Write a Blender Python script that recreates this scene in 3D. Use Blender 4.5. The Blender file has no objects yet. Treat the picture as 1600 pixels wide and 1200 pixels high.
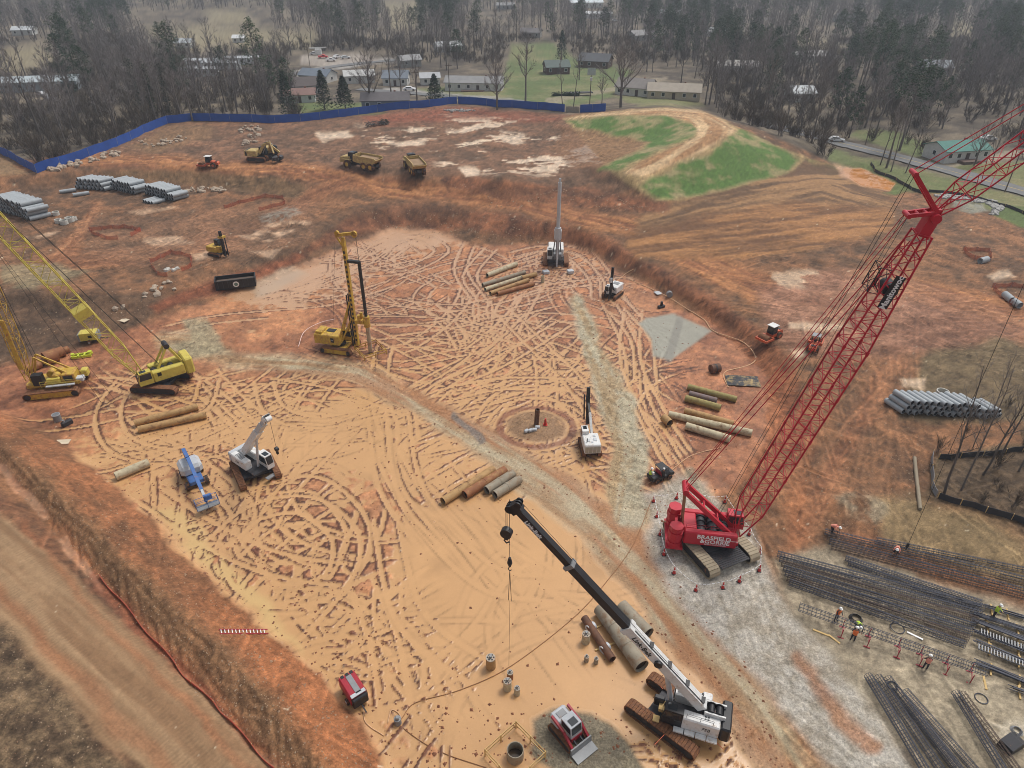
import bpy, bmesh, math, random
import numpy as np
from mathutils import Vector, Matrix, Quaternion
from mathutils.geometry import delaunay_2d_cdt
from mathutils.bvhtree import BVHTree

# ------------------------------------------------------------------ camera, sky, sun, exposure
S = bpy.context.scene
COL = S.collection
CAM_H = 50.0
PITCH = math.radians(33.0)
FPX = 1067.0                       # focal length in pixels of the 1600 px wide photograph
cam_d = bpy.data.cameras.new('camera')
cam_d.sensor_width = 36.0
cam_d.lens = 36.0 * FPX / 1600.0
cam_d.clip_start = 0.5
cam_d.clip_end = 9000.0
cam = bpy.data.objects.new('camera', cam_d)
COL.objects.link(cam)
cam.location = (0, 0, CAM_H)
cam.rotation_euler = (math.pi / 2 - PITCH, 0, 0)
S.camera = cam

SUN_EL, SUN_AZ = math.radians(60), math.radians(48)      # azimuth from +Y clockwise
world = bpy.data.worlds.new('World')
S.world = world
world.use_nodes = True
wn, wl = world.node_tree.nodes, world.node_tree.links
wn.clear()
wo = wn.new('ShaderNodeOutputWorld'); wb = wn.new('ShaderNodeBackground')
sk = wn.new('ShaderNodeTexSky'); sk.sky_type = 'NISHITA'; sk.sun_disc = False
sk.sun_elevation = SUN_EL; sk.sun_rotation = SUN_AZ
sk.air_density = 1.0; sk.dust_density = 4.0; sk.ozone_density = 1.0
hs = wn.new('ShaderNodeHueSaturation'); hs.inputs['Saturation'].default_value = 0.3
wl.new(sk.outputs[0], hs.inputs['Color']); wl.new(hs.outputs[0], wb.inputs['Color'])
wb.inputs['Strength'].default_value = 0.115
wl.new(wb.outputs[0], wo.inputs['Surface'])

sun_d = bpy.data.lights.new('sun', 'SUN')
sun_d.energy = 1.5
sun_d.angle = math.radians(16)
sun_d.color = (1.0, 0.955, 0.89)
sun = bpy.data.objects.new('sun', sun_d)
COL.objects.link(sun)
sdir = Vector((math.sin(SUN_AZ) * math.cos(SUN_EL), math.cos(SUN_AZ) * math.cos(SUN_EL), math.sin(SUN_EL)))
sun.rotation_euler = sdir.to_track_quat('Z', 'Y').to_euler()
sun.location = sdir * 300

S.render.engine = 'CYCLES'
S.view_settings.view_transform = 'Standard'
S.view_settings.look = 'None'
S.view_settings.gamma = 1.0
S.view_settings.use_curve_mapping = False
S.view_settings.exposure = 0.2
S.cycles.filter_width = 0.95
S.cycles.max_bounces = 6
S.cycles.volume_bounces = 0
S.cycles.transparent_max_bounces = 8
S.render.resolution_x, S.render.resolution_y = 1024, 768
# ------------------------------------------------------------------ helpers
CT, ST = math.cos(PITCH), math.sin(PITCH)
def ray(px, py):
    u, v = px - 800.0, 600.0 - py
    return Vector((u, FPX * CT + v * ST, -FPX * ST + v * CT))
def P(px, py, z=0.0):
    """point where the line of sight of a photo pixel meets the level z"""
    d = ray(px, py); t = (z - CAM_H) / d.z
    return Vector((d.x * t, d.y * t, z))
def PY(px, py, y):
    d = ray(px, py); t = y / d.y
    return Vector((d.x * t, y, CAM_H + d.z * t))
def project(x, y, z):
    dz = z - CAM_H
    dep = y * CT - dz * ST
    v = y * ST + dz * CT
    return 800 + FPX * x / dep, 600 - FPX * v / dep

def srgb(r, g, b, k=1.0):
    f = lambda c: ((c / 255.0 + 0.055) / 1.055) ** 2.4 if c > 10.3 else c / 255.0 / 12.92
    return (f(r) * k, f(g) * k, f(b) * k)

_mats = {}
def mat(name, col, rough=0.55, metal=0.0, dirt=0.0, dirt_col=(0.30, 0.16, 0.075), scale=1.2, vary=0.12, spec=0.5, bump=0.0):
    """paint or metal with uneven tone and patches of dried clay"""
    if name in _mats: return _mats[name]
    m = bpy.data.materials.new(name); m.use_nodes = True
    n, l = m.node_tree.nodes, m.node_tree.links
    b = n['Principled BSDF']
    tc = n.new('ShaderNodeTexCoord')
    no = n.new('ShaderNodeTexNoise'); no.inputs['Scale'].default_value = scale; no.inputs['Detail'].default_value = 6; no.inputs['Roughness'].default_value = 0.65
    l.new(tc.outputs['Object'], no.inputs['Vector'])
    mr = n.new('ShaderNodeMapRange'); mr.inputs['From Min'].default_value = 0.3; mr.inputs['From Max'].default_value = 0.7
    mr.inputs['To Min'].default_value = 1 - vary; mr.inputs['To Max'].default_value = 1 + vary
    l.new(no.outputs['Fac'], mr.inputs['Value'])
    mx = n.new('ShaderNodeMix'); mx.data_type = 'RGBA'; mx.blend_type = 'MULTIPLY'; mx.inputs[0].default_value = 1.0
    mx.inputs[6].default_value = (*col, 1); l.new(mr.outputs[0], mx.inputs[7])
    out = mx.outputs[2]
    if dirt > 0:
        n2 = n.new('ShaderNodeTexNoise'); n2.inputs['Scale'].default_value = scale * 1.7; n2.inputs['Detail'].default_value = 8; n2.inputs['Roughness'].default_value = 0.7
        l.new(tc.outputs['Object'], n2.inputs['Vector'])
        r2 = n.new('ShaderNodeMapRange'); r2.inputs['From Min'].default_value = 0.72 - dirt * 0.5; r2.inputs['From Max'].default_value = 0.86 - dirt * 0.4
        l.new(n2.outputs['Fac'], r2.inputs['Value'])
        m2 = n.new('ShaderNodeMix'); m2.data_type = 'RGBA'
        l.new(r2.outputs[0], m2.inputs[0]); l.new(out, m2.inputs[6]); m2.inputs[7].default_value = (*dirt_col, 1)
        out = m2.outputs[2]
    l.new(out, b.inputs['Base Color'])
    b.inputs['Roughness'].default_value = rough; b.inputs['Metallic'].default_value = metal
    b.inputs['Specular IOR Level'].default_value = spec
    if bump > 0:
        bp = n.new('ShaderNodeBump'); bp.inputs['Strength'].default_value = bump; bp.inputs['Distance'].default_value = 0.05
        l.new(no.outputs['Fac'], bp.inputs['Height']); l.new(bp.outputs[0], b.inputs['Normal'])
    _mats[name] = m
    return m

def rotz(a): return Matrix.Rotation(a, 3, 'Z')

class MB:
    """collects shapes and links them as ONE mesh object"""
    def __init__(s): s.v = []; s.f = []; s.sm = []
    def add(s, vs, fs, smooth=False):
        o = len(s.v); s.v.extend(tuple(p) for p in vs); s.f.extend(tuple(i + o for i in f) for f in fs); s.sm.extend([smooth] * len(fs)); return s
    def box(s, c, d, rz=0.0, ry=0.0, ch=0.0):
        """box with centre c, size d, optional chamfered vertical and top edges"""
        x, y, z = d[0] / 2, d[1] / 2, d[2] / 2
        R = rotz(rz) @ Matrix.Rotation(ry, 3, 'Y'); c = Vector(c)
        if ch <= 0:
            vs = [(i * x, j * y, k * z) for k in (-1, 1) for j in (-1, 1) for i in (-1, 1)]
            fs = [(0, 2, 3, 1), (4, 5, 7, 6), (0, 1, 5, 4), (2, 6, 7, 3), (0, 4, 6, 2), (1, 3, 7, 5)]
        else:
            def oct_(k, e): return [(x - e, -y + ch + e - e, k), (x - e, y - ch, k), (x - ch, y - e, k), (-x + ch, y - e, k), (-x + e, y - ch, k), (-x + e, -y + ch, k), (-x + ch, -y + e, k), (x - ch, -y + e, k)]
            vs = oct_(-z, 0) + oct_(z - ch, 0) + oct_(z, ch * 0.9)
            fs = [tuple(reversed(range(8))), tuple(range(16, 24))]
            for a in (0, 8):
                for i in range(8):
                    j = (i + 1) % 8; fs.append((a + i, a + j, a + 8 + j, a + 8 + i))
        return s.add([c + R @ Vector(v) for v in vs], fs)
    def frame(s, p0, p1, up=None):
        d = Vector(p1) - Vector(p0); L = d.length; d = d / max(L, 1e-9)
        u = Vector(up) if up is not None else (Vector((0, 0, 1)) if abs(d.z) < 0.95 else Vector((1, 0, 0)))
        a = d.cross(u).normalized(); b = a.cross(d).normalized()
        return d, a, b
    def bar(s, p0, p1, w, h=None, up=None, w1=None, h1=None):
        """rectangular bar from p0 to p1, may taper"""
        h = w if h is None else h; w1 = w if w1 is None else w1; h1 = h if h1 is None else h1
        d, a, b = s.frame(p0, p1, up); p0, p1 = Vector(p0), Vector(p1)
        vs = [p0 + a * i * w / 2 + b * j * h / 2 for i, j in ((-1, -1), (1, -1), (1, 1), (-1, 1))] + [p1 + a * i * w1 / 2 + b * j * h1 / 2 for i, j in ((-1, -1), (1, -1), (1, 1), (-1, 1))]
        return s.add(vs, [(3, 2, 1, 0), (4, 5, 6, 7), (0, 1, 5, 4), (1, 2, 6, 5), (2, 3, 7, 6), (3, 0, 4, 7)])
    def tube(s, p0, p1, r, n=10, r1=None, caps=True, smooth=True):
        r1 = r if r1 is None else r1
        d, a, b = s.frame(p0, p1); p0, p1 = Vector(p0), Vector(p1)
        cs = [(math.cos(2 * math.pi * i / n), math.sin(2 * math.pi * i / n)) for i in range(n)]
        vs = [p0 + (a * c + b * q) * r for c, q in cs] + [p1 + (a * c + b * q) * r1 for c, q in cs]
        s.add(vs, [(i, (i + 1) % n, n + (i + 1) % n, n + i) for i in range(n)], smooth)
        if caps: s.add(vs, [tuple(reversed(range(n))), tuple(range(n, 2 * n))])
        return s
    def pipe(s, p0, p1, r, t, n=14):
        """hollow pipe with wall thickness t"""
        d, a, b = s.frame(p0, p1); p0, p1 = Vector(p0), Vector(p1)
        cs = [(math.cos(2 * math.pi * i / n), math.sin(2 * math.pi * i / n)) for i in range(n)]
        vs = []
        for p, q in ((p0, r), (p1, r), (p1, r - t), (p0, r - t)): vs += [p + (a * c + b * e) * q for c, e in cs]
        for k, sm in ((0, True), (1, False), (2, True), (3, False)):
            A, B = k * n, ((k + 1) % 4) * n
            s.add(vs, [(A + i, A + (i + 1) % n, B + (i + 1) % n, B + i) for i in range(n)], sm)
        return s
    def path(s, pts, r, n=5, r1=None):
        """round line through points, one closed skin"""
        pts = [Vector(p) for p in pts]; m = len(pts)
        if m < 2: return s
        vs = []; prev = None
        for k, p in enumerate(pts):
            d = (pts[min(k + 1, m - 1)] - pts[max(k - 1, 0)]).normalized()
            if prev is None:
                u = Vector((0, 0, 1)) if abs(d.z) < 0.9 else Vector((1, 0, 0)); a = d.cross(u).normalized()
            else:
                a = (prev - d * prev.dot(d)).normalized()
            prev = a; b = d.cross(a)
            rr = r if r1 is None else r + (r1 - r) * k / (m - 1)
            vs += [p + (a * math.cos(2 * math.pi * i / n) + b * math.sin(2 * math.pi * i / n)) * rr for i in range(n)]
        fs = [(k * n + i, k * n + (i + 1) % n, (k + 1) * n + (i + 1) % n, (k + 1) * n + i) for k in range(m - 1) for i in range(n)]
        s.add(vs, fs, True); s.add(vs, [tuple(range(n)), tuple(range((m - 1) * n, m * n))]); return s
    def prism(s, prof, y0, y1, axis='y'):
        """outline prof of (x,z) points pushed from y0 to y1; axis 'x': (y,z) outline; axis 'z': (x,y) outline"""
        n = len(prof)
        mk = {'y': lambda p, q: (p[0], q, p[1]), 'x': lambda p, q: (q, p[0], p[1]), 'z': lambda p, q: (p[0], p[1], q)}[axis]
        vs = [mk(p, y0) for p in prof] + [mk(p, y1) for p in prof]
        return s.add(vs, [tuple(range(n)), tuple(reversed(range(n, 2 * n)))] + [(i, n + i, n + (i + 1) % n, (i + 1) % n) for i in range(n)])
    def lattice(s, p0, p1, w0, w1, bays, rc=0.06, rb=0.03, up=(0, 0, 1), n=5):
        """four chord lattice boom section from p0 to p1 with width w0 to w1 (pairs: wide, deep)"""
        d, a, b = s.frame(p0, p1, up); p0, p1 = Vector(p0), Vector(p1)
        def corner(t, k):
            i, j = ((-1, -1), (1, -1), (1, 1), (-1, 1))[k]
            w = w0[0] + (w1[0] - w0[0]) * t; h = w0[1] + (w1[1] - w0[1]) * t
            return p0.lerp(p1, t) + a * i * w / 2 + b * j * h / 2
        for k in range(4): s.tube(corner(0, k), corner(1, k), rc, n, caps=False)
        for q in range(bays):
            t0, t1 = q / bays, (q + 1) / bays
            for k in range(4):
                k2 = (k + 1) % 4
                if q % 2 == 0: s.tube(corner(t0, k), corner(t1, k2), rb, 4, caps=False)
                else: s.tube(corner(t0, k2), corner(t1, k), rb, 4, caps=False)
                if q % 2 == 0: s.tube(corner(t0, k), corner(t0, k2), rb * 0.9, 4, caps=False)
        for k in range(4): s.tube(corner(1, k), corner(1, (k + 1) % 4), rb, 4, caps=False)
        return s
    def mesh(s, name, m=None):
        me = bpy.data.meshes.new(name); me.from_pydata(s.v, [], s.f); me.update()
        me.polygons.foreach_set('use_smooth', s.sm)
        b = bmesh.new(); b.from_mesh(me); bmesh.ops.recalc_face_normals(b, faces=b.faces); b.to_mesh(me); b.free()
        if m is not None: me.materials.append(m)
        return me
    def build(s, name, m, parent=None, loc=None, rz=None):
        o = bpy.data.objects.new(name, s.mesh(name, m)); COL.objects.link(o)
        if parent is not None: o.parent = parent
        if loc is not None: o.location = loc
        if rz is not None: o.rotation_euler = (0, 0, rz)
        return o

def tag(o, label, cat, group=None):
    o['label'] = label; o['category'] = cat
    if group: o['group'] = group
    return o
def thing(name, label, cat, loc, rz=0.0, group=None):
    o = bpy.data.objects.new(name, None); COL.objects.link(o); o.empty_display_size = 0.3
    o.location = loc; o.rotation_euler = (0, 0, rz)
    return tag(o, label, cat, group)
def obj(name, me, parent=None, loc=None, rz=None):
    o = bpy.data.objects.new(name, me); COL.objects.link(o)
    if parent is not None: o.parent = parent
    if loc is not None: o.location = loc
    if rz is not None: o.rotation_euler = (0, 0, rz)
    return o
def copy_tree(o, parent=None):
    c = o.copy(); COL.objects.link(c); c.parent = parent
    for ch in [x for x in bpy.data.objects if x.parent == o]: copy_tree(ch, c)
    return c
def lettering(text, m, parent, loc, rot, size, name='lettering', shear=0.0, ext=0.01, bold=0.0):
    """flat letters as a mesh part; text runs along local x, up along local y before rot (3x3)"""
    cu = bpy.data.curves.new('t', 'FONT'); cu.body = text; cu.size = size; cu.align_x = 'CENTER'; cu.align_y = 'CENTER'
    cu.extrude = ext; cu.shear = shear; cu.offset = bold; cu.resolution_u = 2
    t = bpy.data.objects.new('t', cu); COL.objects.link(t)
    dg = bpy.context.evaluated_depsgraph_get()
    me = bpy.data.meshes.new_from_object(t.evaluated_get(dg))
    bpy.data.objects.remove(t); bpy.data.curves.remove(cu)
    me.materials.clear(); me.materials.append(m); me.name = name
    M = rot.to_4x4(); M.translation = Vector(loc); me.transform(M)
    return obj(name, me, parent)
# ------------------------------------------------------------------ terrain: break lines traced on the photo, each with its level
LINES = [
 # closed=False lines of (px, py, z)
 [(655,1290,0),(600,1180,0),(545,1110,0),(470,1030,0),(400,965,0),(330,900,0),(225,800,0),(165,745,0),(100,690,0),(40,655,0),(-60,615,0),(-160,580,0)],
 [(560,1290,2.8),(500,1190,3),(410,1085,3),(310,985,3),(205,890,3),(100,785,3),(0,690,3),(-100,620,3)],
 [(480,1280,2.0),(420,1197,2),(330,1097,1.9),(250,1012,1.8),(155,906,1.7),(110,860,1.6),(60,800,1.6),(0,736,1.6),(-90,660,1.7)],
 [(455,1280,2.8),(395,1198,2.8),(285,1085,2.8),(140,940,2.8),(60,850,2.8),(-20,768,2.8),(-110,690,2.8)],
 [(300,1270,3.1),(255,1200,3.1),(190,1125,3.1),(100,1030,3.1),(0,925,3.1),(-100,830,3.1)],
 [(150,1300,4.0),(60,1150,4.2),(-60,1000,4.2),(-200,860,4.2)],
 # toe of the northern and eastern banks
 [(-160,590,0),(0,563,0),(60,552,0),(120,543,0),(200,513,0),(260,492,0),(330,470,0),(395,446,0),(440,425,0),(500,405,0),(560,377,0),(610,360,0),(680,358,0),(735,384,0),(800,381,0),(850,379,0),(900,383,0),(945,406,0),(1000,437,0),(1060,472,0),(1120,507,0),(1170,547,0),(1200,592,0),(1215,640,0),(1200,700,0),(1180,740,0)],
 [(-160,440,2.4),(0,445,2.2),(80,452,2.1),(160,458,2),(240,440,1.9),(320,424,1.9),(400,405,2),(465,385,2.2),(505,362,2.6),(545,337,3),(620,320,3),(700,324,3),(760,337,3),(830,347,3),(900,357,3),(960,388,2.3),(1020,424,2),(1080,458,2),(1140,490,2),(1205,533,1.9),(1250,592,1.5),(1272,650,1),(1265,710,.5),(1240,765,0.1)],
 # bench with the grey pipes, bank behind it
 [(-120,306,2.8),(60,290,2.8),(150,284,2.8),(300,287,2.8),(420,303,2.9),(480,316,3)],
 [(-120,284,4.8),(60,274,5),(150,265,5.4),(300,264,5.5),(420,272,5.4),(500,288,4.4),(560,296,4.1)],
 # haul road
 [(560,312,3.3),(640,305,3.4),(720,313,3.4),(800,325,3.4),(900,345,3.3),(1000,368,2.9),(1080,405,2.6)],
 [(620,288,4.0),(700,298,3.9),(850,321,3.8),(960,333,3.7),(1050,338,3.6),(1110,318,3.8)],
 [(640,277,5.6),(700,274,6),(780,282,5.8),(860,288,5.8),(940,290,5.6),(975,300,5.2),(1012,313,4.6),(1060,309,4.3),(1150,293,4.2),(1243,263,4.0),(1262,246,4.2)],
 # berm, inner and outer edge of its top
 [(960,267,8.2),(1040,231,10.4),(1084,209,11.5),(1075,191,12),(1030,181,12),(960,181,11),(895,187,9.4)],
 [(985,276,8.0),(1060,241,10.3),(1125,210,12),(1135,192,12),(1100,175,12),(1040,169,12),(960,172.5,11),(885,182,9.4)],
 [(1180,205,10),(1225,222,7.5),(1268,243,4.3),(1290,252,3.4)],
 # pond
 [(1305,258,1.9),(1345,262,1.8),(1400,287,1.8),(1388,299,1.8),(1335,291,1.8),(1300,268,1.9)],
 # road to the right
 [(1180,196,2.4),(1300,228,2.3),(1450,266,2.3),(1600,309,2.3),(1760,352,2.3)],
 [(1200,186,2.4),(1300,214,2.3),(1450,250,2.3),(1600,291,2.3),(1760,334,2.3)],
 # blue fence foot
 [(-150,180,3.5),(0,240,4.3),(58,270,4.9),(140,243,5.6),(200,220,6.2),(262,192,7),(330,188.5,7.2),(460,190.5,7.2),(560,180,7.4),(640,169.5,7.7),(712,164,8),(800,170,8),(880,176,8.4)],
]
PTS = [(500,600,0),(800,800,0),(900,1000,0),(700,500,0),(300,620,0),(600,450,0),(1000,560,0),(1050,650,0),(1100,900,0),(750,1150,0),(900,640,0),(600,800,0),
 (400,1240,2.4),(1000,1330,0),(1300,1330,0),(1700,1330,0),(600,1330,0),(200,1400,3.6),
 (40,340,2.6),(200,330,2.5),(330,320,2.6),(430,350,2.4),(345,400,2),(275,420,1.9),(150,390,2.2),(20,400,2.3),(480,345,2.8),
 (330,256,5.6),(400,250,6),(560,262,6),(650,270,6),(500,215,6.8),(600,195,7.4),(720,185,7.8),(820,188,7.9),(200,240,5.8),(880,215,7.4),(800,250,6.8),(720,245,6.6),(900,255,7.2),(985,225,8),(930,210,8),(950,245,7.9),(400,215,6.6),(300,225,6.2),
 (1150,380,2.9),(1250,340,3.3),(1390,330,3.2),(1405,372,2.9),(1300,410,2.7),(1500,362,2.5),(1600,405,2.5),(1450,440,2.5),(1580,470,2.3),(1330,300,3.0),(1480,320,2.4),(1560,345,2.3),
 (1200,440,2.4),(1300,480,2.2),(1500,560,1.8),(1600,560,1.8),(1400,600,1.2),(1600,665,1.5),(1300,700,.7),(1450,700,1),(1600,790,1.5),(1550,870,0.9),(1400,835,.4),(1610,930,.4),(1300,810,.2),(1230,850,0),(1400,1000,0),(1600,1060,0),(1500,1200,0),(1750,700,2),(1750,900,1),(1330,540,1.9),(1380,480,2.2),
 (1400,215,2.3),(1490,242,2.6),(1560,230,2.6),(1300,180,2.6),(1450,160,3),(1600,180,3),
 (150,215,3.5),(80,200,3),(0,150,2.6),(250,160,3.8),(400,165,4.6),(540,160,5),(650,150,5.6),(760,150,6),(900,152,6.2),(1050,155,6),(1150,166,5),(1230,190,3.6),
 (700,118,4.4),(880,108,4.2),(500,120,4),(300,105,3.4),(100,90,3),(1100,125,3.8),(1300,110,3.2),(-80,120,2.5)]
WPTS = [(-900,600,4),(900,600,4),(0,620,5),(-400,800,5),(400,800,5),(0,1500,9),(-1500,1500,9),(1500,1500,9),(0,4500,14),(-6000,4500,14),(6000,4500,14),(-6000,0,6),(6000,0,6),(-300,0,5),(300,0,3),(0,-60,1),(-6000,-400,6),(6000,-400,6),(-120,10,4),(120,20,2)]
tv, te, tz = [], [], []
for L in LINES:
    for k, (a, b, z) in enumerate(L):
        p = P(a, b, z); tv.append(Vector((p.x, p.y))); tz.append(z)
        if k: te.append((len(tv) - 2, len(tv) - 1))
for a, b, z in PTS:
    p = P(a, b, z); tv.append(Vector((p.x, p.y))); tz.append(z)
for x, y, z in WPTS: tv.append(Vector((x, y))); tz.append(z)
cv, ce, cf, ov, _oe, _of = delaunay_2d_cdt(tv, te, [], 0, 1e-4)
src = np.array([[p.x, p.y] for p in tv]); srz = np.array(tz)
cz = []
for k, p in enumerate(cv):
    if ov[k]: cz.append(tz[ov[k][0]])
    else:
        d = ((src - np.array([p.x, p.y])) ** 2).sum(1); i = np.argsort(d)[:3]; w = 1 / (d[i] + 1e-3); cz.append(float((srz[i] * w).sum() / w.sum()))
tris = [tuple(f) for f in cf]

# non-uniform sheet: fine where the site is, coarse towards the horizon
_rng = np.random.RandomState(7)
rows = [8.0]
while rows[-1] < 330: rows.append(rows[-1] + 0.125 * (1 + (rows[-1] / 74.0) ** 2))
while rows[-1] < 4300: rows.append(rows[-1] * 1.035)
rows = np.array([-300, -120, -40, -10] + rows)
uc = np.linspace(-1, 1, 961)
uc = np.concatenate([[-30, -8, -3, -1.8, -1.3], uc, [1.3, 1.8, 3, 8, 30]])
hw = 34 + 0.72 * np.clip(rows, 0, None)
YY = np.repeat(rows[:, None], len(uc), 1)
XX = hw[:, None] * uc[None, :]
NR, NC = XX.shape
ZZ = np.full(XX.shape, 4.0)
for t in tris:
    (ax, ay), (bx, by), (cx, cy) = [(cv[i].x, cv[i].y) for i in t]
    az, bz, czz = [cz[i] for i in t]
    r0, r1 = np.searchsorted(rows, min(ay, by, cy)), np.searchsorted(rows, max(ay, by, cy), 'right')
    if r1 <= r0: continue
    x, y = XX[r0:r1], YY[r0:r1]
    D = (by - cy) * (ax - cx) + (cx - bx) * (ay - cy)
    if abs(D) < 1e-9: continue
    l1 = ((by - cy) * (x - cx) + (cx - bx) * (y - cy)) / D
    l2 = ((cy - ay) * (x - cx) + (ax - cx) * (y - cy)) / D
    l3 = 1 - l1 - l2
    m = (l1 >= -1e-6) & (l2 >= -1e-6) & (l3 >= -1e-6)
    ZZ[r0:r1][m] = (l1 * az + l2 * bz + l3 * czz)[m]
def smooth_grid(A, n):
    for _ in range(n):
        B = A.copy(); B[1:-1] = (A[:-2] + 2 * A[1:-1] + A[2:]) / 4; A = B
        B = A.copy(); B[:, 1:-1] = (A[:, :-2] + 2 * A[:, 1:-1] + A[:, 2:]) / 4; A = B
    return A
ZZ = smooth_grid(ZZ, 14)
def bump_at(px, py, z, rx, ry, h, p=2.0):
    c = P(px, py, z); d = ((XX - c.x) / rx) ** 2 + ((YY - c.y) / ry) ** 2
    return h * np.exp(-d ** (p / 2))
ZZ += bump_at(783, 287, 6, 6.5, 5, 2.6)            # spoil heap by the trucks
ZZ += bump_at(838, 672, 0, 3.6, 3.2, 0.55)         # heap round the open shaft
ZZ += bump_at(1010, 298, 6, 8, 4, 1.0)
ZZ += bump_at(1335, 790, .3, 3.4, 2.6, 0.9)        # gravel heap in the east
ZZ += bump_at(88, 462, 2, 9, 3, 1.0) + bump_at(185, 470, 1.6, 7, 2.5, .5)
ZZ += bump_at(440, 340, 2.6, 6, 3, .8) + bump_at(640, 338, 1.5, 12, 2.2, .5)
ZB = ZZ.copy()

# --- noise
_T = _rng.rand(64, 256, 256).astype(np.float32)
def vnoise(x, y, s):
    xi = np.floor(x).astype(np.int32); yi = np.floor(y).astype(np.int32)
    fx = (x - xi).astype(np.float32); fy = (y - yi).astype(np.float32)
    fx = fx * fx * (3 - 2 * fx); fy = fy * fy * (3 - 2 * fy)
    x0, x1, y0, y1 = xi & 255, (xi + 1) & 255, yi & 255, (yi + 1) & 255
    T = _T[s % 64]
    return (T[x0, y0] * (1 - fx) + T[x1, y0] * fx) * (1 - fy) + (T[x0, y1] * (1 - fx) + T[x1, y1] * fx) * fy
def fbm(x, y, size, oct=4, s=0, gain=0.5):
    a, t, tot, fr = 1.0, 0.0, 0.0, 1.0 / size
    for k in range(oct):
        c, q = math.cos(k * 1.1 + s), math.sin(k * 1.1 + s)
        t = t + a * vnoise((x * c - y * q) * fr + 17.3 * k, (x * q + y * c) * fr - 9.1 * k, s + k * 5); tot += a; a *= gain; fr *= 2.03
    return t / tot
def sstep(a, b, x):
    t = np.clip((x - a) / (b - a), 0, 1); return t * t * (3 - 2 * t)

# --- near part only gets colours at full detail; work flat
X = XX.ravel(); Y = YY.ravel()
Zb = ZB.ravel()
dep = np.maximum(Y * CT - (Zb - CAM_H) * ST, 1.0)
PX = 800 + FPX * X / dep
PYY = 600 - FPX * (Y * ST + (Zb - CAM_H) * CT) / dep
inb = (Y > 5)
PX = np.where(inb, PX, -9999.0)
wx = (fbm(X, Y, 5.0, 4, 3) - 0.5); wy = (fbm(X, Y, 5.0, 4, 11) - 0.5)
WPX = PX + wx * 900 / dep * 3.0; WPY = PYY + wy * 900 / dep * 2.0        # wobble for ragged edges
def pdist(poly, x, y, closed=True):
    d2 = np.full(x.shape, 1e18); n = len(poly)
    for i in range(n if closed else n - 1):
        (ax, ay), (bx, by) = poly[i][:2], poly[(i + 1) % n][:2]
        ex, ey = bx - ax, by - ay
        t = np.clip(((x - ax) * ex + (y - ay) * ey) / (ex * ex + ey * ey + 1e-12), 0, 1)
        d2 = np.minimum(d2, (x - ax - t * ex) ** 2 + (y - ay - t * ey) ** 2)
    return np.sqrt(d2)
def inside(poly, x, y):
    r = np.zeros(x.shape, bool); n = len(poly)
    for i in range(n):
        (ax, ay), (bx, by) = poly[i], poly[(i + 1) % n]
        if ay == by: continue
        c = ((ay > y) != (by > y)) & (x < (bx - ax) * (y - ay) / (by - ay) + ax)
        r ^= c
    return r
def in1(poly, x, y):
    r = False; n = len(poly); j = n - 1
    for i in range(n):
        ax, ay = poly[i]; bx, by = poly[j]
        if (ay > y) != (by > y) and x < (bx - ax) * (y - ay) / (by - ay) + ax: r = not r
        j = i
    return r
def pm(poly, soft=6.0, warp=True):
    """0..1 mask of a photo polygon on the ground, soft edge in photo pixels"""
    qx, qy = (WPX, WPY) if warp else (PX, PYY)
    xs = [p[0] for p in poly]; ys = [p[1] for p in poly]
    out = np.zeros(X.shape, np.float32)
    s = np.where((qx > min(xs) - soft) & (qx < max(xs) + soft) & (qy > min(ys) - soft) & (qy < max(ys) + soft))[0]
    if len(s) == 0: return out
    x, y = qx[s], qy[s]
    d = pdist(poly, x, y); d = np.where(inside(poly, x, y), d, -d)
    out[s] = sstep(-soft, soft, d)
    return out
def band(line, w, soft=4.0, warp=True):
    """mask of a strip along a photo polyline of (px, py, halfwidth px)"""
    qx, qy = (WPX, WPY) if warp else (PX, PYY)
    wm = max([p[2] for p in line]) if w is None else w
    xs = [p[0] for p in line]; ys = [p[1] for p in line]; e = wm + soft
    out = np.zeros(X.shape, np.float32)
    s = np.where((qx > min(xs) - e) & (qx < max(xs) + e) & (qy > min(ys) - e) & (qy < max(ys) + e))[0]
    if len(s) == 0: return out
    x, y = qx[s], qy[s]; best = np.full(x.shape, -1e9)
    for i in range(len(line) - 1):
        a, b = line[i], line[i + 1]; ex, ey = b[0] - a[0], b[1] - a[1]
        t = np.clip(((x - a[0]) * ex + (y - a[1]) * ey) / (ex * ex + ey * ey), 0, 1)
        d = np.hypot(x - a[0] - t * ex, y - a[1] - t * ey)
        ww = wm if w is not None else a[2] + (b[2] - a[2]) * t
        best = np.maximum(best, ww - d)
    out[s] = sstep(-soft, soft, best)
    return out
def latlong(line):
    """distance across and along a world polyline for all vertices"""
    best = np.full(X.shape, 1e18); lat = np.zeros(X.shape); lon = np.zeros(X.shape); acc = 0.0
    for i in range(len(line) - 1):
        a, b = line[i], line[i + 1]; ex, ey = b.x - a.x, b.y - a.y; L = math.hypot(ex, ey)
        tt = ((X - a.x) * ex + (Y - a.y) * ey) / (L * L); t = np.clip(tt, 0, 1)
        d = (X - a.x - t * ex) ** 2 + (Y - a.y - t * ey) ** 2
        m = d < best; best = np.where(m, d, best)
        lat = np.where(m, ((X - a.x) * ey - (Y - a.y) * ex) / L, lat); lon = np.where(m, acc + t * L, lon); acc += L
    return lat, lon

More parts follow.
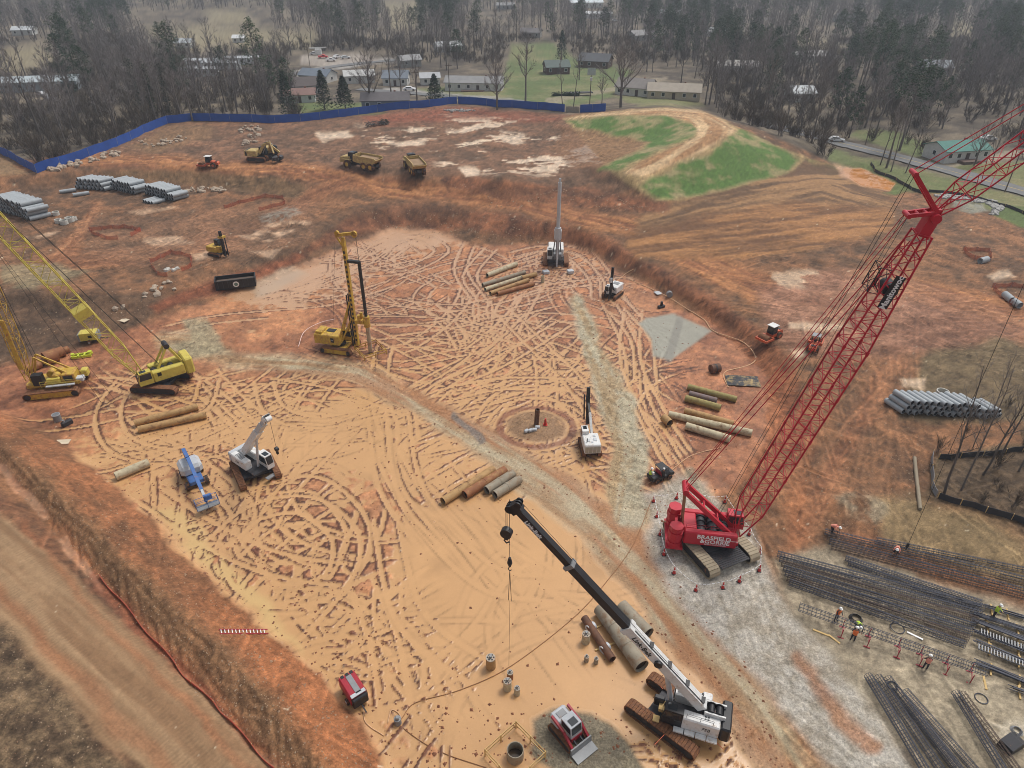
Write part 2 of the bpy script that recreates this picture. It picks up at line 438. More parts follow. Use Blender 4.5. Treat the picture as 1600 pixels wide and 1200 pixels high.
# ------------------------------------------------------------------ mud: ruts pressed by tracks, slurry standing in the low places
GX0, GX1, GY0, GY1, GS = -82.0, 42.0, 18.0, 150.0, 0.1
gw, gh = int((GX1 - GX0) / GS), int((GY1 - GY0) / GS)
gx = GX0 + (np.arange(gw) + .5) * GS; gy = GY0 + (np.arange(gh) + .5) * GS
GXX, GYY = np.meshgrid(gx, gy)
RUT = (fbm(GXX, GYY, 2.6, 4, 21, .6) - .5) * 1.05 + (fbm(GXX, GYY, 11.0, 3, 23) - .5) * 1.3
RUT = RUT.astype(np.float32)
MRK = np.zeros(RUT.shape, np.float32)
rnd = random.Random(5)
def stamp(pts, w, depth, ridge, wet=0.0):
    """press one rut along world points"""
    p = np.array(pts); seg = np.diff(p, axis=0); L = np.hypot(seg[:, 0], seg[:, 1]); cum = np.concatenate([[0], np.cumsum(L)])
    if cum[-1] < 1: return
    n = int(cum[-1] / 0.06); t = np.linspace(0, cum[-1], n)
    x = np.interp(t, cum, p[:, 0]); y = np.interp(t, cum, p[:, 1])
    dx = np.gradient(x); dy = np.gradient(y); q = np.hypot(dx, dy) + 1e-9; nx, ny = -dy / q, dx / q
    e = w / 2 + 0.2
    o = np.arange(-e, e + .01, 0.06)
    px = x[:, None] + nx[:, None] * o[None]; py = y[:, None] + ny[:, None] * o[None]
    ix = ((px - GX0) / GS).astype(int); iy = ((py - GY0) / GS).astype(int)
    ok = (ix >= 0) & (ix < gw) & (iy >= 0) & (iy < gh)
    ao = np.abs(o)
    nz = vnoise(t[:, None] / 2.6 + px * 0, o[None] * 0 + rnd.random() * 200 + np.sign(o)[None] * 3.3, 31)
    prof = np.where(ao[None] < w / 2, -depth * (0.75 + 0.5 * nz), ridge * (nz * 2.0 - 0.3) * np.clip(1 - (ao[None] - w / 2) / 0.2, 0, 1))
    fade = np.clip(np.minimum(t, cum[-1] - t) / 2.5, 0, 1)[:, None]
    cur = RUT[iy[ok], ix[ok]]
    newv = np.where((ao[None] < w / 2) & (px == px), cur.mean() * 0 + prof, 0)
    full = np.broadcast_to(fade, prof.shape)[ok]
    inr = np.broadcast_to(ao[None] < w / 2, prof.shape)[ok]
    pv = prof[ok]
    RUT[iy[ok], ix[ok]] = np.where(inr, cur * (1 - full) + (0.12 * cur + pv) * full, cur + pv * full)
    MRK[iy[ok], ix[ok]] = np.maximum(MRK[iy[ok], ix[ok]] * np.where(inr, .1, 1), np.where(inr, 0.0, full * np.clip(nz[ok] * 1.6 - .3, 0, 1)))
def track(pts, gauge=2.6, w=0.62, depth=0.85, ridge=0.9):
    p = np.array([(q[0], q[1]) for q in pts]); d = np.gradient(p, axis=0); q = np.hypot(d[:, 0], d[:, 1])[:, None] + 1e-9
    nrm = np.stack([-d[:, 1], d[:, 0]], 1) / q
    for s in (-1, 1): stamp(p + nrm * s * gauge / 2, w, depth, ridge)
def spline(pts, n=16):
    pts = [np.array(p, float) for p in pts]; out = []
    P_ = [2 * pts[0] - pts[1]] + pts + [2 * pts[-1] - pts[-2]]
    for i in range(1, len(P_) - 2):
        for k in range(n):
            t = k / n; a, b, c, d = P_[i - 1], P_[i], P_[i + 1], P_[i + 2]
            out.append(.5 * ((2 * b) + (-a + c) * t + (2 * a - 5 * b + 4 * c - d) * t * t + (-a + 3 * b - 3 * c + d) * t ** 3))
    out.append(pts[-1]); return out
def pxs(pts, z=0): return [tuple(P(a, b, z))[:2] for a, b in pts]
# zones of random manoeuvring: (photo polygon, how many, heading range in degrees, max curvature, length range)
ZONES = [
 ([(230,770),(340,700),(470,800),(590,900),(600,1010),(430,960)], 34, (0,360), .16, (8,26)),
 ([(430,600),(560,610),(640,680),(560,730),(440,720),(400,650)], 14, (0,360), .06, (8,24)),
 ([(680,490),(880,480),(930,700),(820,690),(700,600)], 46, (90,170), .03, (10,34)),
 ([(680,490),(880,480),(930,700),(820,690),(700,600)], 30, (15,70), .03, (10,30)),
 ([(560,380),(760,400),(740,470),(600,500),(480,480)], 30, (0,360), .1, (6,22)),
 ([(740,390),(930,390),(960,440),(830,460)], 26, (0,360), .09, (8,26)),
 ([(940,460),(990,470),(1010,600),(1060,700),(1000,720)], 16, (80,125), .05, (10,24)),
 ([(120,590),(330,590),(420,680),(250,720),(140,660)], 16, (0,360), .06, (10,26)),
 ([(500,930),(640,980),(640,1120),(540,1050)], 18, (0,360), .14, (5,14)),
 ([(850,880),(960,900),(960,1000),(860,1000)], 5, (0,360), .05, (5,14)),
 ([(640,560),(760,640),(900,720),(860,760),(700,680)], 12, (20,60), .03, (10,24)),
 ([(1080,1060),(1180,1180),(1120,1200),(1010,1200)], 12, (0,360), .15, (5,14)),
 ([(480,560),(600,610),(660,620),(560,560)], 8, (0,360), .05, (8,20)),
 ([(700,740),(820,860),(760,900),(600,760)], 9, (90,150), .03, (10,26)),
 ([(660,960),(820,1020),(800,1120),(640,1080)], 9, (0,360), .1, (8,22)),
]
for poly, n, (h0, h1), kmax, (l0, l1) in ZONES:
    xs = [p[0] for p in poly]; ys = [p[1] for p in poly]
    k = 0; n = int(n * .8)
    while k < n:
        a, b = rnd.uniform(min(xs), max(xs)), rnd.uniform(min(ys), max(ys))
        if not in1(poly, a, b): continue
        c = P(a, b); L = rnd.uniform(l0, l1) * 1.35; h = math.radians(rnd.uniform(h0, h1)); cu = rnd.uniform(-kmax, kmax); dc = rnd.uniform(-kmax, kmax) / L
        x, y, pts = 0., 0., []
        m = int(L / .5)
        for i in range(m): pts.append((x, y)); x += .5 * math.cos(h); y += .5 * math.sin(h); h += .5 * (cu + dc * i * .5)
        mx, my = pts[m // 2]
        track([(c.x + q - mx, c.y + r - my) for q, r in pts], rnd.uniform(2.1, 3.0), rnd.uniform(.4, .58), rnd.uniform(.4, .95), rnd.uniform(.5, 1.2)); k += 1
TRK = [
 [(205,585),(170,640),(185,690),(250,712),(340,700),(420,672)],
 [(330,590),(300,640),(190,600),(120,600)],
 [(300,720),(380,800),(330,860),(350,930),(430,960),(520,920),(560,830),(500,760),(420,760)],
 [(230,770),(320,830),(430,880),(560,900)],
 [(340,850),(400,800),(480,790),(540,840),(520,910),(430,930),(380,890)],
 [(560,900),(600,1000),(620,1120)],[(600,800),(640,960),(760,1060)],[(600,700),(660,800),(760,900),(860,920)],
 [(760,690),(800,640),(860,635),(905,665),(880,710),(810,715),(770,690)],
 [(745,680),(790,620),(870,615),(925,660)],[(760,720),(840,740),(910,720)],
 [(790,400),(850,388),(910,395),(945,430),(950,470)],[(800,410),(850,398),(895,402),(930,435),(935,470)],
 [(600,470),(720,480),(850,450),(930,440)],[(600,520),(740,500),(880,470)],[(560,500),(700,505),(850,540),(960,580)],
 [(780,480),(840,540),(900,600),(960,690)],[(700,600),(790,560),(890,500)],[(680,620),(780,600),(900,600)],
 [(950,470),(985,540),(1000,620),(1040,700),(1060,730)],[(990,480),(985,560),(1020,640),(1070,720)],[(960,480),(1000,530),(1010,600)],
 [(560,400),(640,370),(690,390),(640,420),(560,430)],[(590,410),(640,380),(670,395)],[(740,370),(720,420),(750,470)],[(770,385),(735,430),(760,470)],
 [(410,590),(430,640),(500,660),(620,640),(640,690)],[(420,580),(530,600),(640,640)],[(590,650),(610,760),(680,860)],[(620,640),(640,760),(720,860)],
 [(1180,1200),(1160,1130),(1100,1170),(1040,1210)],[(960,900),(1060,1020),(1150,1110),(1200,1200)],[(500,1000),(560,930),(620,900)],
 [(380,470),(470,450),(560,420),(660,400)],[(420,480),(520,470),(620,440)],[(240,520),(330,500),(430,490)],
]
for t in TRK: track(spline(pxs(t)), rnd.uniform(2.3, 2.9), .55, .9, 1.1)
# faint tracks on dry ground, coarser raster over the whole site
DX0, DX1, DY0, DY1, DS = -150.0, 150.0, 18.0, 275.0, 0.2
DT = np.zeros((int((DY1 - DY0) / DS), int((DX1 - DX0) / DS)), np.float32)
def dry_track(pts, gauge, w, amt):
    p = np.array(pts); d = np.gradient(p, axis=0); q = np.hypot(d[:, 0], d[:, 1])[:, None] + 1e-9; nr = np.stack([-d[:, 1], d[:, 0]], 1) / q
    L = np.concatenate([[0], np.cumsum(np.hypot(*np.diff(p, axis=0).T))]); t = np.arange(0, L[-1], .1)
    for s in (-1, 1):
        a = p + nr * s * gauge / 2; x = np.interp(t, L, a[:, 0]); y = np.interp(t, L, a[:, 1]); nx = np.interp(t, L, nr[:, 0]); ny = np.interp(t, L, nr[:, 1])
        nz = vnoise(t / 2.2, t * 0 + rnd.random() * 200, 33)
        for o in np.arange(-w, w + .01, .1):
            ix = ((x + nx * o - DX0) / DS).astype(int); iy = ((y + ny * o - DY0) / DS).astype(int); ok = (ix >= 0) & (ix < DT.shape[1]) & (iy >= 0) & (iy < DT.shape[0])
            v = (amt if abs(o) < w * .55 else -amt * 1.1) * (.3 + nz) * np.clip(np.minimum(t, L[-1] - t) / 4, 0, 1)
            DT[iy[ok], ix[ok]] = DT[iy[ok], ix[ok]] * .35 + v[ok]
DZ = [([(1200,350),(1400,330),(1600,420),(1600,560),(1300,560),(1180,470)], 90, (140,200)), ([(1230,600),(1420,560),(1440,760),(1280,840)], 46, (50,110)), ([(560,190),(860,185),(960,250),(900,280),(640,262)], 70, (-30,40)), ([(150,250),(560,240),(620,285),(480,300),(200,262)], 40, (-10,12)), ([(60,340),(480,320),(460,390),(100,440)], 60, (10,60)), ([(1000,340),(1200,300),(1390,330),(1300,420),(1080,420)], 70, (160,200)), ([(60,690),(200,800),(420,1000),(560,1180),(420,1180),(200,930),(20,720)], 40, (115,140)), ([(1060,500),(1180,560),(1210,680),(1120,740),(1040,620)], 30, (60,150)), ([(1230,900),(1600,1000),(1600,1200),(1430,1200)], 24, (0,180)), ([(1050,900),(1200,1100),(1300,1200),(1240,1000)], 30, (118,135))]
for poly, n, (h0, h1) in DZ:
    xs = [p[0] for p in poly]; ys = [p[1] for p in poly]; k = 0
    while k < n:
        a, b = rnd.uniform(min(xs), max(xs)), rnd.uniform(min(ys), max(ys))
        if not in1(poly, a, b): continue
        c = P(a, b, 2); L = rnd.uniform(15, 50); h = math.radians(rnd.uniform(h0, h1)); cu = rnd.uniform(-.03, .03); m = int(L / .8); x = y = 0.; pts = []
        for i in range(m): pts.append((x, y)); x += .8 * math.cos(h); y += .8 * math.sin(h); h += .8 * cu
        mx, my = pts[m // 2]; dry_track([(c.x + q - mx, c.y + r - my) for q, r in pts], rnd.uniform(2.1, 2.8), rnd.uniform(.3, .5), rnd.uniform(.25, 1)); k += 1
# slurry level, photo points: share of the ground it covers
LV = [(600,720,.62),(700,860,.8),(850,850,.95),(800,960,1.0),(950,960,.95),(900,1080,.9),(700,1100,.62),(560,1000,.3),(500,880,.05),(400,880,-.05),(330,820,.1),(260,770,.2),(480,680,.72),(560,640,.6),
 (430,620,.3),(300,650,.35),(200,620,.1),(150,680,.35),(250,700,.45),(360,740,.1),(360,600,.0),(620,560,.1),(700,640,.05),(780,560,.0),(850,640,-.05),(880,560,.1),(760,520,.05),(900,730,.5),(960,760,.2),
 (640,440,.1),(560,400,.15),(480,420,.5),(430,450,.55),(620,375,.6),(670,365,.7),(700,420,-.05),(780,420,-.1),(880,400,.2),(920,440,.0),(1000,480,.05),(1000,600,.25),(1040,690,.2),(1060,500,-.5),(1100,600,-.9),(1150,560,-1),(1100,700,-.6),(1160,650,-1),
 (540,560,-.1),(460,540,-.25),(400,520,.1),(300,520,.1),(520,500,-.2),(600,500,.1),(230,530,-.1),(150,560,-.3),(60,600,-.6),(1100,1150,.55),(1150,1180,.3),(1000,1180,.3),(800,1150,.35),(640,1150,.2),(1050,1000,.8),(330,900,.6),(400,970,.85),(280,850,.75),(450,1010,.5),(240,800,.5),(760,740,.45),(680,700,.55),(860,800,.6),(950,840,.5)]
lx = np.array([P(a, b).x for a, b, c in LV]); ly = np.array([P(a, b).y for a, b, c in LV]); lc = np.array([c for a, b, c in LV])
cs = 10
num = np.zeros(GXX[::cs, ::cs].shape); den = num.copy()
for a, b, c in zip(lx, ly, lc):
    w = 1 / (((GXX[::cs, ::cs] - a) ** 2 + (GYY[::cs, ::cs] - b) ** 2) + 9) ** 1.6; num += w * c; den += w
Lc = num / den
def bil(A, fx, fy):
    h, w = A.shape; fx = np.clip(fx, 0, w - 1.001); fy = np.clip(fy, 0, h - 1.001); ix = fx.astype(int); iy = fy.astype(int); a = fx - ix; b = fy - iy
    return (A[iy, ix] * (1 - a) + A[iy, ix + 1] * a) * (1 - b) + (A[iy + 1, ix] * (1 - a) + A[iy + 1, ix + 1] * a) * b
PITPOLY = [(660,1290),(600,1180),(545,1110),(470,1035),(400,970),(330,905),(225,803),(165,748),(100,694),(40,658),(-60,618),(-160,590),(0,570),(120,548),(200,516),(330,473),(440,428),(500,408),(560,379),(610,361),(680,360),(735,386),(850,381),(900,385),(945,408),(1000,440),(1060,476),(1120,512),(1165,550),(1190,592),(1205,640),(1190,700),(1150,760),(1090,780),(1050,900),(1180,1050),(1280,1290)]
pit = pm(PITPOLY, 7)
fx, fy = (X - GX0) / GS - .5, (Y - GY0) / GS - .5
ing = (X > GX0) & (X < GX1) & (Y > GY0) & (Y < GY1)
dfx, dfy = (X - DX0) / DS - .5, (Y - DY0) / DS - .5; ind = (X > DX0) & (X < DX1) & (Y > DY0) & (Y < DY1)
dtr = np.zeros(X.shape); dtr[ind] = bil(DT, dfx[ind], dfy[ind])
rut = np.zeros(X.shape); lev = np.full(X.shape, -1.0); mrk = np.zeros(X.shape)
rut[ing] = bil(RUT, fx[ing], fy[ing]); mrk[ing] = bil(MRK, fx[ing], fy[ing]); lev[ing] = bil(Lc, (fx[ing]) / cs, (fy[ing]) / cs)
# ------------------------------------------------------------------ ground colours by what lies there
def C(r, g, b): return np.array(srgb(r, g, b), np.float32)
alb = np.zeros((len(X), 3), np.float32); rough = np.full(len(X), .9, np.float32); dz = np.zeros(len(X)); grit = np.full(len(X), .6, np.float32)
def lay(col, m, r=None, g=None):
    global alb, rough, grit
    m = np.clip(m, 0, 1).astype(np.float32); alb = alb * (1 - m[:, None]) + (col if getattr(col, 'ndim', 1) == 2 else col[None]) * m[:, None]
    if r is not None: rough = rough * (1 - m) + r * m
    if g is not None: grit = grit * (1 - m) + g * m
def mix2(a, b, t): return a[None] * (1 - t[:, None]) + b[None] * t[:, None]
n1 = fbm(X, Y, 14, 5, 1); n2 = fbm(X, Y, 2.2, 4, 2, .6); n3 = fbm(X, Y, .8, 3, 6, .6); n4 = fbm(X, Y, 40, 4, 8); n5 = fbm(X, Y, 5, 4, 14)
def streak(ang, ln, wd, s):
    c, q = math.cos(math.radians(ang)), math.sin(math.radians(ang)); return fbm((X * c + Y * q) / ln * wd, (-X * q + Y * c), wd, 4, s, .6)
# whole place: brown clay soil
lay(mix2(C(98, 76, 60), C(142, 102, 74), sstep(.3, .7, n1 * .5 + n2 * .5)), np.ones(len(X)))
site_far = 300
# country beyond the site
FENCE = [(-400,100),(-150,182),(0,240),(58,270),(140,243),(200,220),(262,192),(330,188),(460,190),(560,180),(640,169),(712,164),(800,170),(885,180),(960,172),(1040,168),(1100,174),(1140,190),(1180,200),(1225,220),(1268,240),(1300,256),(1350,256),(1400,276),(1420,298),(1470,300),(1540,330),(1620,360),(1900,420),(2600,300),(2600,-2000),(-1200,-2000)]
off = pm(FENCE, 3, False)
off = np.where(Y > 330, 1, off)
lay(mix2(C(74, 66, 58), C(122, 110, 92), sstep(.3, .72, n1 * .4 + n5 * .6)), off, .95, .5)
GRN, DRY, STR = C(92, 106, 62), C(142, 132, 96), C(150, 140, 116)
def lawn(poly, g=.6, soft=4, a=1.0):
    m = pm(poly, soft) * a
    lay(mix2(DRY, GRN, np.clip(sstep(.2, .65, n1 * .6 + n2 * .4) * .7 + g - .4, 0, 1)), m, .95, .4)
lawn([(800,70),(860,66),(900,92),(990,110),(960,150),(900,165),(760,160),(790,110)], .75)
lawn([(640,140),(700,136),(790,140),(800,158),(700,158)], .6); lawn([(460,150),(500,160),(610,160),(600,176),(470,182)], .7)
lawn([(960,150),(1060,150),(1100,165),(1000,166)], .3); lawn([(1330,215),(1430,245),(1470,235),(1400,205),(1340,200)], .55)
lawn([(1380,245),(1440,250),(1600,292),(1600,260),(1540,250),(1440,252)], .35)
lawn([(1520,262),(1600,250),(1650,300),(1600,292)], .3); lawn([(1400,298),(1450,300),(1530,322),(1620,352),(1620,312),(1450,270),(1300,234),(1290,250)], .5)
lawn([(1560,318),(1640,330),(1640,370),(1590,356),(1552,335)], 1.0, 3)
lawn([(1255,250),(1300,258),(1345,255),(1395,270),(1420,296),(1400,306),(1380,302),(1405,290),(1370,268),(1320,262),(1310,280),(1290,275)], .7, 3)
for q in ([(230,45),(330,40),(420,48),(400,75),(260,78)], [(320,18),(380,16),(400,40),(330,36)], [(600,4),(660,0),(650,45),(610,45)], [(400,50),(490,48),(500,75),(410,72)], [(0,80),(60,70),(90,100),(0,120)], [(1240,60),(1300,62),(1340,85),(1250,82)], [(1480,30),(1540,35),(1520,60),(1480,55)]):
    lay(mix2(STR, C(140, 128, 95), n2), pm(q, 11) * .75)
lay(C(150, 146, 140), np.maximum(band([(430,122,4),(520,104,4),(640,92,3)], None, 2), band([(600,140,3),(700,150,3),(800,156,3)], None, 2)), .8, .3)
lay(C(165, 155, 145), pm([(470,88),(560,84),(600,95),(520,104),(470,100)], 3) * .8)
lay(C(150, 138, 118), np.maximum(band([(1470,262,6),(1530,248,5),(1600,238,5)], None, 2), band([(860,158,5),(900,150,4),(960,140,3),(1040,122,3)], None, 2) * .7))
# rough ground in the east by the trees
lay(mix2(C(92, 78, 62), C(124, 108, 84), n2), pm([(1440,545),(1600,520),(1900,540),(1900,900),(1600,830),(1500,790),(1450,770),(1455,715),(1500,710),(1600,690),(1600,660),(1400,655)], 8), .95)
lay(mix2(C(74, 62, 52), C(110, 92, 74), n3), pm([(1462,716),(1600,700),(1900,700),(1900,1000),(1600,830),(1540,800),(1460,775)], 4), .95)
lay(mix2(C(128, 110, 82), C(150, 132, 100), n2), pm([(1360,780),(1440,775),(1520,800),(1600,840),(1640,900),(1600,930),(1480,880),(1380,850)], 14) * .85)
lay(C(140, 130, 112), pm([(1300,770),(1345,765),(1385,795),(1365,825),(1320,815)], 8) * .8 * sstep(.3, .6, n2))
# plateau
pl = pm([(140,240),(270,195),(460,192),(640,172),(712,167),(880,180),(960,250),(985,290),(860,290),(700,275),(560,295),(430,275),(300,264),(180,262)], 6)
lay(mix2(C(98, 78, 64), C(134, 100, 80), sstep(.25, .75, n2 * .5 + n5 * .5)), pl * .9)
lay(mix2(C(146, 84, 62), C(126, 78, 62), n2), pm([(560,182),(712,168),(880,182),(870,190),(700,190),(580,195)], 6) * .85)
lay(mix2(C(140, 112, 84), C(120, 92, 70), n2), pm([(200,232),(265,196),(330,194),(330,215),(240,240)], 5) * .8)
sp = np.maximum(streak(12, 6, 1.3, 33), streak(-20, 6, 1.2, 35) * .97)
pud = sstep(.62, .66, fbm(X, Y * 1.6, 9, 4, 37) * .62 + sp * .42) * pm([(560,200),(700,185),(850,190),(960,245),(900,275),(700,265),(660,235),(560,235)], 10)
pud = np.maximum(pud, np.maximum(pm([(490,208),(545,204),(548,214),(500,220)], 4), np.maximum(pm([(783,206),(820,208),(850,215),(800,226),(782,216)], 4) * sstep(.35, .5, n5), pm([(835,260),(868,258),(870,266),(838,268)], 3))))
for q in ([(715,260),(745,257),(750,272),(725,275)], [(695,203),(735,202),(728,208),(700,209)], [(600,222),(660,216),(670,226),(615,229)]): pud = np.maximum(pud, pm(q, 3) * sstep(.35, .5, n5))
lay(C(214, 190, 168), pud, .35, .1); dz -= .12 * pud  # whitish puddle colour has the sky's reflection painted in
# haul roads of pressed earth
def haul(line, ca, cb, a=1.0, soft=8, s=40, wid=.9):
    wl_ = [P(p[0], p[1], p[3]) for p in line]
    m = band([p[:3] for p in line], None, soft)
    lat, lon = latlong(wl_)
    t = fbm(lon / 9, lat, wid, 4, s, .6)
    lay(mix2(ca, cb, sstep(.3, .7, t)), m * a, .85, .4)
    global dz; dz += m * (t - .5) * .22
    return m, t
haul([(0,268,7,5),(120,250,8,5.4),(240,252,10,5.6),(330,262,11,5.6),(440,262,12,5.9),(540,280,14,4.6),(600,292,16,4),(700,303,13,3.6),(800,318,12,3.5),(900,338,14,3.4),(1000,360,18,3.1),(1090,405,24,2.7),(1180,450,22,2.4),(1290,470,18,2.3),(1420,450,16,2.4),(1600,500,30,2.1)], C(128, 82, 56), C(174, 122, 82), .92)
haul([(540,285,10,4.6),(480,310,12,3),(420,345,14,2.5),(330,375,14,2.1),(230,400,14,2),(120,405,16,2.2),(0,425,14,2.3)], C(118, 78, 56), C(162, 112, 80), .85, 8, 43)
haul([(150,320,8,2.5),(130,360,10,2.4),(90,400,12,2.2)], C(128, 84, 60), C(176, 126, 92), .7, 6, 44, .6)
ms1, t_ = haul([(1010,352,16,3.2),(1080,330,26,3.6),(1180,310,36,4),(1280,290,36,3.8),(1370,320,26,3.2)], C(98, 74, 54), C(158, 122, 86), .95, 8, 46, 1.5)
ms2, t_ = haul([(1000,380,20,2.8),(1120,370,36,3),(1250,355,40,3.1),(1380,345,20,3.1)], C(108, 76, 52), C(168, 122, 80), .97, 8, 47, 1.5)
haul([(1600,520,20,2),(1480,470,16,2.4),(1380,430,14,2.5),(1300,430,12,2.6),(1230,460,16,2.4)], C(134, 94, 72), C(170, 124, 96), .75, 8, 48)
haul([(1250,830,18,.1),(1310,720,18,.6),(1350,640,16,1.1),(1400,560,16,1.6)], C(140, 92, 66), C(178, 126, 92), .55, 12, 49)
haul([(1250,900,14,.1),(1240,800,16,.1),(1260,700,18,.7)], C(150, 96, 64), C(180, 124, 88), .55, 12, 50)
# pinkish bench east of the pit
lay(mix2(C(128, 92, 76), C(166, 124, 104), sstep(.35, .65, streak(25, 5, 1.2, 51) * .6 + n5 * .4)), pm([(1180,450),(1300,420),(1420,460),(1600,520),(1500,540),(1330,560),(1240,560),(1190,500)], 14) * .8)
lay(C(196, 168, 140), pm([(1180,430),(1280,425),(1290,445),(1190,452)], 5) * sstep(.52, .6, n5) * .8, .4)
for q in ([(1232,508),(1300,505),(1330,512),(1280,520),(1236,516)], [(1235,550),(1262,545),(1270,558),(1240,562)], [(1405,593),(1440,592),(1438,612),(1410,605)], [(1540,428),(1580,424),(1590,432),(1550,436)]): lay(C(200, 172, 144), pm(q, 4) * .8, .35, .2)
# red cut faces
red = mix2(C(100, 64, 48), C(142, 92, 66), sstep(.25, .75, n2))
lay(red, np.maximum(band([(480,392,7),(545,355,14),(640,338,16),(740,345,16),(850,358,14),(930,378,12),(1000,415,12),(1100,468,12),(1190,530,14),(1235,600,18),(1240,680,20)], None, 6), band([(700,284,10),(820,300,14),(950,312,14),(1040,325,10)], None, 6)) * .8)
lay(mix2(C(88, 66, 52), C(118, 82, 62), n2), np.maximum(band([(560,335,10),(640,328,14),(720,333,10)], None, 8) * .7, band([(760,300,10),(880,305,9),(960,300,8)], None, 8) * .5))
lay(mix2(C(142, 88, 62), C(168, 110, 78), n2), pm([(1090,480),(1180,545),(1240,600),(1230,700),(1150,760),(1080,740),(1040,640),(1040,590),(1110,560)], 12) * .8)
# north-west bench: patchy soil, puddles
lay(mix2(C(104, 82, 66), C(150, 112, 88), sstep(.3, .7, n5)), pm([(160,345),(280,330),(480,320),(490,380),(380,400),(250,420),(130,400)], 12) * .6)
for q, k in (([(370,355),(450,345),(480,350),(420,375),(375,372)], .9), ([(225,372),(270,370),(300,376),(240,382)], .8), ([(40,365),(92,358),(80,368),(45,370)], .8), ([(300,395),(325,392),(330,402),(305,405)], .8), ([(390,395),(440,390),(420,405)], .6), ([(200,330),(260,322),(300,330),(240,340)], .5)):
    lay(C(208, 174, 146), pm(q, 4) * k * sstep(.3, .5, n5), .35, .2)
lay(mix2(C(134, 122, 98), C(150, 138, 112), n2), np.maximum(pm([(0,412),(80,410),(140,425),(90,445),(0,445)], 5), pm([(55,430),(75,440),(50,455),(20,452)], 4)) * .8)
lay(mix2(C(74, 60, 50), C(104, 82, 66), n2), pm([(-100,450),(60,455),(150,462),(240,455),(300,470),(200,512),(110,540),(0,560),(-150,585)], 6) * .9, .95)
lay(mix2(C(110, 66, 48), C(140, 84, 60), n2), pm([(230,480),(320,440),(470,396),(480,404),(400,436),(330,462),(250,490)], 6) * .9)
lay(C(132, 126, 118), pm([(405,335),(450,322),(470,332),(440,345),(410,348)], 4) * sstep(.35, .55, n3) * .8)
lay(mix2(C(104, 84, 62), C(128, 102, 76), n2), pm([(160,268),(300,266),(430,276),(480,295),(460,312),(300,287),(170,283)], 5) * .8)
lay(mix2(C(150, 124, 94), C(124, 98, 74), n2), pm([(-100,225),(0,245),(55,272),(0,275),(-100,270)], 4))
# south-west bank, ditch, haul road, scrub
lay(mix2(C(122, 86, 62), C(168, 112, 78), sstep(.25, .75, streak(128, 6, 1.6, 52) * .6 + n2 * .4)), pm([(-60,618),(40,658),(165,748),(330,905),(470,1035),(600,1180),(660,1290),(460,1290),(250,1012),(60,800),(-60,690)], 8) * .95, .95, .8)
lay(mix2(C(108, 84, 62), C(136, 106, 78), n3), band([(-30,690,16),(100,800,22),(205,905,24),(300,995,26),(410,1100,30),(520,1220,34)], None, 14) * .75, .95, 1.0)
lay(mix2(C(158, 98, 62), C(178, 118, 80), n2), band([(330,940,10),(420,1020,26),(500,1120,34),(580,1230,40)], None, 24) * .6)
lay(mix2(C(92, 72, 58), C(128, 84, 62), n3), pm([(-40,740),(60,810),(155,915),(290,1060),(440,1240),(395,1200),(250,1060),(100,900),(-40,770)], 8) * .7)
ditch = band([(-10,728,6),(60,802,6),(110,862,7),(150,903,5),(170,925,2)], None, 4) * sstep(.3, .45, n5)
lay(mix2(C(190, 152, 122), C(168, 118, 90), n2), ditch, .3, .1)
lay(mix2(C(150, 92, 68), C(128, 78, 60), n2), band([(150,900,9),(250,1010,9),(340,1100,9),(430,1200,10)], None, 5) * .7)
rl = [(-60,845,3),(40,945,3),(150,1055,3),(250,1160,3),(350,1270,3)]
roadm = band([(-60,845,66),(40,930,70),(150,1030,76),(260,1135,80),(380,1260,84)], None, 7)
lat, lon = latlong([P(-60, 845, 3), P(40, 930, 3), P(150, 1030, 3), P(260, 1135, 3), P(380, 1260, 3)])
st = fbm(lon / 14, lat, .75, 4, 55, .6)
lay(mix2(C(138, 108, 82), C(158, 130, 102), sstep(.3, .7, st)), roadm, .9, .25)
cl = (np.sin(lon * 2 * math.pi / .34) * .5 + .5) * sstep(.55, .62, fbm(lon / 30, lat, 1.0, 2, 56))      # print of track shoes
alb *= (1 - .16 * (cl * roadm))[:, None].astype(np.float32); dz += roadm * (st - .5) * .12 - .02 * cl * roadm
edge = np.maximum(band([(0,930,10),(100,1035,12),(200,1140,14),(270,1220,14)], None, 9), band([(30,820,5),(140,945,7),(285,1090,8),(400,1210,8)], None, 6))
lay(mix2(C(136, 84, 58), C(168, 108, 74), n2), edge * .45, .9, .6)
lay(mix2(C(88, 72, 58), C(126, 106, 84), sstep(.25, .75, n3)), pm([(-200,860),(-20,960),(70,1050),(150,1140),(210,1230),(150,1400),(-200,1400)], 14), .95, 1.0)
# grass on the berm
berm_all = pm([(880,185),(930,176),(1030,168),(1090,171),(1125,184),(1158,203),(1225,232),(1262,246),(1240,266),(1150,294),(1060,313),(1025,314),(985,290),(955,268)], 2.5, False)
lay(mix2(C(150, 128, 94), C(172, 150, 114), n2), berm_all, .95, .5)
gr = np.maximum(pm([(885,190),(950,181),(1040,182),(1078,192),(1089,205),(1084,215),(1060,223),(1000,246),(968,267),(935,267),(968,250),(1006,233),(1014,225),(985,214),(940,206),(900,199)], 4), pm([(1142,211),(1158,205),(1200,222),(1246,251),(1230,268),(1180,282),(1100,301),(1050,312),(1028,308),(1000,288),(1040,270),(1080,252),(1112,236)], 5))
lay(mix2(C(154, 142, 102), C(82, 112, 54), sstep(.35, .53, n5 * .5 + n2 * .22 + streak(25, 5, 1.4, 58) * .3)), gr * .97, .95, .5)
lay(mix2(C(150, 112, 84), C(112, 84, 64), n2), pm([(880,200),(940,208),(985,217),(1010,226),(985,242),(940,262),(890,262),(860,230)], 5) * .8)
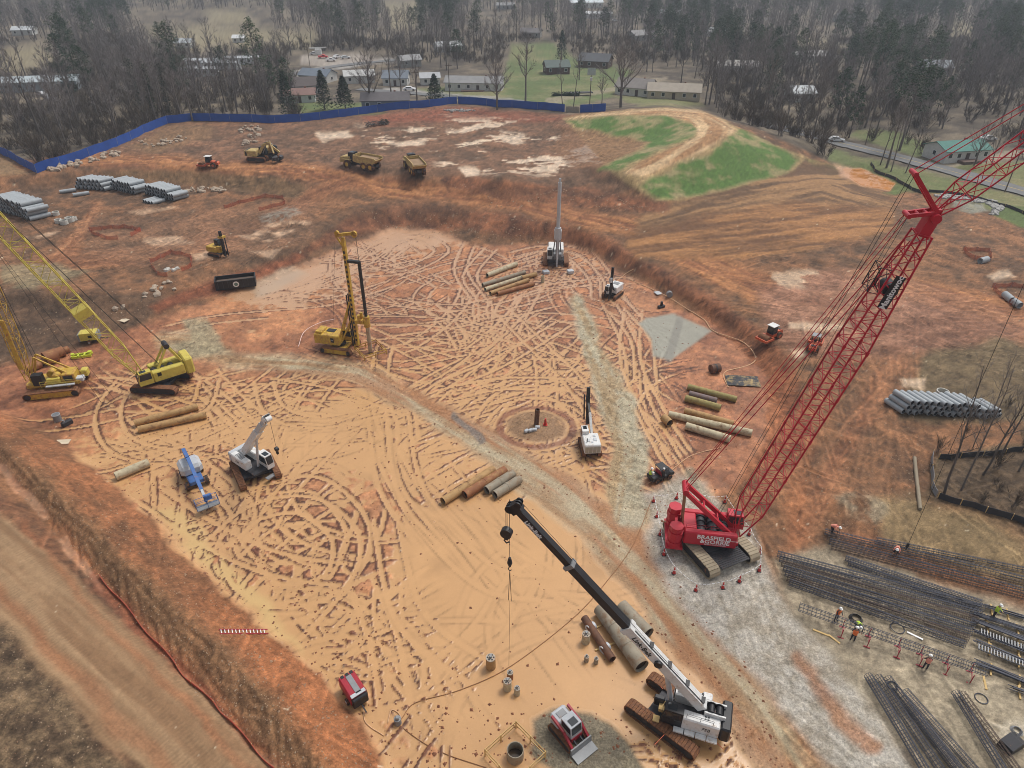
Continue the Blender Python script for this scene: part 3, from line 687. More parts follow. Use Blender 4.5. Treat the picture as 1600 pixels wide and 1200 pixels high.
pathm = pm([(880,186),(930,176.5),(1030,169),(1090,172),(1125,185),(1152,204),(1130,216),(1100,236),(1060,252),(1010,276),(975,271),(1000,253),(1060,227),(1088,214),(1090,202),(1078,190),(1040,180),(960,180)], 2, False)
latp, lonp = latlong([P(985, 272, 8.2), P(1050, 240, 10.4), P(1105, 212, 11.8), P(1114, 196, 12), P(1090, 182, 12), P(1030, 174, 12), P(950, 177, 11)])
lay(mix2(C(200, 172, 138), C(160, 122, 88), sstep(.35, .7, fbm(lonp / 10, latp, 1.2, 3, 59))), pathm * .95, .9, .4)
# pond, ditch stone, road
pondm = pm([(1316,262),(1345,262),(1400,286),(1390,298),(1345,290),(1322,276)], 1.5, False)
lay(C(198, 134, 70), pondm, .12, 0)
lay(C(206, 160, 130), pm([(1300,257),(1330,262),(1335,280),(1315,275)], 4) * .7, .4)
lay(C(120, 116, 92), pm([(1490,308),(1530,318),(1548,330),(1520,334),(1485,322)], 3), .15, 0)
# ------- the pit
L_ = lev - .2 * sstep(.97, .45, lev)
amp = .3 + .7 * sstep(.85, .35, lev)
hm = rut * amp + (n3 - .5) * .6
slur = sstep(-.02, .16, L_ - hm * .75 - .08) * pit
redmud = mix2(C(132, 84, 60), C(178, 122, 88), sstep(.25, .75, n2 * .55 + n5 * .45))
lay(redmud, pit, .62, .5)
lay(mix2(C(176, 124, 88), C(190, 136, 96), n2), pit * sstep(-.45, .1, L_ - hm * .5) * .75, .5, .3)
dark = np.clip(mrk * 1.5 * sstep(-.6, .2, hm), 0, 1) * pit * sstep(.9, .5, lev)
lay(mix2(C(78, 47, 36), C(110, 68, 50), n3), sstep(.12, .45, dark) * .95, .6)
pink = sstep(80, 105, Y) * .8 + .1
slc = mix2(C(200, 156, 108), C(192, 152, 120), np.clip(pink + (n4 - .5) * .5, 0, 1).astype(np.float32))
fs_ = fbm((X * .6 + Y * .8) / 4, X * .8 - Y * .6, .9, 3, 66, .6)
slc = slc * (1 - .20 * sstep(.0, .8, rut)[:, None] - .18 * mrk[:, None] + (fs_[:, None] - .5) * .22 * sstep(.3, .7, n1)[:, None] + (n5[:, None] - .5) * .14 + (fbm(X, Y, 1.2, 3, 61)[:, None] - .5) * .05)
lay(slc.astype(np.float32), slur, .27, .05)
lay(C(206, 176, 122), pm([(235,795),(330,890),(420,975),(470,1020),(430,960),(330,850),(270,790)], 8) * slur * .7, .15)
dz += pit * np.where(True, np.clip(hm, -1.2, 1.2) * .085, 0) * (1 - slur) + pit * slur * (np.minimum(L_, 1) * .06 - .05)
# grey slurry and gravel pads in the pit
GRV = mix2(C(140, 130, 112), C(168, 158, 138), sstep(.3, .7, n3 * .6 + n2 * .4))
def gravel(m, c=None, g=.9): lay(GRV if c is None else c, m, .9, g)
groad = band([(255,535,10),(310,540,20),(370,567,10),(480,570,10),(560,582,12),(640,620,17),(720,670,22),(800,720,26),(870,765,30),(950,830,38),(1020,900,42),(1100,1000,46),(1190,1110,50),(1290,1250,56)], None, 9)
lat2, lon2 = latlong([P(330, 562), P(480, 570), P(560, 582), P(640, 620), P(720, 670), P(800, 720), P(870, 765), P(950, 830), P(1020, 900), P(1100, 1000), P(1190, 1110), P(1290, 1250)])
tr = fbm(lon2 / 12, lat2, 1.0, 4, 63, .6)
lay(mix2(C(158, 128, 98), C(180, 167, 142), np.clip(sstep(.35, .65, tr * .75 + n2 * .25), 0, 1)), np.clip(groad * (.9 + .2 * n3), 0, 1), .85, .6)
dz += groad * (1 - slur) * (tr - .5) * .1
lay(mix2(C(172, 110, 68), C(152, 98, 62), n2), groad * sstep(.54, .66, fbm(lon2 / 16, lat2, 1.6, 3, 64)) * .55, .7)
g2 = band([(895,470,9),(920,520,15),(945,580,20),(968,640,26),(985,700,28),(978,760,30),(990,800,30)], None, 6)
lat3, lon3 = latlong([P(895, 470), P(945, 580), P(985, 700), P(975, 760)])
gravel(g2 * .9, mix2(C(166, 146, 116), C(176, 170, 150), sstep(.35, .6, fbm(lon3 / 10, lat3, 1.1, 3, 65) * .7 + n3 * .3)))
gravel(band([(712,650,6),(735,680,8),(745,690,6)], None, 3) * .9, mix2(C(112, 104, 100), C(140, 130, 122), n3))
gravel(pm([(285,500),(320,497),(345,522),(345,548),(300,560),(258,540),(300,530)], 5) * .85, mix2(C(150, 140, 116), C(166, 156, 132), n3))
lay(mix2(C(146, 144, 132), C(158, 155, 142), n5), pm([(998,505),(1010,497),(1052,490),(1112,517),(1048,563),(1020,556),(1018,530)], 3, False), .45, .1)
lay(C(116, 112, 106), band([(1062,501,6),(1045,560,7)], None, 2, False) * .5)
lay(mix2(C(170, 160, 146), C(192, 172, 148), n5), pm([(390,440),(450,418),(480,425),(440,450),(400,470)], 6) * .5, .4)
gravel(pm([(845,1122),(880,1112),(930,1118),(985,1160),(1030,1210),(880,1215),(850,1170)], 7), mix2(C(112, 104, 90), C(144, 134, 114), n3))
padm = pm([(1010,770),(1060,740),(1110,750),(1140,800),(1180,830),(1200,900),(1250,970),(1320,1040),(1400,1150),(1450,1240),(1330,1240),(1220,1110),(1120,1000),(1050,920),(1015,850)], 12)
gravel(padm * .95, mix2(C(166, 157, 142), C(188, 183, 174), sstep(.3, .65, n3 * .5 + n5 * .5)))
lay(mix2(C(150, 98, 64), C(172, 120, 82), n2), band([(1240,1030,7),(1280,1085,9),(1320,1130,12),(1370,1170,14)], None, 8) * .75)
gravel(band([(1085,740,9),(1100,775,12)], None, 4) * .8)
hp_ = P(838, 668); hd_ = np.hypot((X - hp_.x) / 4.0, (Y - hp_.y) / 3.6)
lay(mix2(C(128, 98, 72), C(158, 126, 96), n3), sstep(1.05, .8, hd_ + (n5 - .5) * .3), .7, .6)
lay(mix2(C(118, 72, 52), C(140, 88, 64), n3), sstep(.16, .06, np.abs(hd_ - 1.15 + (n5 - .5) * .2)) * .8, .5)
# rebar yard
yard = pm([(1205,880),(1290,850),(1380,880),(1600,950),(1900,1000),(1900,1300),(1480,1300),(1420,1180),(1300,1040),(1235,965)], 12)
lay(mix2(C(146, 134, 114), C(170, 158, 136), sstep(.25, .75, n5 * .6 + n3 * .4)), yard * .95, .8, .6)
lay(mix2(C(150, 96, 66), C(170, 118, 84), n2), pm([(1290,830),(1380,850),(1460,870),(1600,930),(1600,960),(1450,905),(1320,870)], 10) * .45)
lay(C(186, 176, 158), pm([(1555,1130),(1600,1115),(1620,1150),(1570,1160)], 8) * sstep(.4, .6, n3) * .8)
# pebbles and clods show as speckle everywhere on dry soil
pv = vnoise(X / .16, Y / .16, 44)
alb *= (1 + (pv[:, None] - .5) * .55 * grit[:, None]).astype(np.float32)
lim = sstep(.955, .985, vnoise(X / .3, Y / .3, 46)) * sstep(.4, .6, fbm(X, Y, 9, 3, 47)) * np.where(Y < 230, 1, 0) * (1 - off) * (1 - slur) * (1 - gr)
lay(C(205, 192, 172), lim * .8)
dz += lim * .05
dz -= 0
# mottling, faint tracks
bankm = pm([(-60,618),(40,658),(165,748),(330,905),(470,1035),(600,1180),(660,1290),(420,1290),(250,1030),(60,820),(-60,700)], 10)
pad2 = pm([(998,505),(1010,497),(1052,490),(1112,517),(1048,563),(1020,556),(1018,530)], 3, False)
flat = np.clip(padm * .85 + yard * .6 + pad2 + groad * .4, 0, 1)
strm = np.maximum(ms1, ms2)
dryw = (1 - .55 * strm) * (1 - pondm) * (1 - slur) * (1 - .7 * roadm) * (1 - .6 * padm) * (1 - .45 * bankm) * (1 - .8 * pad2) * (1 - .3 * yard) * (1 - .6 * off) * (1 - gr * .6)
lum = (alb @ np.array([.3, .59, .11], np.float32))[:, None]; ds_ = (.0 * (1 - slur) * (1 - gr))[:, None].astype(np.float32); alb = alb * (1 - ds_) + lum * ds_
alb *= np.clip(1 + (dryw * ((n2 - .5) * .55 + (n3 - .5) * .6 + (fbm(X, Y, .45, 3, 71, .6) - .5) * .5 + np.clip(dtr, -1, 1) * .3 * (1 - pit) * (1 - roadm)))[:, None], .35, 1.8).astype(np.float32)
cl1 = sstep(.60, .70, fbm(X, Y, .7, 3, 73, .65)); cl2 = sstep(.62, .71, fbm(X, Y, .9, 3, 76, .65))
alb *= (1 - dryw * ((.26 - .14 * bankm) * cl1 - .26 * cl2 * (1 - cl1)))[:, None].astype(np.float32)
alb *= (1 + bankm * (fbm(X, Y, .28, 2, 77) - .5) * .6)[:, None].astype(np.float32)
dz += -np.clip(dtr, -1, 1) * .09 * (1 - pit) * (1 - off) * (1 - roadm) * (1 - .5 * flat)
# relief
dz += (n2 - .5) * .22 * (1 - .85 * flat) * (1 - .6 * bankm) * (1 - pit) * (1 - roadm) * np.where(Y < 330, 1, 0) * (1 - .7 * off) + (n5 - .5) * .5 * (1 - pit) * (1 - roadm) * (1 - berm_all) * (1 - .9 * flat) * (1 - .5 * bankm)
dz += (n3 - .5) * .22 * (1 - .85 * flat) * (1 - .5 * bankm) * (1 - slur) * np.where(Y < 200, 1, 0) * (1 - .6 * roadm)
nearw = sstep(4200, 200, Y) * np.where(np.abs(X) < 34 + .72 * np.clip(Y, 0, None) + 1, 1, 0)
Zf = Zb + dz * nearw
wf = ((1 - .6 * slur) * (1 - .6 * yard) * (1 - off) * (1 - gr) * (1 - .7 * padm) * (1 - .7 * pad2))[:, None].astype(np.float32); alb *= 1 + wf * (np.array([.98, .945, .86], np.float32)[None] - 1)
alb = np.clip(alb, 0.01, .85)

# ------------------------------------------------------------------ one sheet, cut along what it is: pit, roads, embankment, terrain
def ground_material():
    m = bpy.data.materials.new('site_earth'); m.use_nodes = True
    n, l = m.node_tree.nodes, m.node_tree.links; b = n['Principled BSDF']
    a = n.new('ShaderNodeAttribute'); a.attribute_name = 'soil'
    w = n.new('ShaderNodeAttribute'); w.attribute_name = 'surface'
    sp = n.new('ShaderNodeSeparateColor'); l.new(w.outputs['Color'], sp.inputs[0])
    tc = n.new('ShaderNodeTexCoord')
    f1 = n.new('ShaderNodeTexNoise'); f1.inputs['Scale'].default_value = 6.0; f1.inputs['Detail'].default_value = 6; f1.inputs['Roughness'].default_value = .75
    l.new(tc.outputs['Object'], f1.inputs['Vector'])
    mr = n.new('ShaderNodeMapRange'); mr.inputs[1].default_value = .3; mr.inputs[2].default_value = .7; mr.inputs[3].default_value = -.55; mr.inputs[4].default_value = .55
    l.new(f1.outputs['Fac'], mr.inputs[0])
    mu = n.new('ShaderNodeMath'); mu.operation = 'MULTIPLY_ADD'; l.new(mr.outputs[0], mu.inputs[0]); l.new(sp.outputs[1], mu.inputs[1]); mu.inputs[2].default_value = 1.0
    mx = n.new('ShaderNodeMix'); mx.data_type = 'RGBA'; mx.blend_type = 'MULTIPLY'; mx.inputs[0].default_value = 1
    l.new(a.outputs['Color'], mx.inputs[6]); l.new(mu.outputs[0], mx.inputs[7]); l.new(mx.outputs[2], b.inputs['Base Color'])
    l.new(sp.outputs[0], b.inputs['Roughness'])
    b.inputs['Specular IOR Level'].default_value = .4
    f2 = n.new('ShaderNodeTexNoise'); f2.inputs['Scale'].default_value = 3.2; f2.inputs['Detail'].default_value = 7; f2.inputs['Roughness'].default_value = .7
    l.new(tc.outputs['Object'], f2.inputs['Vector'])
    bp = n.new('ShaderNodeBump'); bp.inputs['Distance'].default_value = .2
    l.new(sp.outputs[1], bp.inputs['Strength']); l.new(f2.outputs['Fac'], bp.inputs['Height']); l.new(bp.outputs[0], b.inputs['Normal'])
    return m
GM = ground_material()
idx = np.arange(NR * NC).reshape(NR, NC)
quads = np.stack([idx[:-1, :-1], idx[:-1, 1:], idx[1:, 1:], idx[1:, :-1]], -1).reshape(-1, 4)
P3 = np.stack([X, Y, Zf], 1)
# normals of the whole sheet so that the cuts do not show
ZG = Zf.reshape(NR, NC)
ex = np.gradient(np.stack([XX, YY, ZG], -1), axis=1); ey = np.gradient(np.stack([XX, YY, ZG], -1), axis=0)
NG = np.cross(ex, ey).reshape(-1, 3); NG /= np.linalg.norm(NG, axis=1)[:, None] + 1e-12
qc = lambda A: A[quads].mean(1)
zone = np.zeros(len(quads), int)
zone[qc(pit) > .5] = 1
zone[(qc(groad) > .5) | (qc(g2) > .5)] = 2
zone[qc(roadm) > .5] = 3
zone[qc(berm_all) > .5] = 4
zone[(qc(yard) > .5) | (qc(padm) > .5)] = 5
for zi, nm in enumerate(['terrain', 'pit_floor', 'gravel_road', 'haul_road', 'embankment', 'gravel_yard']):
    q = quads[zone == zi]
    if len(q) == 0: continue
    u, inv = np.unique(q, return_inverse=True); inv = inv.reshape(-1)
    me = bpy.data.meshes.new(nm)
    me.vertices.add(len(u)); me.vertices.foreach_set('co', P3[u].ravel())
    me.loops.add(len(inv)); me.loops.foreach_set('vertex_index', inv)
    me.polygons.add(len(q)); me.polygons.foreach_set('loop_start', np.arange(len(q)) * 4); me.polygons.foreach_set('loop_total', np.full(len(q), 4))
    me.polygons.foreach_set('use_smooth', np.ones(len(q), bool))
    me.update(calc_edges=True)
    ca = me.color_attributes.new('soil', 'FLOAT_COLOR', 'POINT'); ca.data.foreach_set('color', np.concatenate([alb[u], np.ones((len(u), 1), np.float32)], 1).ravel())
    cb = me.color_attributes.new('surface', 'FLOAT_COLOR', 'POINT'); cb.data.foreach_set('color', np.stack([rough[u], grit[u], grit[u] * 0, grit[u] * 0 + 1], 1).astype(np.float32).ravel())
    me.normals_split_custom_set_from_vertices(NG[u].tolist())
    me.materials.append(GM)
    o = obj(nm, me); o['kind'] = 'structure'

# what a line of sight meets on the ground; level at a place
_tin = BVHTree.FromPolygons([(p.x, p.y, z) for p, z in zip(cv, cz)], tris)
def ground_z(x, y):
    r = int(np.clip(np.searchsorted(rows, y) - 1, 0, NR - 2)); ty = (y - rows[r]) / (rows[r + 1] - rows[r])
    z = 0
    for k, wgt in ((r, 1 - ty), (r + 1, ty)):
        z += wgt * np.interp(x / hw[k], uc, ZG[k])
    return float(z)
def g(px, py, dz_=0.0):
    """ground point seen at a photo pixel"""
    d = ray(px, py); h = _tin.ray_cast(Vector((0, 0, CAM_H)), d.normalized())
    p = h[0] if h[0] is not None else P(px, py, 2)
    z = ground_z(p.x, p.y)
    for _ in range(3): p = P(px, py, z); z = ground_z(p.x, p.y)
    return Vector((p.x, p.y, z + dz_))
def gw_(x, y, dz_=0.0): return Vector((x, y, ground_z(x, y) + dz_))
def head(p, q): return math.atan2(q.y - p.y, q.x - p.x)
# ------------------------------------------------------------------ trees
def leafmat(name, c1, c2, rough=.8):
    m = bpy.data.materials.new(name); m.use_nodes = True; n, l = m.node_tree.nodes, m.node_tree.links; b = n['Principled BSDF']
    oi = n.new('ShaderNodeObjectInfo'); tc = n.new('ShaderNodeTexCoord'); no = n.new('ShaderNodeTexNoise'); no.inputs['Scale'].default_value = .5
    l.new(tc.outputs['Object'], no.inputs['Vector'])
    ad = n.new('ShaderNodeMath'); ad.operation = 'ADD'; l.new(oi.outputs['Random'], ad.inputs[0]); l.new(no.outputs['Fac'], ad.inputs[1])
    mu = n.new('ShaderNodeMath'); mu.operation = 'MULTIPLY'; mu.inputs[1].default_value = .6; l.new(ad.outputs[0], mu.inputs[0])
    mx = n.new('ShaderNodeMix'); mx.data_type = 'RGBA'; l.new(mu.outputs[0], mx.inputs[0]); mx.inputs[6].default_value = (*c1, 1); mx.inputs[7].default_value = (*c2, 1)
    l.new(mx.outputs[2], b.inputs['Base Color']); b.inputs['Roughness'].default_value = rough; b.inputs['Specular IOR Level'].default_value = .2
    return m
BARK = leafmat('bark', srgb(80, 74, 71), srgb(124, 116, 110)); TWIG = leafmat('twigs', srgb(106, 100, 98), srgb(148, 140, 136))
NEEDLE = leafmat('pine_needles', srgb(30, 46, 34), srgb(64, 84, 52)); CEDAR = leafmat('cedar_needles', srgb(24, 38, 32), srgb(50, 66, 48)); VINE = leafmat('ivy', srgb(40, 48, 36), srgb(66, 72, 52)); SCRUB = leafmat('scrub_twigs', srgb(70, 62, 54), srgb(108, 96, 82))
def rvec(r, s=1.0):
    while True:
        v = Vector((r.uniform(-1, 1), r.uniform(-1, 1), r.uniform(-1, 1)))
        if .05 < v.length < 1: return v * s
def bare_tree(seed, h, spread=.32, first=.3, limbs=11, twigs=9, tw=.10, lean=.0, tr=.018, sub=6):
    r = random.Random(seed); T, W = MB(), MB()
    pts = []; x = y = 0.; dx, dy = r.uniform(-1, 1) * lean, r.uniform(-1, 1) * lean
    for k in range(8):
        pts.append(Vector((x, y, h * .92 * k / 7))); x += dx * h / 7 + r.uniform(-.02, .02) * h * .5; y += dy * h / 7 + r.uniform(-.02, .02) * h * .5
    T.path(pts, h * tr, 6, h * tr * .15)
    def at(t):
        f = t * 7; k = min(int(f), 6); return pts[k].lerp(pts[k + 1], f - k)
    def twig(p, d, L):
        q = p + d * L; s_ = d.cross(rvec(r)).normalized() * tw * r.uniform(.5, 1)
        W.add([p - s_ * .5, p + s_ * .5, q], [(0, 1, 2)])
    for i in range(limbs):
        t = first + (1 - first) * (i + r.random()) / limbs; p = at(min(t, .98)); az = i * 2.4 + r.uniform(-.5, .5)
        up = r.uniform(.55, 1.1) + t * .5; d = Vector((math.cos(az), math.sin(az), up)).normalized()
        L = h * spread * (1.25 - .75 * t) * r.uniform(.8, 1.2); q = p; R = h * tr * .5 * (1.15 - t)
        lp = [p]
        for k in range(4): d = (d + rvec(r, .22) + Vector((0, 0, .08))).normalized(); q = q + d * L / 4; lp.append(q)
        T.path(lp, R, 4, R * .25)
        for j in range(sub):
            f = .25 + .75 * j / max(sub - 1, 1); k = min(int(f * 4), 3); b = lp[k].lerp(lp[k + 1], f * 4 - k)
            e = ((lp[k + 1] - lp[k]).normalized() + rvec(r, .9) + Vector((0, 0, .25))).normalized(); L2 = L * .45 * r.uniform(.6, 1.1)
            c = b + e * L2; T.bar(b, c, R * .45, R * .45, None, R * .12, R * .12)
            for m in range(twigs):
                s = b.lerp(c, .25 + .75 * m / twigs); twig(s, (e + rvec(r, .9) + Vector((0, 0, .2))).normalized(), L2 * r.uniform(.5, .9))
    for m in range(twigs * 4): twig(at(r.uniform(.7, 1)), (rvec(r) + Vector((0, 0, 1))).normalized(), h * .09)
    return T, W
def clump(W, r, c, rad, n, sz, flat=.6):
    for _ in range(n):
        p = c + Vector((v := rvec(r))) * rad; a = rvec(r).normalized(); b = a.cross(rvec(r)).normalized() * sz * r.uniform(.6, 1.2); a = a * sz * r.uniform(.6, 1.2); a.z *= flat; b.z *= flat
        W.add([p - a, p + b * .6, p + a * .8, p - b * .5], [(0, 1, 2, 3)])
def pine(seed, h, first=.42):
    r = random.Random(seed); T, W = MB(), MB()
    top = Vector((r.uniform(-.4, .4), r.uniform(-.4, .4), h)); pts = [Vector((0, 0, 0)).lerp(top, k / 6) + Vector((r.uniform(-.12, .12), r.uniform(-.12, .12), 0)) * (k > 0) for k in range(7)]
    T.path(pts, h * .017, 6, h * .003)
    for i in range(26):
        t = first + (1 - first) * ((i + r.random()) / 26); p = Vector((0, 0, 0)).lerp(top, t); az = i * 2.4 + r.uniform(-.4, .4)
        L = h * .2 * math.sin(min(1, (1.04 - t) / (1 - first) * 1.5) * math.pi / 2) * r.uniform(.65, 1.1); d = Vector((math.cos(az), math.sin(az), r.uniform(.0, .4))).normalized(); q = p + d * L
        T.bar(p, q, h * .005, h * .005, None, h * .0015, h * .0015)
        for f in (.45, .75, 1.0): clump(W, r, p.lerp(q, f), h * .045 * (1.25 - .3 * f), 20, .34)
    return T, W
def cedar(seed, h, wd=.24):
    r = random.Random(seed); T, W = MB(), MB()
    T.path([(0, 0, 0), (0, 0, h * .5), (.1, 0, h * .95)], h * .02, 6, .03)
    for i in range(1500):
        t = r.random() ** .8; z = h * (.06 + .93 * t); R = h * wd * (1 - t) ** .75 * (.8 + .25 * math.sin(i * 2.1 + z * 3)) + .12; az = r.uniform(0, 6.283); q = math.sqrt(r.uniform(.35, 1)) * R
        p = Vector((math.cos(az) * q, math.sin(az) * q, z)); clump(W, r, p, .25, 1, .34)
        if i % 14 == 0: T.bar((0, 0, z), p, .06, .06, None, .02, .02)
    return T, W
def ivy_tree(seed, h):
    T, W0 = bare_tree(seed, h, .16, .45, 8, 4, .05); r = random.Random(seed + 1); W = MB()
    for k in range(90):
        z = h * r.uniform(.1, .95); clump(W, r, Vector((r.uniform(-.5, .5), r.uniform(-.5, .5), z)), .9, 8, .3)
    W.v, W.f, W.sm = W.v, W.f, W.sm
    o = len(W.v); W.v += W0.v; W.f += [tuple(i + o for i in f) for f in W0.f]; W.sm += W0.sm
    return T, W
def shrub(seed, h):
    r = random.Random(seed); T, W = MB(), MB()
    for k in range(16):
        d = (rvec(r) + Vector((0, 0, 1.5))).normalized(); p = Vector((r.uniform(-.5, .5), r.uniform(-.5, .5), 0)); q = p + d * h * r.uniform(.5, 1)
        T.bar(p, q, .05, .05, None, .015, .015)
        for m in range(12):
            s = p.lerp(q, r.uniform(.3, 1)); e = (d + rvec(r, .8)).normalized() * h * .35; n = e.cross(rvec(r)).normalized() * .035; W.add([s - n, s + n, s + e], [(0, 1, 2)])
    return T, W
def kind(fn, args, bm, cm): return [tuple(w.mesh(nm, m) for w, nm, m in zip(fn(*a), ('trunk', 'crown'), (bm, cm))) for a in args]
K_BARE = kind(bare_tree, [(11, 15, .30), (12, 16, .34), (13, 14, .28, .35), (14, 17, .26, .4), (15, 13, .36), (16, 18, .24, .45, 10), (17, 12, .34), (18, 16, .3, .35)], BARK, TWIG)
K_SLIM = kind(bare_tree, [(31, 15, .14, .4, 9, 7, .08, .05, .010, 4), (32, 16, .13, .45, 9, 7, .09, .09, .010, 4), (33, 14, .15, .4, 9, 7, .08, .08, .011, 4)], BARK, TWIG)
K_OAK = kind(bare_tree, [(41, 15, .42, .22, 17, 13, .07, .0, .028, 8), (42, 16, .40, .25, 17, 13, .07, .0, .026, 8)], BARK, TWIG)
K_PINE = kind(pine, [(51, 19), (52, 17), (53, 21), (54, 16, .3), (55, 20, .5)], BARK, NEEDLE)
K_CED = kind(cedar, [(61, 10, .3), (62, 11, .26), (63, 8, .38)], BARK, CEDAR)
K_IVY = kind(ivy_tree, [(71, 17), (72, 15)], BARK, VINE)
K_SHR = kind(shrub, [(81, 3), (82, 4), (83, 2.4)], BARK, SCRUB)
def plant(nm, me, loc, rz, sc, label, cat, group=None):
    t = thing(nm, label, cat, loc, rz, group); t.scale = sc
    obj('trunk', me[0], t); obj('crown', me[1], t); return t

# --- where nothing grows: lawns, fields, yards, roads (photo outlines)
CLEAR = [[(790,68),(860,62),(905,92),(990,108),(965,152),(900,166),(755,162),(785,110)],[(640,120),(700,112),(800,118),(805,160),(640,160)],[(462,118),(640,110),(640,170),(470,186)],[(960,138),(1060,140),(1085,166),(1000,168)],
 [(1300,212),(1440,240),(1600,285),(1640,370),(1540,335),(1400,305),(1290,255)],[(1440,205),(1545,200),(1600,240),(1600,280),(1440,255)],[(230,45),(330,40),(420,48),(400,75),(260,78)],[(320,18),(380,16),(400,40),(330,36)],[(600,4),(660,0),(650,45),(610,45)],[(400,50),(490,48),(500,75),(410,72)],
 [(460,82),(610,80),(620,105),(430,128)],[(0,70),(90,62),(130,100),(0,126)],[(200,20),(420,12),(440,84),(220,86)],[(740,20),(800,20),(800,60),(750,60)],[(290,90),(400,88),(400,120),(290,128)],[(20,125),(100,120),(100,165),(30,160)],[(1240,60),(1300,62),(1340,85),(1250,82)],[(1350,45),(1470,50),(1460,66),(1350,56)],[(895,0),(960,0),(965,35),(890,35)],[(855,95),(960,85),(960,112),(855,118)],[(1000,128),(1095,132),(1095,160),(1000,158)]]
THIN = [(380,78),(760,78),(1000,70),(1110,120),(1100,168),(800,172),(470,186),(400,150)]
def in_any(a, b): return any(in1(q, a, b) for q in CLEAR)
rt = random.Random(21)
cand = []
while len(cand) < 6800:
    y = rt.uniform(180 ** 1.6, 960 ** 1.6) ** (1 / 1.6); x = rt.uniform(-1, 1) * (34 + .66 * y); z = ground_z(x, y); a, b = project(x, y, z)
    if not (-60 < a < 1660) or b > 320: continue
    if in1(FENCE, a, b) == False: continue
    if in_any(a, b): continue
    # keep a strip outside the fence free
    if pdist(FENCE[:24], np.array([a]), np.array([b]), False)[0] < 5 and a > 560: continue
    if in1(THIN, a, b) and rt.random() < .5: continue
    if a > 1180 and b > 150 and rt.random() < .15: continue
    cand.append((y, x, z, a, b))
cand.sort()
PINEZ = [([(1290,60),(1440,110),(1480,200),(1380,230),(1330,150)], .35), ([(960,40),(1120,20),(1190,120),(1060,140)], .4), ([(1350,0),(1480,0),(1490,50),(1380,50)], .8), ([(640,0),(720,0),(720,60),(640,60)], .5), ([(150,0),(220,0),(220,50),(150,50)], .5), ([(1540,40),(1600,40),(1600,130),(1540,130)], .7), ([(90,95),(140,95),(130,140),(90,140)], .6)]
nb = npn = 0; rest = {'b': [], 'p': []}
AREAS = [(-99, 60, 'behind the corner of the blue fence at far left'), (60, 170, 'behind the blue fence left of the ivy trunks'), (170, 300, 'around the ivy clad trunks behind the blue fence'), (300, 460, 'in front of the mobile homes beyond the blue fence'), (460, 640, 'among the small white houses beyond the blue fence'), (640, 960, 'near the long white house and lawns beyond the blue fence'), (960, 1110, 'behind the left half of the grassy berm'), (1110, 1260, 'behind the right half of the grassy berm'), (1260, 1360, 'near the left end of the grey road'), (1360, 1480, 'between the big pine and the grey road'), (1480, 1700, 'around the house with the green roof')]
def where(a, y):
    ar = [q for q in AREAS if q[0] <= a < q[1]]; return (ar[0][2] if ar else 'in the wood') + (', front rows' if y < 262 else ', farther rows')
for y, x, z, a, b in cand:
    pp = .10
    for q, w in PINEZ:
        if in1(q, a, b): pp = w
    if rt.random() < pp:
        if npn < 130:
            npn += 1; wh = where(a, y)
            s = rt.uniform(.75, 1.1); plant('pine_tree', rt.choice(K_PINE), (x, y, z - .2), rt.uniform(0, 6.28), (s, s, s * rt.uniform(.9, 1.1)), 'dark pine ' + wh, 'tree', 'pine trees ' + wh)
        else: rest['p'].append((x, y, z))
    else:
        if nb < 270:
            nb += 1; wh = where(a, y)
            s = rt.uniform(.75, 1.2); slim = rt.random() < .45; kd = 'slender leafless tree ' if slim else 'broad leafless tree '; plant('bare_tree', rt.choice(K_SLIM if slim else K_BARE), (x, y, z - .2), rt.uniform(0, 6.28), (s, s, s * rt.uniform(.9, 1.15)), kd + wh, 'tree', kd.strip() + 's ' + wh)
        else: rest['b'].append((x, y, z))
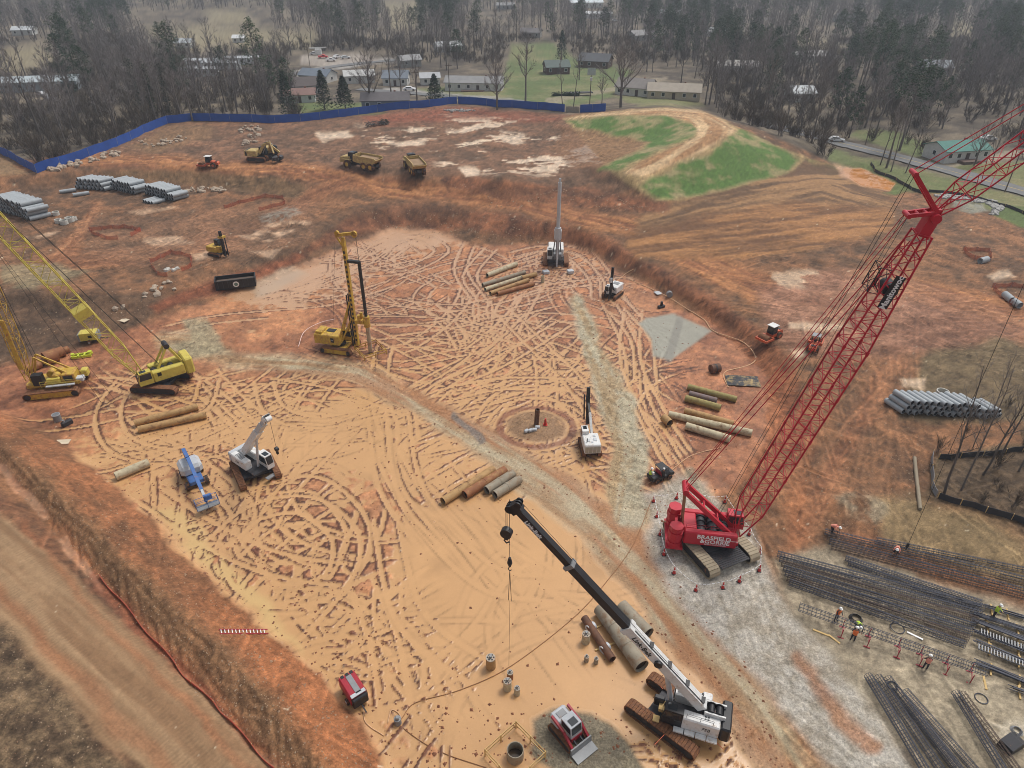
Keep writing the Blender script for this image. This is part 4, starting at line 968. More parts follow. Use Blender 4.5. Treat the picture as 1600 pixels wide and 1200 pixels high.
# special trees
for k, (a, b, K, i, s, lab) in enumerate([
    (580,170,K_OAK,0,1.0,'broad leafless oak by the grey house near the blue fence'), (612,156,K_BARE,5,.95,'tall leafless tree behind the grey house roof'), (628,158,K_BARE,3,.95,'leafless tree right of the grey house by the street'),
    (777,172,K_OAK,1,.85,'leafless tree standing right at the blue fence by the long white house'), (970,168,K_OAK,0,1.1,'large leafless tree at the left end of the berm'), (940,166,K_BARE,4,.7,'small round leafless tree beside the tall sign pole'),
    (905,125,K_BARE,1,.8,'leafless tree on the lawn right of the brown cottage'), (452,182,K_CED,1,1.15,'dark conical cedar leftmost of the group by the fence'), (508,172,K_CED,0,1.15,'dark cedar in the middle of the cedar group'),
    (540,170,K_CED,2,1.2,'dark spreading cedar right in the cedar group'), (680,162,K_CED,2,1.1,'round dark cedar beside the street in front of the long white house'), (877,95,K_CED,1,1.15,'dark conical cedar standing behind the brown cottage'), (909,52,K_CED,0,1.3,'dark evergreen far up beyond the lawn'),
    (430,150,K_PINE,3,.7,'pine standing among bare trunks left of the cedars'), (120,168,K_PINE,3,.85,'bushy pine beside the long metal roofed shed'),
    (225,190,K_IVY,0,1.05,'ivy clad trunk leftmost of the three behind the fence'), (245,188,K_IVY,1,1.1,'ivy clad trunk in the middle of the three behind the fence'), (268,186,K_IVY,0,.95,'ivy clad trunk rightmost of the three behind the fence'),
    (1405,235,K_PINE,4,1.1,'big pine left of the house with the green roof'), (1385,262,K_BARE,5,.95,'leaning bare tree by the pond'), (1415,270,K_SLIM,0,1.15,'pale slender tree between pond and road'), (1392,268,K_SLIM,1,1.05,'slender dark tree behind the orange pond'), (1375,258,K_SLIM,2,1.1,'slender tree at the left of the pond thicket'), (1522,258,K_OAK,1,.6,'bare tree at the corner of the house with the green roof'), (1548,262,K_BARE,4,.8,'bare tree right of the driveway')]):
    p = g(a, b); plant('cedar_tree' if K is K_CED else 'pine_tree' if K is K_PINE else 'ivy_tree' if K is K_IVY else 'bare_tree', K[i], p - Vector((0, 0, .2)), k * 1.7, (s, s, s), lab, 'tree')
# bare trees at the right edge, close by
K_NEAR = kind(bare_tree, [(91, 17, .15, .3, 13, 9, .018, .10, .0085, 7), (92, 15, .16, .28, 13, 9, .018, .14, .008, 7), (93, 13, .2, .25, 13, 9, .016, .05, .008, 7)], BARK, TWIG)
for k, (a, b, i, s, rz, lab) in enumerate([(1476,770,0,1.0,5.2,'slender bare tree nearest the corner of the black silt fence'), (1502,766,1,1.05,5.8,'bare tree right next to the silt fence corner tree'), (1536,742,0,.95,.3,'bare tree in the middle of the fenced thicket at the right edge'), (1562,716,2,1.1,1.1,'bare tree at the back of the fenced thicket'), (1592,736,1,1.0,2.0,'bare tree at the right rim of the picture'), (1548,650,2,.75,4.0,'small bare tree in front of the right grey pipe stack'), (1520,700,2,.6,3.0,'thin bare sapling behind the silt fence')]):
    p = g(a, b); plant('bare_tree', K_NEAR[i], p - Vector((0, 0, .15)), rz, (s, s, s), lab, 'tree')
rs = random.Random(3)
for k in range(26):
    a, b = rs.uniform(1440, 1640), rs.uniform(600, 820)
    if b > 770 + (a - 1480) * .4 or (b < 662 and a < 1545): continue
    p = g(a, b); s = rs.uniform(.25, .6)
    plant('bare_shrub', rs.choice(K_SHR), p, rs.uniform(0, 6), (s, s, s * 1.2), 'low leafless shrub in the thicket at the right edge', 'shrub', 'shrubs in the right hand thicket')

# --- the wood that reads as one mass: points that carry trees
def scatter(name, pts, meshes, smin, smax, seed, kindlabel):
    cl = bpy.data.collections.new(name + '_kinds')
    for tm, cm in meshes:
        o = bpy.data.objects.new('tree_kind', None)
        me = tm.copy(); b = bmesh.new(); b.from_mesh(tm); nt = len(b.faces); b.from_mesh(cm); b.faces.ensure_lookup_table()
        for f in b.faces[nt:]: f.material_index = 1
        b.to_mesh(me); b.free(); me.materials.append(cm.materials[0])
        o = bpy.data.objects.new('tree_kind', me); cl.objects.link(o)
    r = np.random.RandomState(seed); n = len(pts)
    me = bpy.data.meshes.new(name); me.from_pydata(pts, [], [])
    at = me.attributes.new('turn', 'FLOAT', 'POINT'); at.data.foreach_set('value', r.uniform(0, 6.28, n).astype(np.float32))
    at = me.attributes.new('size', 'FLOAT', 'POINT'); at.data.foreach_set('value', r.uniform(smin, smax, n).astype(np.float32))
    at = me.attributes.new('pick', 'INT', 'POINT'); at.data.foreach_set('value', r.randint(0, len(meshes), n).astype(np.int32))
    o = obj(name, me); o['kind'] = 'stuff'; o['label'] = kindlabel[0]; o['category'] = kindlabel[1]
    ng = bpy.data.node_groups.new(name, 'GeometryNodeTree'); ng.interface.new_socket('Geometry', in_out='INPUT', socket_type='NodeSocketGeometry'); ng.interface.new_socket('Geometry', in_out='OUTPUT', socket_type='NodeSocketGeometry')
    N, Lk = ng.nodes, ng.links
    gi, go = N.new('NodeGroupInput'), N.new('NodeGroupOutput'); ci = N.new('GeometryNodeCollectionInfo'); ci.inputs['Collection'].default_value = cl; ci.inputs['Separate Children'].default_value = True; ci.inputs['Reset Children'].default_value = True
    ip = N.new('GeometryNodeInstanceOnPoints'); ip.inputs['Pick Instance'].default_value = True
    def na(nm, t): q = N.new('GeometryNodeInputNamedAttribute'); q.data_type = t; q.inputs['Name'].default_value = nm; return q.outputs['Attribute']
    cx = N.new('ShaderNodeCombineXYZ'); Lk.new(na('turn', 'FLOAT'), cx.inputs['Z']); er = N.new('FunctionNodeEulerToRotation'); Lk.new(cx.outputs[0], er.inputs[0])
    Lk.new(gi.outputs[0], ip.inputs['Points']); Lk.new(ci.outputs[0], ip.inputs['Instance']); Lk.new(na('pick', 'INT'), ip.inputs['Instance Index']); Lk.new(er.outputs[0], ip.inputs['Rotation']); Lk.new(na('size', 'FLOAT'), ip.inputs['Scale'])
    Lk.new(ip.outputs[0], go.inputs[0])
    md = o.modifiers.new('scatter', 'NODES'); md.node_group = ng
    return o
scatter('leafless_woodland', rest['b'], K_BARE + K_SLIM[:2], .6, 1.05, 1, ('hazy grey leafless woodland filling the distance', 'woodland'))
scatter('pine_woodland', rest['p'], K_PINE, .7, 1.05, 2, ('dark pines scattered through the distant woodland', 'woodland'))
sh = []
rq = random.Random(9)
while len(sh) < 2300:
    y = math.sqrt(rq.uniform(165 ** 2, 420 ** 2)); x = rq.uniform(-1, 1) * (34 + .66 * y); z = ground_z(x, y); a, b = project(x, y, z)
    if not (-60 < a < 1660) or b > 318 or not in1(FENCE, a, b) or in_any(a, b): continue
    if a > 300 and rq.random() < .45: continue
    if 470 < a < 1100 and b > 100: continue
    if pdist(FENCE[:24], np.array([a]), np.array([b]), False)[0] < 2.5: continue
    sh.append((x, y, z - .1))
scatter('brushwood', sh, K_SHR, .8, 1.7, 4, ('tangled leafless brushwood under the trees', 'brushwood'))
# ------------------------------------------------------------------ materials of machines
CLAY = srgb(160, 105, 68)
YEL = mat('yellow_paint', srgb(196, 162, 62), .55, 0, .5, CLAY); LIM = mat('pale_yellow_paint', srgb(200, 184, 84), .55, 0, .34, CLAY); REDP = mat('red_paint', srgb(188, 26, 48), .45, 0, .15, srgb(140, 60, 56), .6); REDD = mat('dull_red_paint', srgb(160, 34, 50), .5, 0, .12, CLAY)
WHT = mat('white_paint', srgb(218, 218, 216), .5, 0, .34, srgb(176, 150, 122)); BLK = mat('black_paint', srgb(34, 34, 38), .5, 0, .1, srgb(96, 78, 64)); DRK = mat('dark_steel', srgb(58, 58, 62), .6, .3, .25, CLAY); STL = mat('grey_steel', srgb(138, 140, 142), .5, .2, .2, CLAY); PALE = mat('pale_grey_paint', srgb(186, 190, 194), .5, 0, .2, CLAY)
TRK_M = mat('muddy_track', srgb(112, 74, 50), .85, 0, .5, srgb(150, 102, 66), 3); TRK_G = mat('dusty_track', srgb(166, 152, 128), .8, 0, .3, srgb(150, 110, 70), 3); GLS = mat('dark_glass', (.02, .028, .034), .08, 0, 0, vary=.02, spec=.6); ROPE = mat('wire_rope', srgb(48, 44, 42), .7); BLU = mat('blue_paint', srgb(70, 108, 168), .5, 0, .32, CLAY); ORG = mat('orange_paint', srgb(200, 92, 56), .55, 0, .4, CLAY)
RUB = mat('tyre_rubber', srgb(52, 46, 42), .85, 0, .5, CLAY, 2); LET_W = mat('white_letters', srgb(240, 240, 240), .5); LET_K = mat('black_letters', srgb(20, 20, 22), .5); TIM = mat('sawn_timber', srgb(206, 174, 116), .8, 0, .15, CLAY, 3); LGT = mat('lime_paint', srgb(196, 208, 62), .5, 0, .25, CLAY)
ASPH = mat('asphalt', srgb(112, 112, 112), .85, 0, 0, scale=.4); CONC = mat('grey_pipe', srgb(158, 164, 168), .6, 0, .08, srgb(150, 130, 110)); DARKIN = mat('black_tarp', srgb(40, 42, 48), .6)
V = Vector
def to_local(t, p):
    return Matrix.Rotation(-t.rotation_euler.z, 3, 'Z') @ (Vector(p) - Vector(t.location))
def on_plane(px, py, o, h):
    """where a line of sight meets the upright plane through o with heading h"""
    n = Vector((-math.sin(h), math.cos(h), 0)); d = ray(px, py); t = n.dot(Vector(o) - Vector((0, 0, CAM_H))) / n.dot(d)
    return Vector((0, 0, CAM_H)) + d * t
def crawler(par, L, gauge, w, h, m, rz=0.0, frame_m=None, pitch=.24):
    R = rotz(rz)
    for s in (-1, 1):
        t = MB(); r = h / 2; Ls = L - h; per = 2 * Ls + math.pi * h; n = int(per / pitch); y = s * gauge / 2
        for k in range(n):
            q = per * k / n
            if q < Ls: x, z, a = -Ls / 2 + q, h - .03, 0
            elif q < Ls + math.pi * r: f = (q - Ls) / r; x, z, a = Ls / 2 + math.sin(f) * (r - .03), r + math.cos(f) * (r - .03), f
            elif q < 2 * Ls + math.pi * r: x, z, a = Ls / 2 - (q - Ls - math.pi * r), .03, math.pi
            else: f = (q - 2 * Ls - math.pi * r) / r; x, z, a = -Ls / 2 - math.sin(f) * (r - .03), r - math.cos(f) * (r - .03), f + math.pi
            t.box(R @ V((x, y, z)), (pitch * .9, w, .1), rz, a)
        o = t.build('track', m, par)
        f = MB(); pr = [(-Ls / 2 - .0, .14), (Ls / 2, .14), (Ls / 2 + r * .6, r * .7), (Ls / 2 + r * .6, r * 1.3), (Ls / 2, h - .14), (-Ls / 2, h - .14), (-Ls / 2 - r * .6, r * 1.3), (-Ls / 2 - r * .6, r * .7)]
        f.prism(pr, y - w * .36, y + w * .36); f.v = [tuple(R @ V(v)) for v in f.v]; f.build('track_frame', frame_m or DRK, o)
        sp = MB()
        for x in (-Ls / 2, Ls / 2): sp.tube(R @ V((x, y - w * .44, r)), R @ V((x, y + w * .44, r)), r * .72, 12)
        sp.build('sprocket', DRK, o)
    b = MB(); b.box((0, 0, h * .62), (L * .5, gauge - w * .8, h * .4), rz); b.build('undercarriage', frame_m or DRK, par)
def wheel(par, x, y, r, w, rim=None, name='wheel'):
    t = MB(); n = 18
    t.tube((x, y - w / 2, r), (x, y + w / 2, r), r, n); o = t.build(name, RUB, par)
    h = MB(); h.tube((x, y - w / 2 - .02, r), (x, y + w / 2 + .02, r), r * .5, 12); h.build('rim', rim or YEL, o); return o
def rope(par, a, b, r=.022, name='rope', m=None, sag=0.0):
    a, b = V(a), V(b); pts = [a.lerp(b, k / 8) - V((0, 0, sag * 4 * (k / 8) * (1 - k / 8))) for k in range(9)] if sag else [a, b]
    return MB().path(pts, r, 4).build(name, m or ROPE, par)
def cab(par, c, d, frame=None, name='cab', slope=.2, glass=True):
    """operator's cab: framed box with windows; c = centre of its floor, d = size"""
    x, y, z = d[0] / 2, d[1] / 2, d[2]; cx, cy, cz = c
    b = MB(); pr = [(cx - x, cz), (cx + x, cz), (cx + x, cz + z * .35), (cx + x - slope, cz + z), (cx - x, cz + z)]; b.prism(pr, cy - y, cy + y); o = b.build(name, frame or WHT, par)
    if glass:
        for s in (-1, 1):
            q = MB(); q.prism([(cx - x + .12, cz + z * .4), (cx + x - .1, cz + z * .4), (cx + x - slope - .05, cz + z * .9), (cx - x + .12, cz + z * .9)], cy + s * y, cy + s * (y + .02)); q.build('window', GLS, o)
        q = MB(); q.bar((cx + x + .015, cy, cz + z * .38), (cx + x - slope + .035, cy, cz + z * .95), y * 1.7, .03, (1, 0, 0)); q.build('windscreen', GLS, o)
        q = MB(); q.box((cx + .1, cy, cz + z + .015), (x * .9, y * 1.2, .03)); q.build('roof_hatch', GLS, o)
    return o
def rail(par, pts, h=.9, m=None, r=.025, name='handrail'):
    b = MB(); pts = [V(p) for p in pts]
    for p in pts: b.tube(p, p + V((0, 0, h)), r, 4)
    for f in (.55, 1): b.path([p + V((0, 0, h * f)) for p in pts], r, 4)
    return b.build(name, m or YEL, par)

# ------------------------------------------------------------------ red lattice boom crawler crane
o0 = P(1108, 851, 0.05); HR = math.radians(-9)
T = thing('crawler_crane', 'huge red lattice boom crawler crane standing on gravel inside a ring of cones', 'crane', o0, HR)
tr = math.radians(-66) - HR
crawler(T, 7.6, 4.7, 1.15, 1.25, TRK_G, tr, DRK, .34)
b = MB(); b.box((0, 0, 1.05), (3.4, 3.4, .5), tr); b.tube((0, 0, 1.2), (0, 0, 1.6), 1.3, 20); b.build('car_body', DRK, T)
b = MB(); R_ = rotz(tr)
for k in range(9): b.box(R_ @ V((1.9 + .22 * k, 0, 1.02)), (.17, 3.2, .06), tr)
b.build('access_deck', DRK, T)
b = MB(); b.box((-.8, 0, 1.75), (6.2, 2.7, .3)); b.build('deck', REDP, T)
b = MB(); b.box((-.4, -1.45, 2.35), (4.9, .62, 1.5), ch=.1); side = b.build('side_house', REDP, T)
X90 = Matrix.Rotation(math.pi / 2, 3, 'X')
lettering('BRASFIELD', LET_W, side, (-.1, -1.775, 2.62), X90, .66, bold=.012); lettering('&GORRIE', LET_W, side, (0.05, -1.775, 2.1), X90, .66, bold=.012); lettering('GENERAL CONTRACTORS', LET_W, side, (.1, -1.775, 1.76), X90, .17)
lettering('Manitowoc', LET_W, side, (1.65, -1.775, 2.5), X90, .2)
b = MB(); b.box((-.4, 1.45, 2.3), (4.9, .62, 1.3), ch=.1); b.build('side_house', REDP, T)
b = MB(); b.box((-2.3, 0, 2.45), (1.3, 2.2, 1.1), ch=.12); b.build('engine_house', REDP, T)
for x in (-1.2, -.1, .9):
    b = MB(); b.tube((x, -1.05, 2.35), (x, 1.05, 2.35), .42, 14)
    for y in (-1, -.35, .35, 1): b.tube((x, y - .04, 2.35), (x, y + .04, 2.35), .55, 14)
    b.build('winch_drum', DRK, T)
for s in (-1, 1):
    q = None
    for k in range(4):
        b = MB(); n = 8; r = .74 if k % 2 == 0 else .66
        b.tube((-3.6, s * 1.35, 1.0 + k * .6), (-3.6, s * 1.35, 1.58 + k * .6), r, 8, smooth=False); b.build('counterweight', REDP, T)
b = MB(); b.box((-3.6, 0, .9), (1.6, 3.9, .22)); b.box((-3.5, 0, 2.4), (.25, 2.6, .5)); b.build('counterweight_tray', REDP, T)
cab(T, (2.2, 1.25, 1.75), (1.6, 1.0, 1.7), REDP)
rail(T, [(-2.7, -1.2, 3.1), (-.4, -1.2, 3.1), (2, -1.2, 3.1)], .5, REDD, .02)
foot = V((2.2, 0, 2.3))
hd = to_local(T, on_plane(1462, 330, o0, HR)); hd.y = 0
ax = (hd - foot); BL = ax.length; axn = ax / BL; upv = axn.cross(V((0, 1, 0))).normalized()
bm = MB(); upd = V((0, 1, 0)).cross(axn)
def bp(t, dy=0, dz_=0): return foot + ax * t + V((0, dy, 0)) + upd * dz_
bm.lattice(bp(0), bp(.10), (1.5, .5), (2.0, 1.9), 2, .075, .035, upd); bm.lattice(bp(.10), bp(.66), (2.0, 1.9), (2.0, 1.9), 22, .085, .036, upd); bm.lattice(bp(.66), bp(.95), (2.0, 1.9), (1.15, 1.1), 12, .08, .036, upd)
for f in (.24, .38, .52, .66):
    for s in (-1, 1):
        for u in (-1, 1): bm.tube(bp(f - .006, s, u * .95), bp(f + .006, s, u * .95), .12, 8)
bm.build('boom', REDP, T)
b = MB(); b.bar(bp(.945), bp(.995), 1.0, .75, upd); b.box(bp(1.0), (.45, .9, .45)); b.tube(bp(.99, -.85), bp(.99, .85), .32, 12); b.build('boom_head', REDP, T)
# reel with the maker's name in the upper boom
wd = MB(); wd.tube(bp(.815, -.66), bp(.815, .66), .55, 18); wdo = wd.build('boom_winch', BLK, T)
rm = Matrix((axn, upd * 1.0, axn.cross(upd))).transposed()
if (rm @ V((0, 0, 1))).y > 0: rm = Matrix((axn, -upd, axn.cross(-upd))).transposed()
b = MB(); b.bar(bp(.775, -.88), bp(.855, -.88), .04, .72, upd); b.build('name_plate', BLK, T)
lettering('Manitowoc', LET_W, wdo, bp(.815, -.94), rm, .6, bold=.014, ext=.02)
b = MB(); b.lattice(bp(.80, 0, -1.1), bp(.86, 0, -1.1), (1.4, .9), (1.4, .9), 2, .05, .03, upd); b.build('boom_platform', BLK, T)
# jib and its struts
jp = to_local(T, on_plane(1604, 226, o0, HR)); jp.y = 0; jd = (jp - hd).normalized(); jl = 22.0; ju = V((0, 1, 0)).cross(jd)
b = MB(); b.lattice(hd, hd + jd * 2.0, (.9, .5), (1.3, 1.2), 2, .06, .028, ju); b.lattice(hd + jd * 2, hd + jd * (jl - 2), (1.3, 1.2), (1.3, 1.2), 16, .06, .026, ju); b.lattice(hd + jd * (jl - 2), hd + jd * jl, (1.3, 1.2), (.7, .5), 2, .06, .026, ju); b.build('luffing_jib', REDP, T)
s1 = to_local(T, on_plane(1428, 270, o0, HR)); s2 = to_local(T, on_plane(1417, 335, o0, HR))
for s in (s1, s2):
    s.y = 0; b = MB()
    for y in (-.45, .45): b.bar(hd + V((0, y, 0)), s + V((0, y * .8, 0)), .16, .26)
    for f in (.35, .65, .97): q = hd.lerp(s, f); b.tube(q + V((0, -.5, 0)), q + V((0, .5, 0)), .12, 8)
    b.tube(s + V((0, -.55, 0)), s + V((0, .55, 0)), .17, 12); b.build('jib_strut', REDP, T)
# gantry and pendants
gt = to_local(T, on_plane(1071, 762, o0, HR)); gt.y = 0
b = MB()
for y in (-.85, .85): b.bar(V((1.7, y, 2.3)), gt + V((0, y * .75, 0)), .3, .42)
for f in (.3, .6, .97): q = V((1.7, 0, 2.3)).lerp(gt, f); b.tube(q + V((0, -.8, 0)), q + V((0, .8, 0)), .1, 8)
b.tube(gt + V((0, -.8, 0)), gt + V((0, .8, 0)), .3, 12); b.build('mast', REDP, T)
b = MB()
for y in (-.55, .55): b.bar(V((-3.0, y, 2.9)), gt + V((0, y, 0)), .12, .16)
b.build('back_stay', mat('brown_stay', srgb(150, 110, 80), .7), T)
for y in (-.55, .55): rope(T, gt + V((0, y, .1)), bp(.93, y * .8, -.65), .045, 'pendant', REDP); rope(T, gt + V((0, y * .6, .2)), s2 + V((0, y * .6, 0)), .03, 'pendant', REDP)
for y in (-.3, .3): rope(T, V((-.1, y, 2.8)), s1 + V((0, y, 0)), .02); rope(T, V((.9, y, 2.8)), s2 + V((0, y, 0)), .018)
for y in (-.4, .4): rope(T, s1 + V((0, y, 0)), hd + jd * jl * .97 + V((0, y, 0)), .035, 'pendant', REDP)
# hoist rope hanging from the jib head
hp = to_local(T, on_plane(1566, 520, o0, HR)); jt = hd + jd * jl
rope(T, hd + jd * jl, V((jt.x, 0, jt.z)) - V((0, 0, 1)), .03)
rope(T, V((hp.x, 0, hd.z + (hp.x - hd.x) * jd.z / jd.x - .5)), V((hp.x, 0, 3.0)), .022, 'hoist_rope')
b = MB(); b.box((hp.x, 0, 2.8), (.24, .2, .5), ch=.05); b.tube((hp.x, 0, 2.6), (hp.x, 0, 2.2), .06, 6); b.build('hook_block', DRK, T)

# ------------------------------------------------------------------ white telescopic crawler crane, in front
HL = math.radians(161); o1 = P(1048, 1122, 0.0)
T = thing('telescopic_crane', 'large white telescopic crawler crane with long black boom in the mud', 'crane', o1, HL)
tr = math.radians(-42) - HL
crawler(T, 6.0, 3.1, .85, 1.0, TRK_M, tr, DRK, .26); base_parts = {c.name for c in bpy.data.objects if c.parent == T}
b = MB(); b.tube((0, 0, .9), (0, 0, 1.3), 1.1, 18); b.box((-.6, 0, 1.3), (5.4, 2.2, .25)); b.build('turntable_deck', DRK, T)
b = MB(); b.box((-1.0, 1.05, 2.0), (3.4, .95, 1.3), ch=.12); hs_ = b.build('engine_house', WHT, T)
RX = Matrix.Rotation(math.pi, 3, 'Z') @ Matrix.Rotation(math.pi / 2, 3, 'X')
lettering('75B', LET_K, hs_, (-1.5, 1.54, 2.0), RX, .5, shear=.2); 
b = MB()
for k in range(4): b.box((-1.6 + .25 * (k % 2), 1.0 - .22 * (k // 2), 2.67), (.18, .1, .04))
b.build('vent', LET_K, hs_)
b = MB(); b.box((.1, -1.1, 1.95), (3.2, .85, 1.15), ch=.12); b.build('fuel_house', WHT, T); b = MB(); b.box((-1.3, -1.1, 2.1), (.9, .8, 1.5), ch=.1); b.build('cooler_house', WHT, T)
b = MB(); b.box((-3.2, 0, 1.9), (.9, 2.9, 1.5), ch=.15); b.build('counterweight', BLK, T)
cb = cab(T, (1.55, 1.02, 1.3), (1.9, .95, 1.75), BLK)
b = MB()
for k in range(4): b.box((-2.2 + k * 1.0, 1.78, 1.28), (.92, .46, .16))
b.build('walkway', WHT, T); b = MB(); b.box((2.6, .2, 1.5), (.5, .9, .35)); b.box((2.9, 1.3, 1.2), (.6, .6, .12)); b.build('front_step', TIM, T)
b = MB(); b.box((2.9, -.2, 1.7), (1.0, .5, .9), ch=.1); b.build('tool_box', BLK, T)
for x in (-2.45, -1.75):
    b = MB(); b.tube((x, -.42, 2.75), (x, .42, 2.75), .3, 14); b.tube((x, -.45, 2.75), (x, -.38, 2.75), .42, 14); b.tube((x, .38, 2.75), (x, .45, 2.75), .42, 14); b.build('winch_drum', BLK, T)
b = MB(); b.box((-2.1, .55, 2.6), (1.9, .14, .8)); b.box((-2.1, -.55, 2.6), (1.9, .14, .8)); b.build('boom_bracket', WHT, T)
for c in [c for c in bpy.data.objects if c.parent == T and c.name not in base_parts]: c.scale = (.8, .86, .92); c.location = (-1.25, 0, .02)
pv_ = to_local(T, on_plane(1097, 1103, o1, HL)); pv_.y = 0; tp = to_local(T, on_plane(803, 790, o1, HL)); tp.y = 0
ax = tp - pv_; BL = ax.length; an = ax / BL; up = an.cross(V((0, -1, 0))).normalized()
if up.z < 0: up = -up
def boomsec(name, t0, t1, w, h, m, ch=.1):
    b = MB(); p0, p1 = pv_ + ax * t0, pv_ + ax * t1; pr = [(-w / 2, -h / 2 + ch), (-w / 2 + ch, -h / 2), (w / 2 - ch, -h / 2), (w / 2, -h / 2 + ch), (w / 2, h / 2), (-w / 2, h / 2)]
    vs = [p0 + V((0, a, 0)) + up * c for a, c in pr] + [p1 + V((0, a, 0)) + up * c for a, c in pr]; n = 6
    b.add(vs, [tuple(range(n)), tuple(range(n, 2 * n))] + [(i, (i + 1) % n, n + (i + 1) % n, n + i) for i in range(n)]); return b.build(name, m, T)
b1 = boomsec('boom_base', 0, .42, .74, .84, WHT); b2 = boomsec('boom_section', .40, .72, .6, .7, BLK); b3 = boomsec('boom_tip_section', .70, .985, .48, .58, BLK)
b = MB(); b.bar(pv_ + ax * .405, pv_ + ax * .425, .82, .94, up); b.build('boom_collar', WHT, b1); b = MB(); b.bar(pv_ + ax * .715, pv_ + ax * .73, .68, .8, up); b.build('boom_collar', STL, b2)
def side_text(s, par, t, m, size, w):
    X_ = -an; Y_ = up; Z_ = X_.cross(Y_); lettering(s, m, par, pv_ + ax * t + V((0, w / 2 + .012, 0)), Matrix((X_, Y_, Z_)).transposed(), size, bold=.01)
side_text('Link-Belt', b1, .335, LET_K, .56, .74); side_text('Link-Belt', b3, .90, LET_W, .46, .48)
b = MB()
for f in (.03, .12, .22, .32): b.box(pv_ + ax * f + up * .44, (.5, .5, .04), 0, 0)
b.path([pv_ + ax * .02 + V((0, .2, 0)) + up * .46, pv_ + ax * .40 + V((0, .2, 0)) + up * .46], .04, 4); b.build('boom_hose', BLK, b1)
b = MB(); b.tube(pv_ + ax * .25 + V((0, .38, 0)) + up * .1, pv_ + ax * .25 + V((0, .6, 0)) + up * .1, .3, 12); b.build('hose_reel', BLK, b1)
b = MB(); b.tube((.1, -.0, 1.5), pv_ + ax * .18 - up * .35, .2, 10); b.tube(pv_ + ax * .18 - up * .35, pv_ + ax * .275 - up * .5, .11, 8); b.build('lift_cylinder', PALE, T)
b = MB(); b.bar(pv_ + ax * .975, pv_ + ax * 1.01, .6, .85, up); hdp = pv_ + ax * 1.0
for y in (-.25, 0, .25):
    b.tube(hdp + V((0, y - .05, 0)) - up * .35, hdp + V((0, y + .05, 0)) - up * .35, .32, 12); b.tube(hdp + V((0, y - .05, 0)) + up * .45, hdp + V((0, y + .05, 0)) + up * .45, .26, 12)
b.build('boom_head', BLK, T)
rope(T, pv_ + V((-.2, 0, .3)), hdp + up * .7, .018)
rail(T, [(-2.9, 1.15, 2.45), (-2.0, 1.15, 2.45), (-1.0, 1.15, 2.45)], .45, STL, .02)
b = MB(); b.tube((-1.9, -.75, 2.4), (-1.9, -.75, 3.0), .09, 8); b.build('exhaust', BLK, T)
for q in ((-.4, -.95, 2.46), (-1.2, -.95, 2.46)): b = MB(); b.box(q, (.5, .4, .05)); b.build('hatch', PALE, T)
for y in (-.28, .28): b = MB(); b.path([(-.2, y, 1.5), (.1, y, 2.2), pv_ + ax * .12 + V((0, y, 0)) - up * .4], .03, 5); b.build('hose', BLK, T)
blk = hdp + an * .15 - up * .6
for y in (-.12, .12): rope(T, blk + V((0, y, 0)), blk + V((0, y, -2.0)), .02, 'hoist_rope')
b = MB(); c = blk + V((0, 0, -2.4)); b.tube(c + V((0, -.22, 0)), c + V((0, .22, 0)), .42, 14); b.box(c + V((0, 0, -.35)), (.3, .3, .5), ch=.05); b.path([c + V((0, 0, -.55)), c + V((.18, 0, -.8)), c + V((0, 0, -1.0)), c + V((-.18, 0, -.85))], .06, 5); b.build('hook_block', BLK, T)
q = hdp + an * .55 + up * .1
lo = to_local(T, g(789, 1030)).z
rope(T, q, V((q.x, q.y, q.z - 5.6)), .022, 'hoist_rope'); b = MB(); b.tube(V((q.x, q.y, q.z - 5.6)), V((q.x, q.y, q.z - 6.1)), .1, 8, .2); b.tube(V((q.x, q.y, q.z - 6.1)), V((q.x, q.y, q.z - 6.5)), .2, 8, .08); b.path([V((q.x, q.y, q.z - 6.5)), V((q.x + .12, q.y, q.z - 6.75)), V((q.x, q.y, q.z - 6.95)), V((q.x - .12, q.y, q.z - 6.8))], .04, 5); b.build('hook_ball', DRK, T)
for d in (-.12, .12): rope(T, V((q.x, q.y, q.z - 6.9)), V((q.x + d, q.y, q.z - 10.2)), .022, 'sling')
rope(T, V((q.x, q.y, q.z - 10.2)), V((q.x + .1, q.y, lo + .3)), .012, 'tag_line')
for a in (15, 60, -40, -80, 150, 190): R = rotz(math.radians(a)); b = MB(); b.tube(R @ V((2.4, 0, 1.0)) - V((.9, 0, 0)), R @ V((3.5, 0, .95)) - V((.9, 0, 0)), .025, 5); b.build('swing_marker', mat('marker_orange', srgb(226, 120, 84), .6), T)

# ------------------------------------------------------------------ pale yellow lattice crane on the left
HY = math.radians(218); o2 = g(255, 601); o2.z -= .03
T = thing('crawler_crane', 'pale yellow lattice boom crawler crane at the left, boom crossing the left edge', 'crane', o2, HY)
crawler(T, 6.2, 4.0, .9, 1.05, TRK_M, math.radians(-5) - HY, DRK, .3)
b = MB(); b.tube((0, 0, 1), (0, 0, 1.4), 1.2, 18); b.box((-.8, 0, 1.45), (5.6, 2.6, .25)); b.build('deck', DRK, T)
b = MB(); b.box((-1.0, 1.05, 2.25), (4.0, .9, 1.4), ch=.12); hh = b.build('side_house', LIM, T)
b = MB(); b.box((-1.0, -1.05, 2.25), (4.0, .9, 1.4), ch=.12); b.build('side_house', LIM, T)
for k in range(3):
    b = MB(); b.box((-2.2 + k * 1.2, 1.51, 2.3), (1.0, .03, 1.0)); b.build('door_panel', LIM, hh)
b = MB(); b.box((.2, 1.53, 2.5), (.5, .03, .5)); b.build('emblem', LET_K, hh)
b = MB(); b.box((-3.6, 0, 2.4), (1.1, 3.0, 2.2), ch=.2); b.build('counterweight', LIM, T)
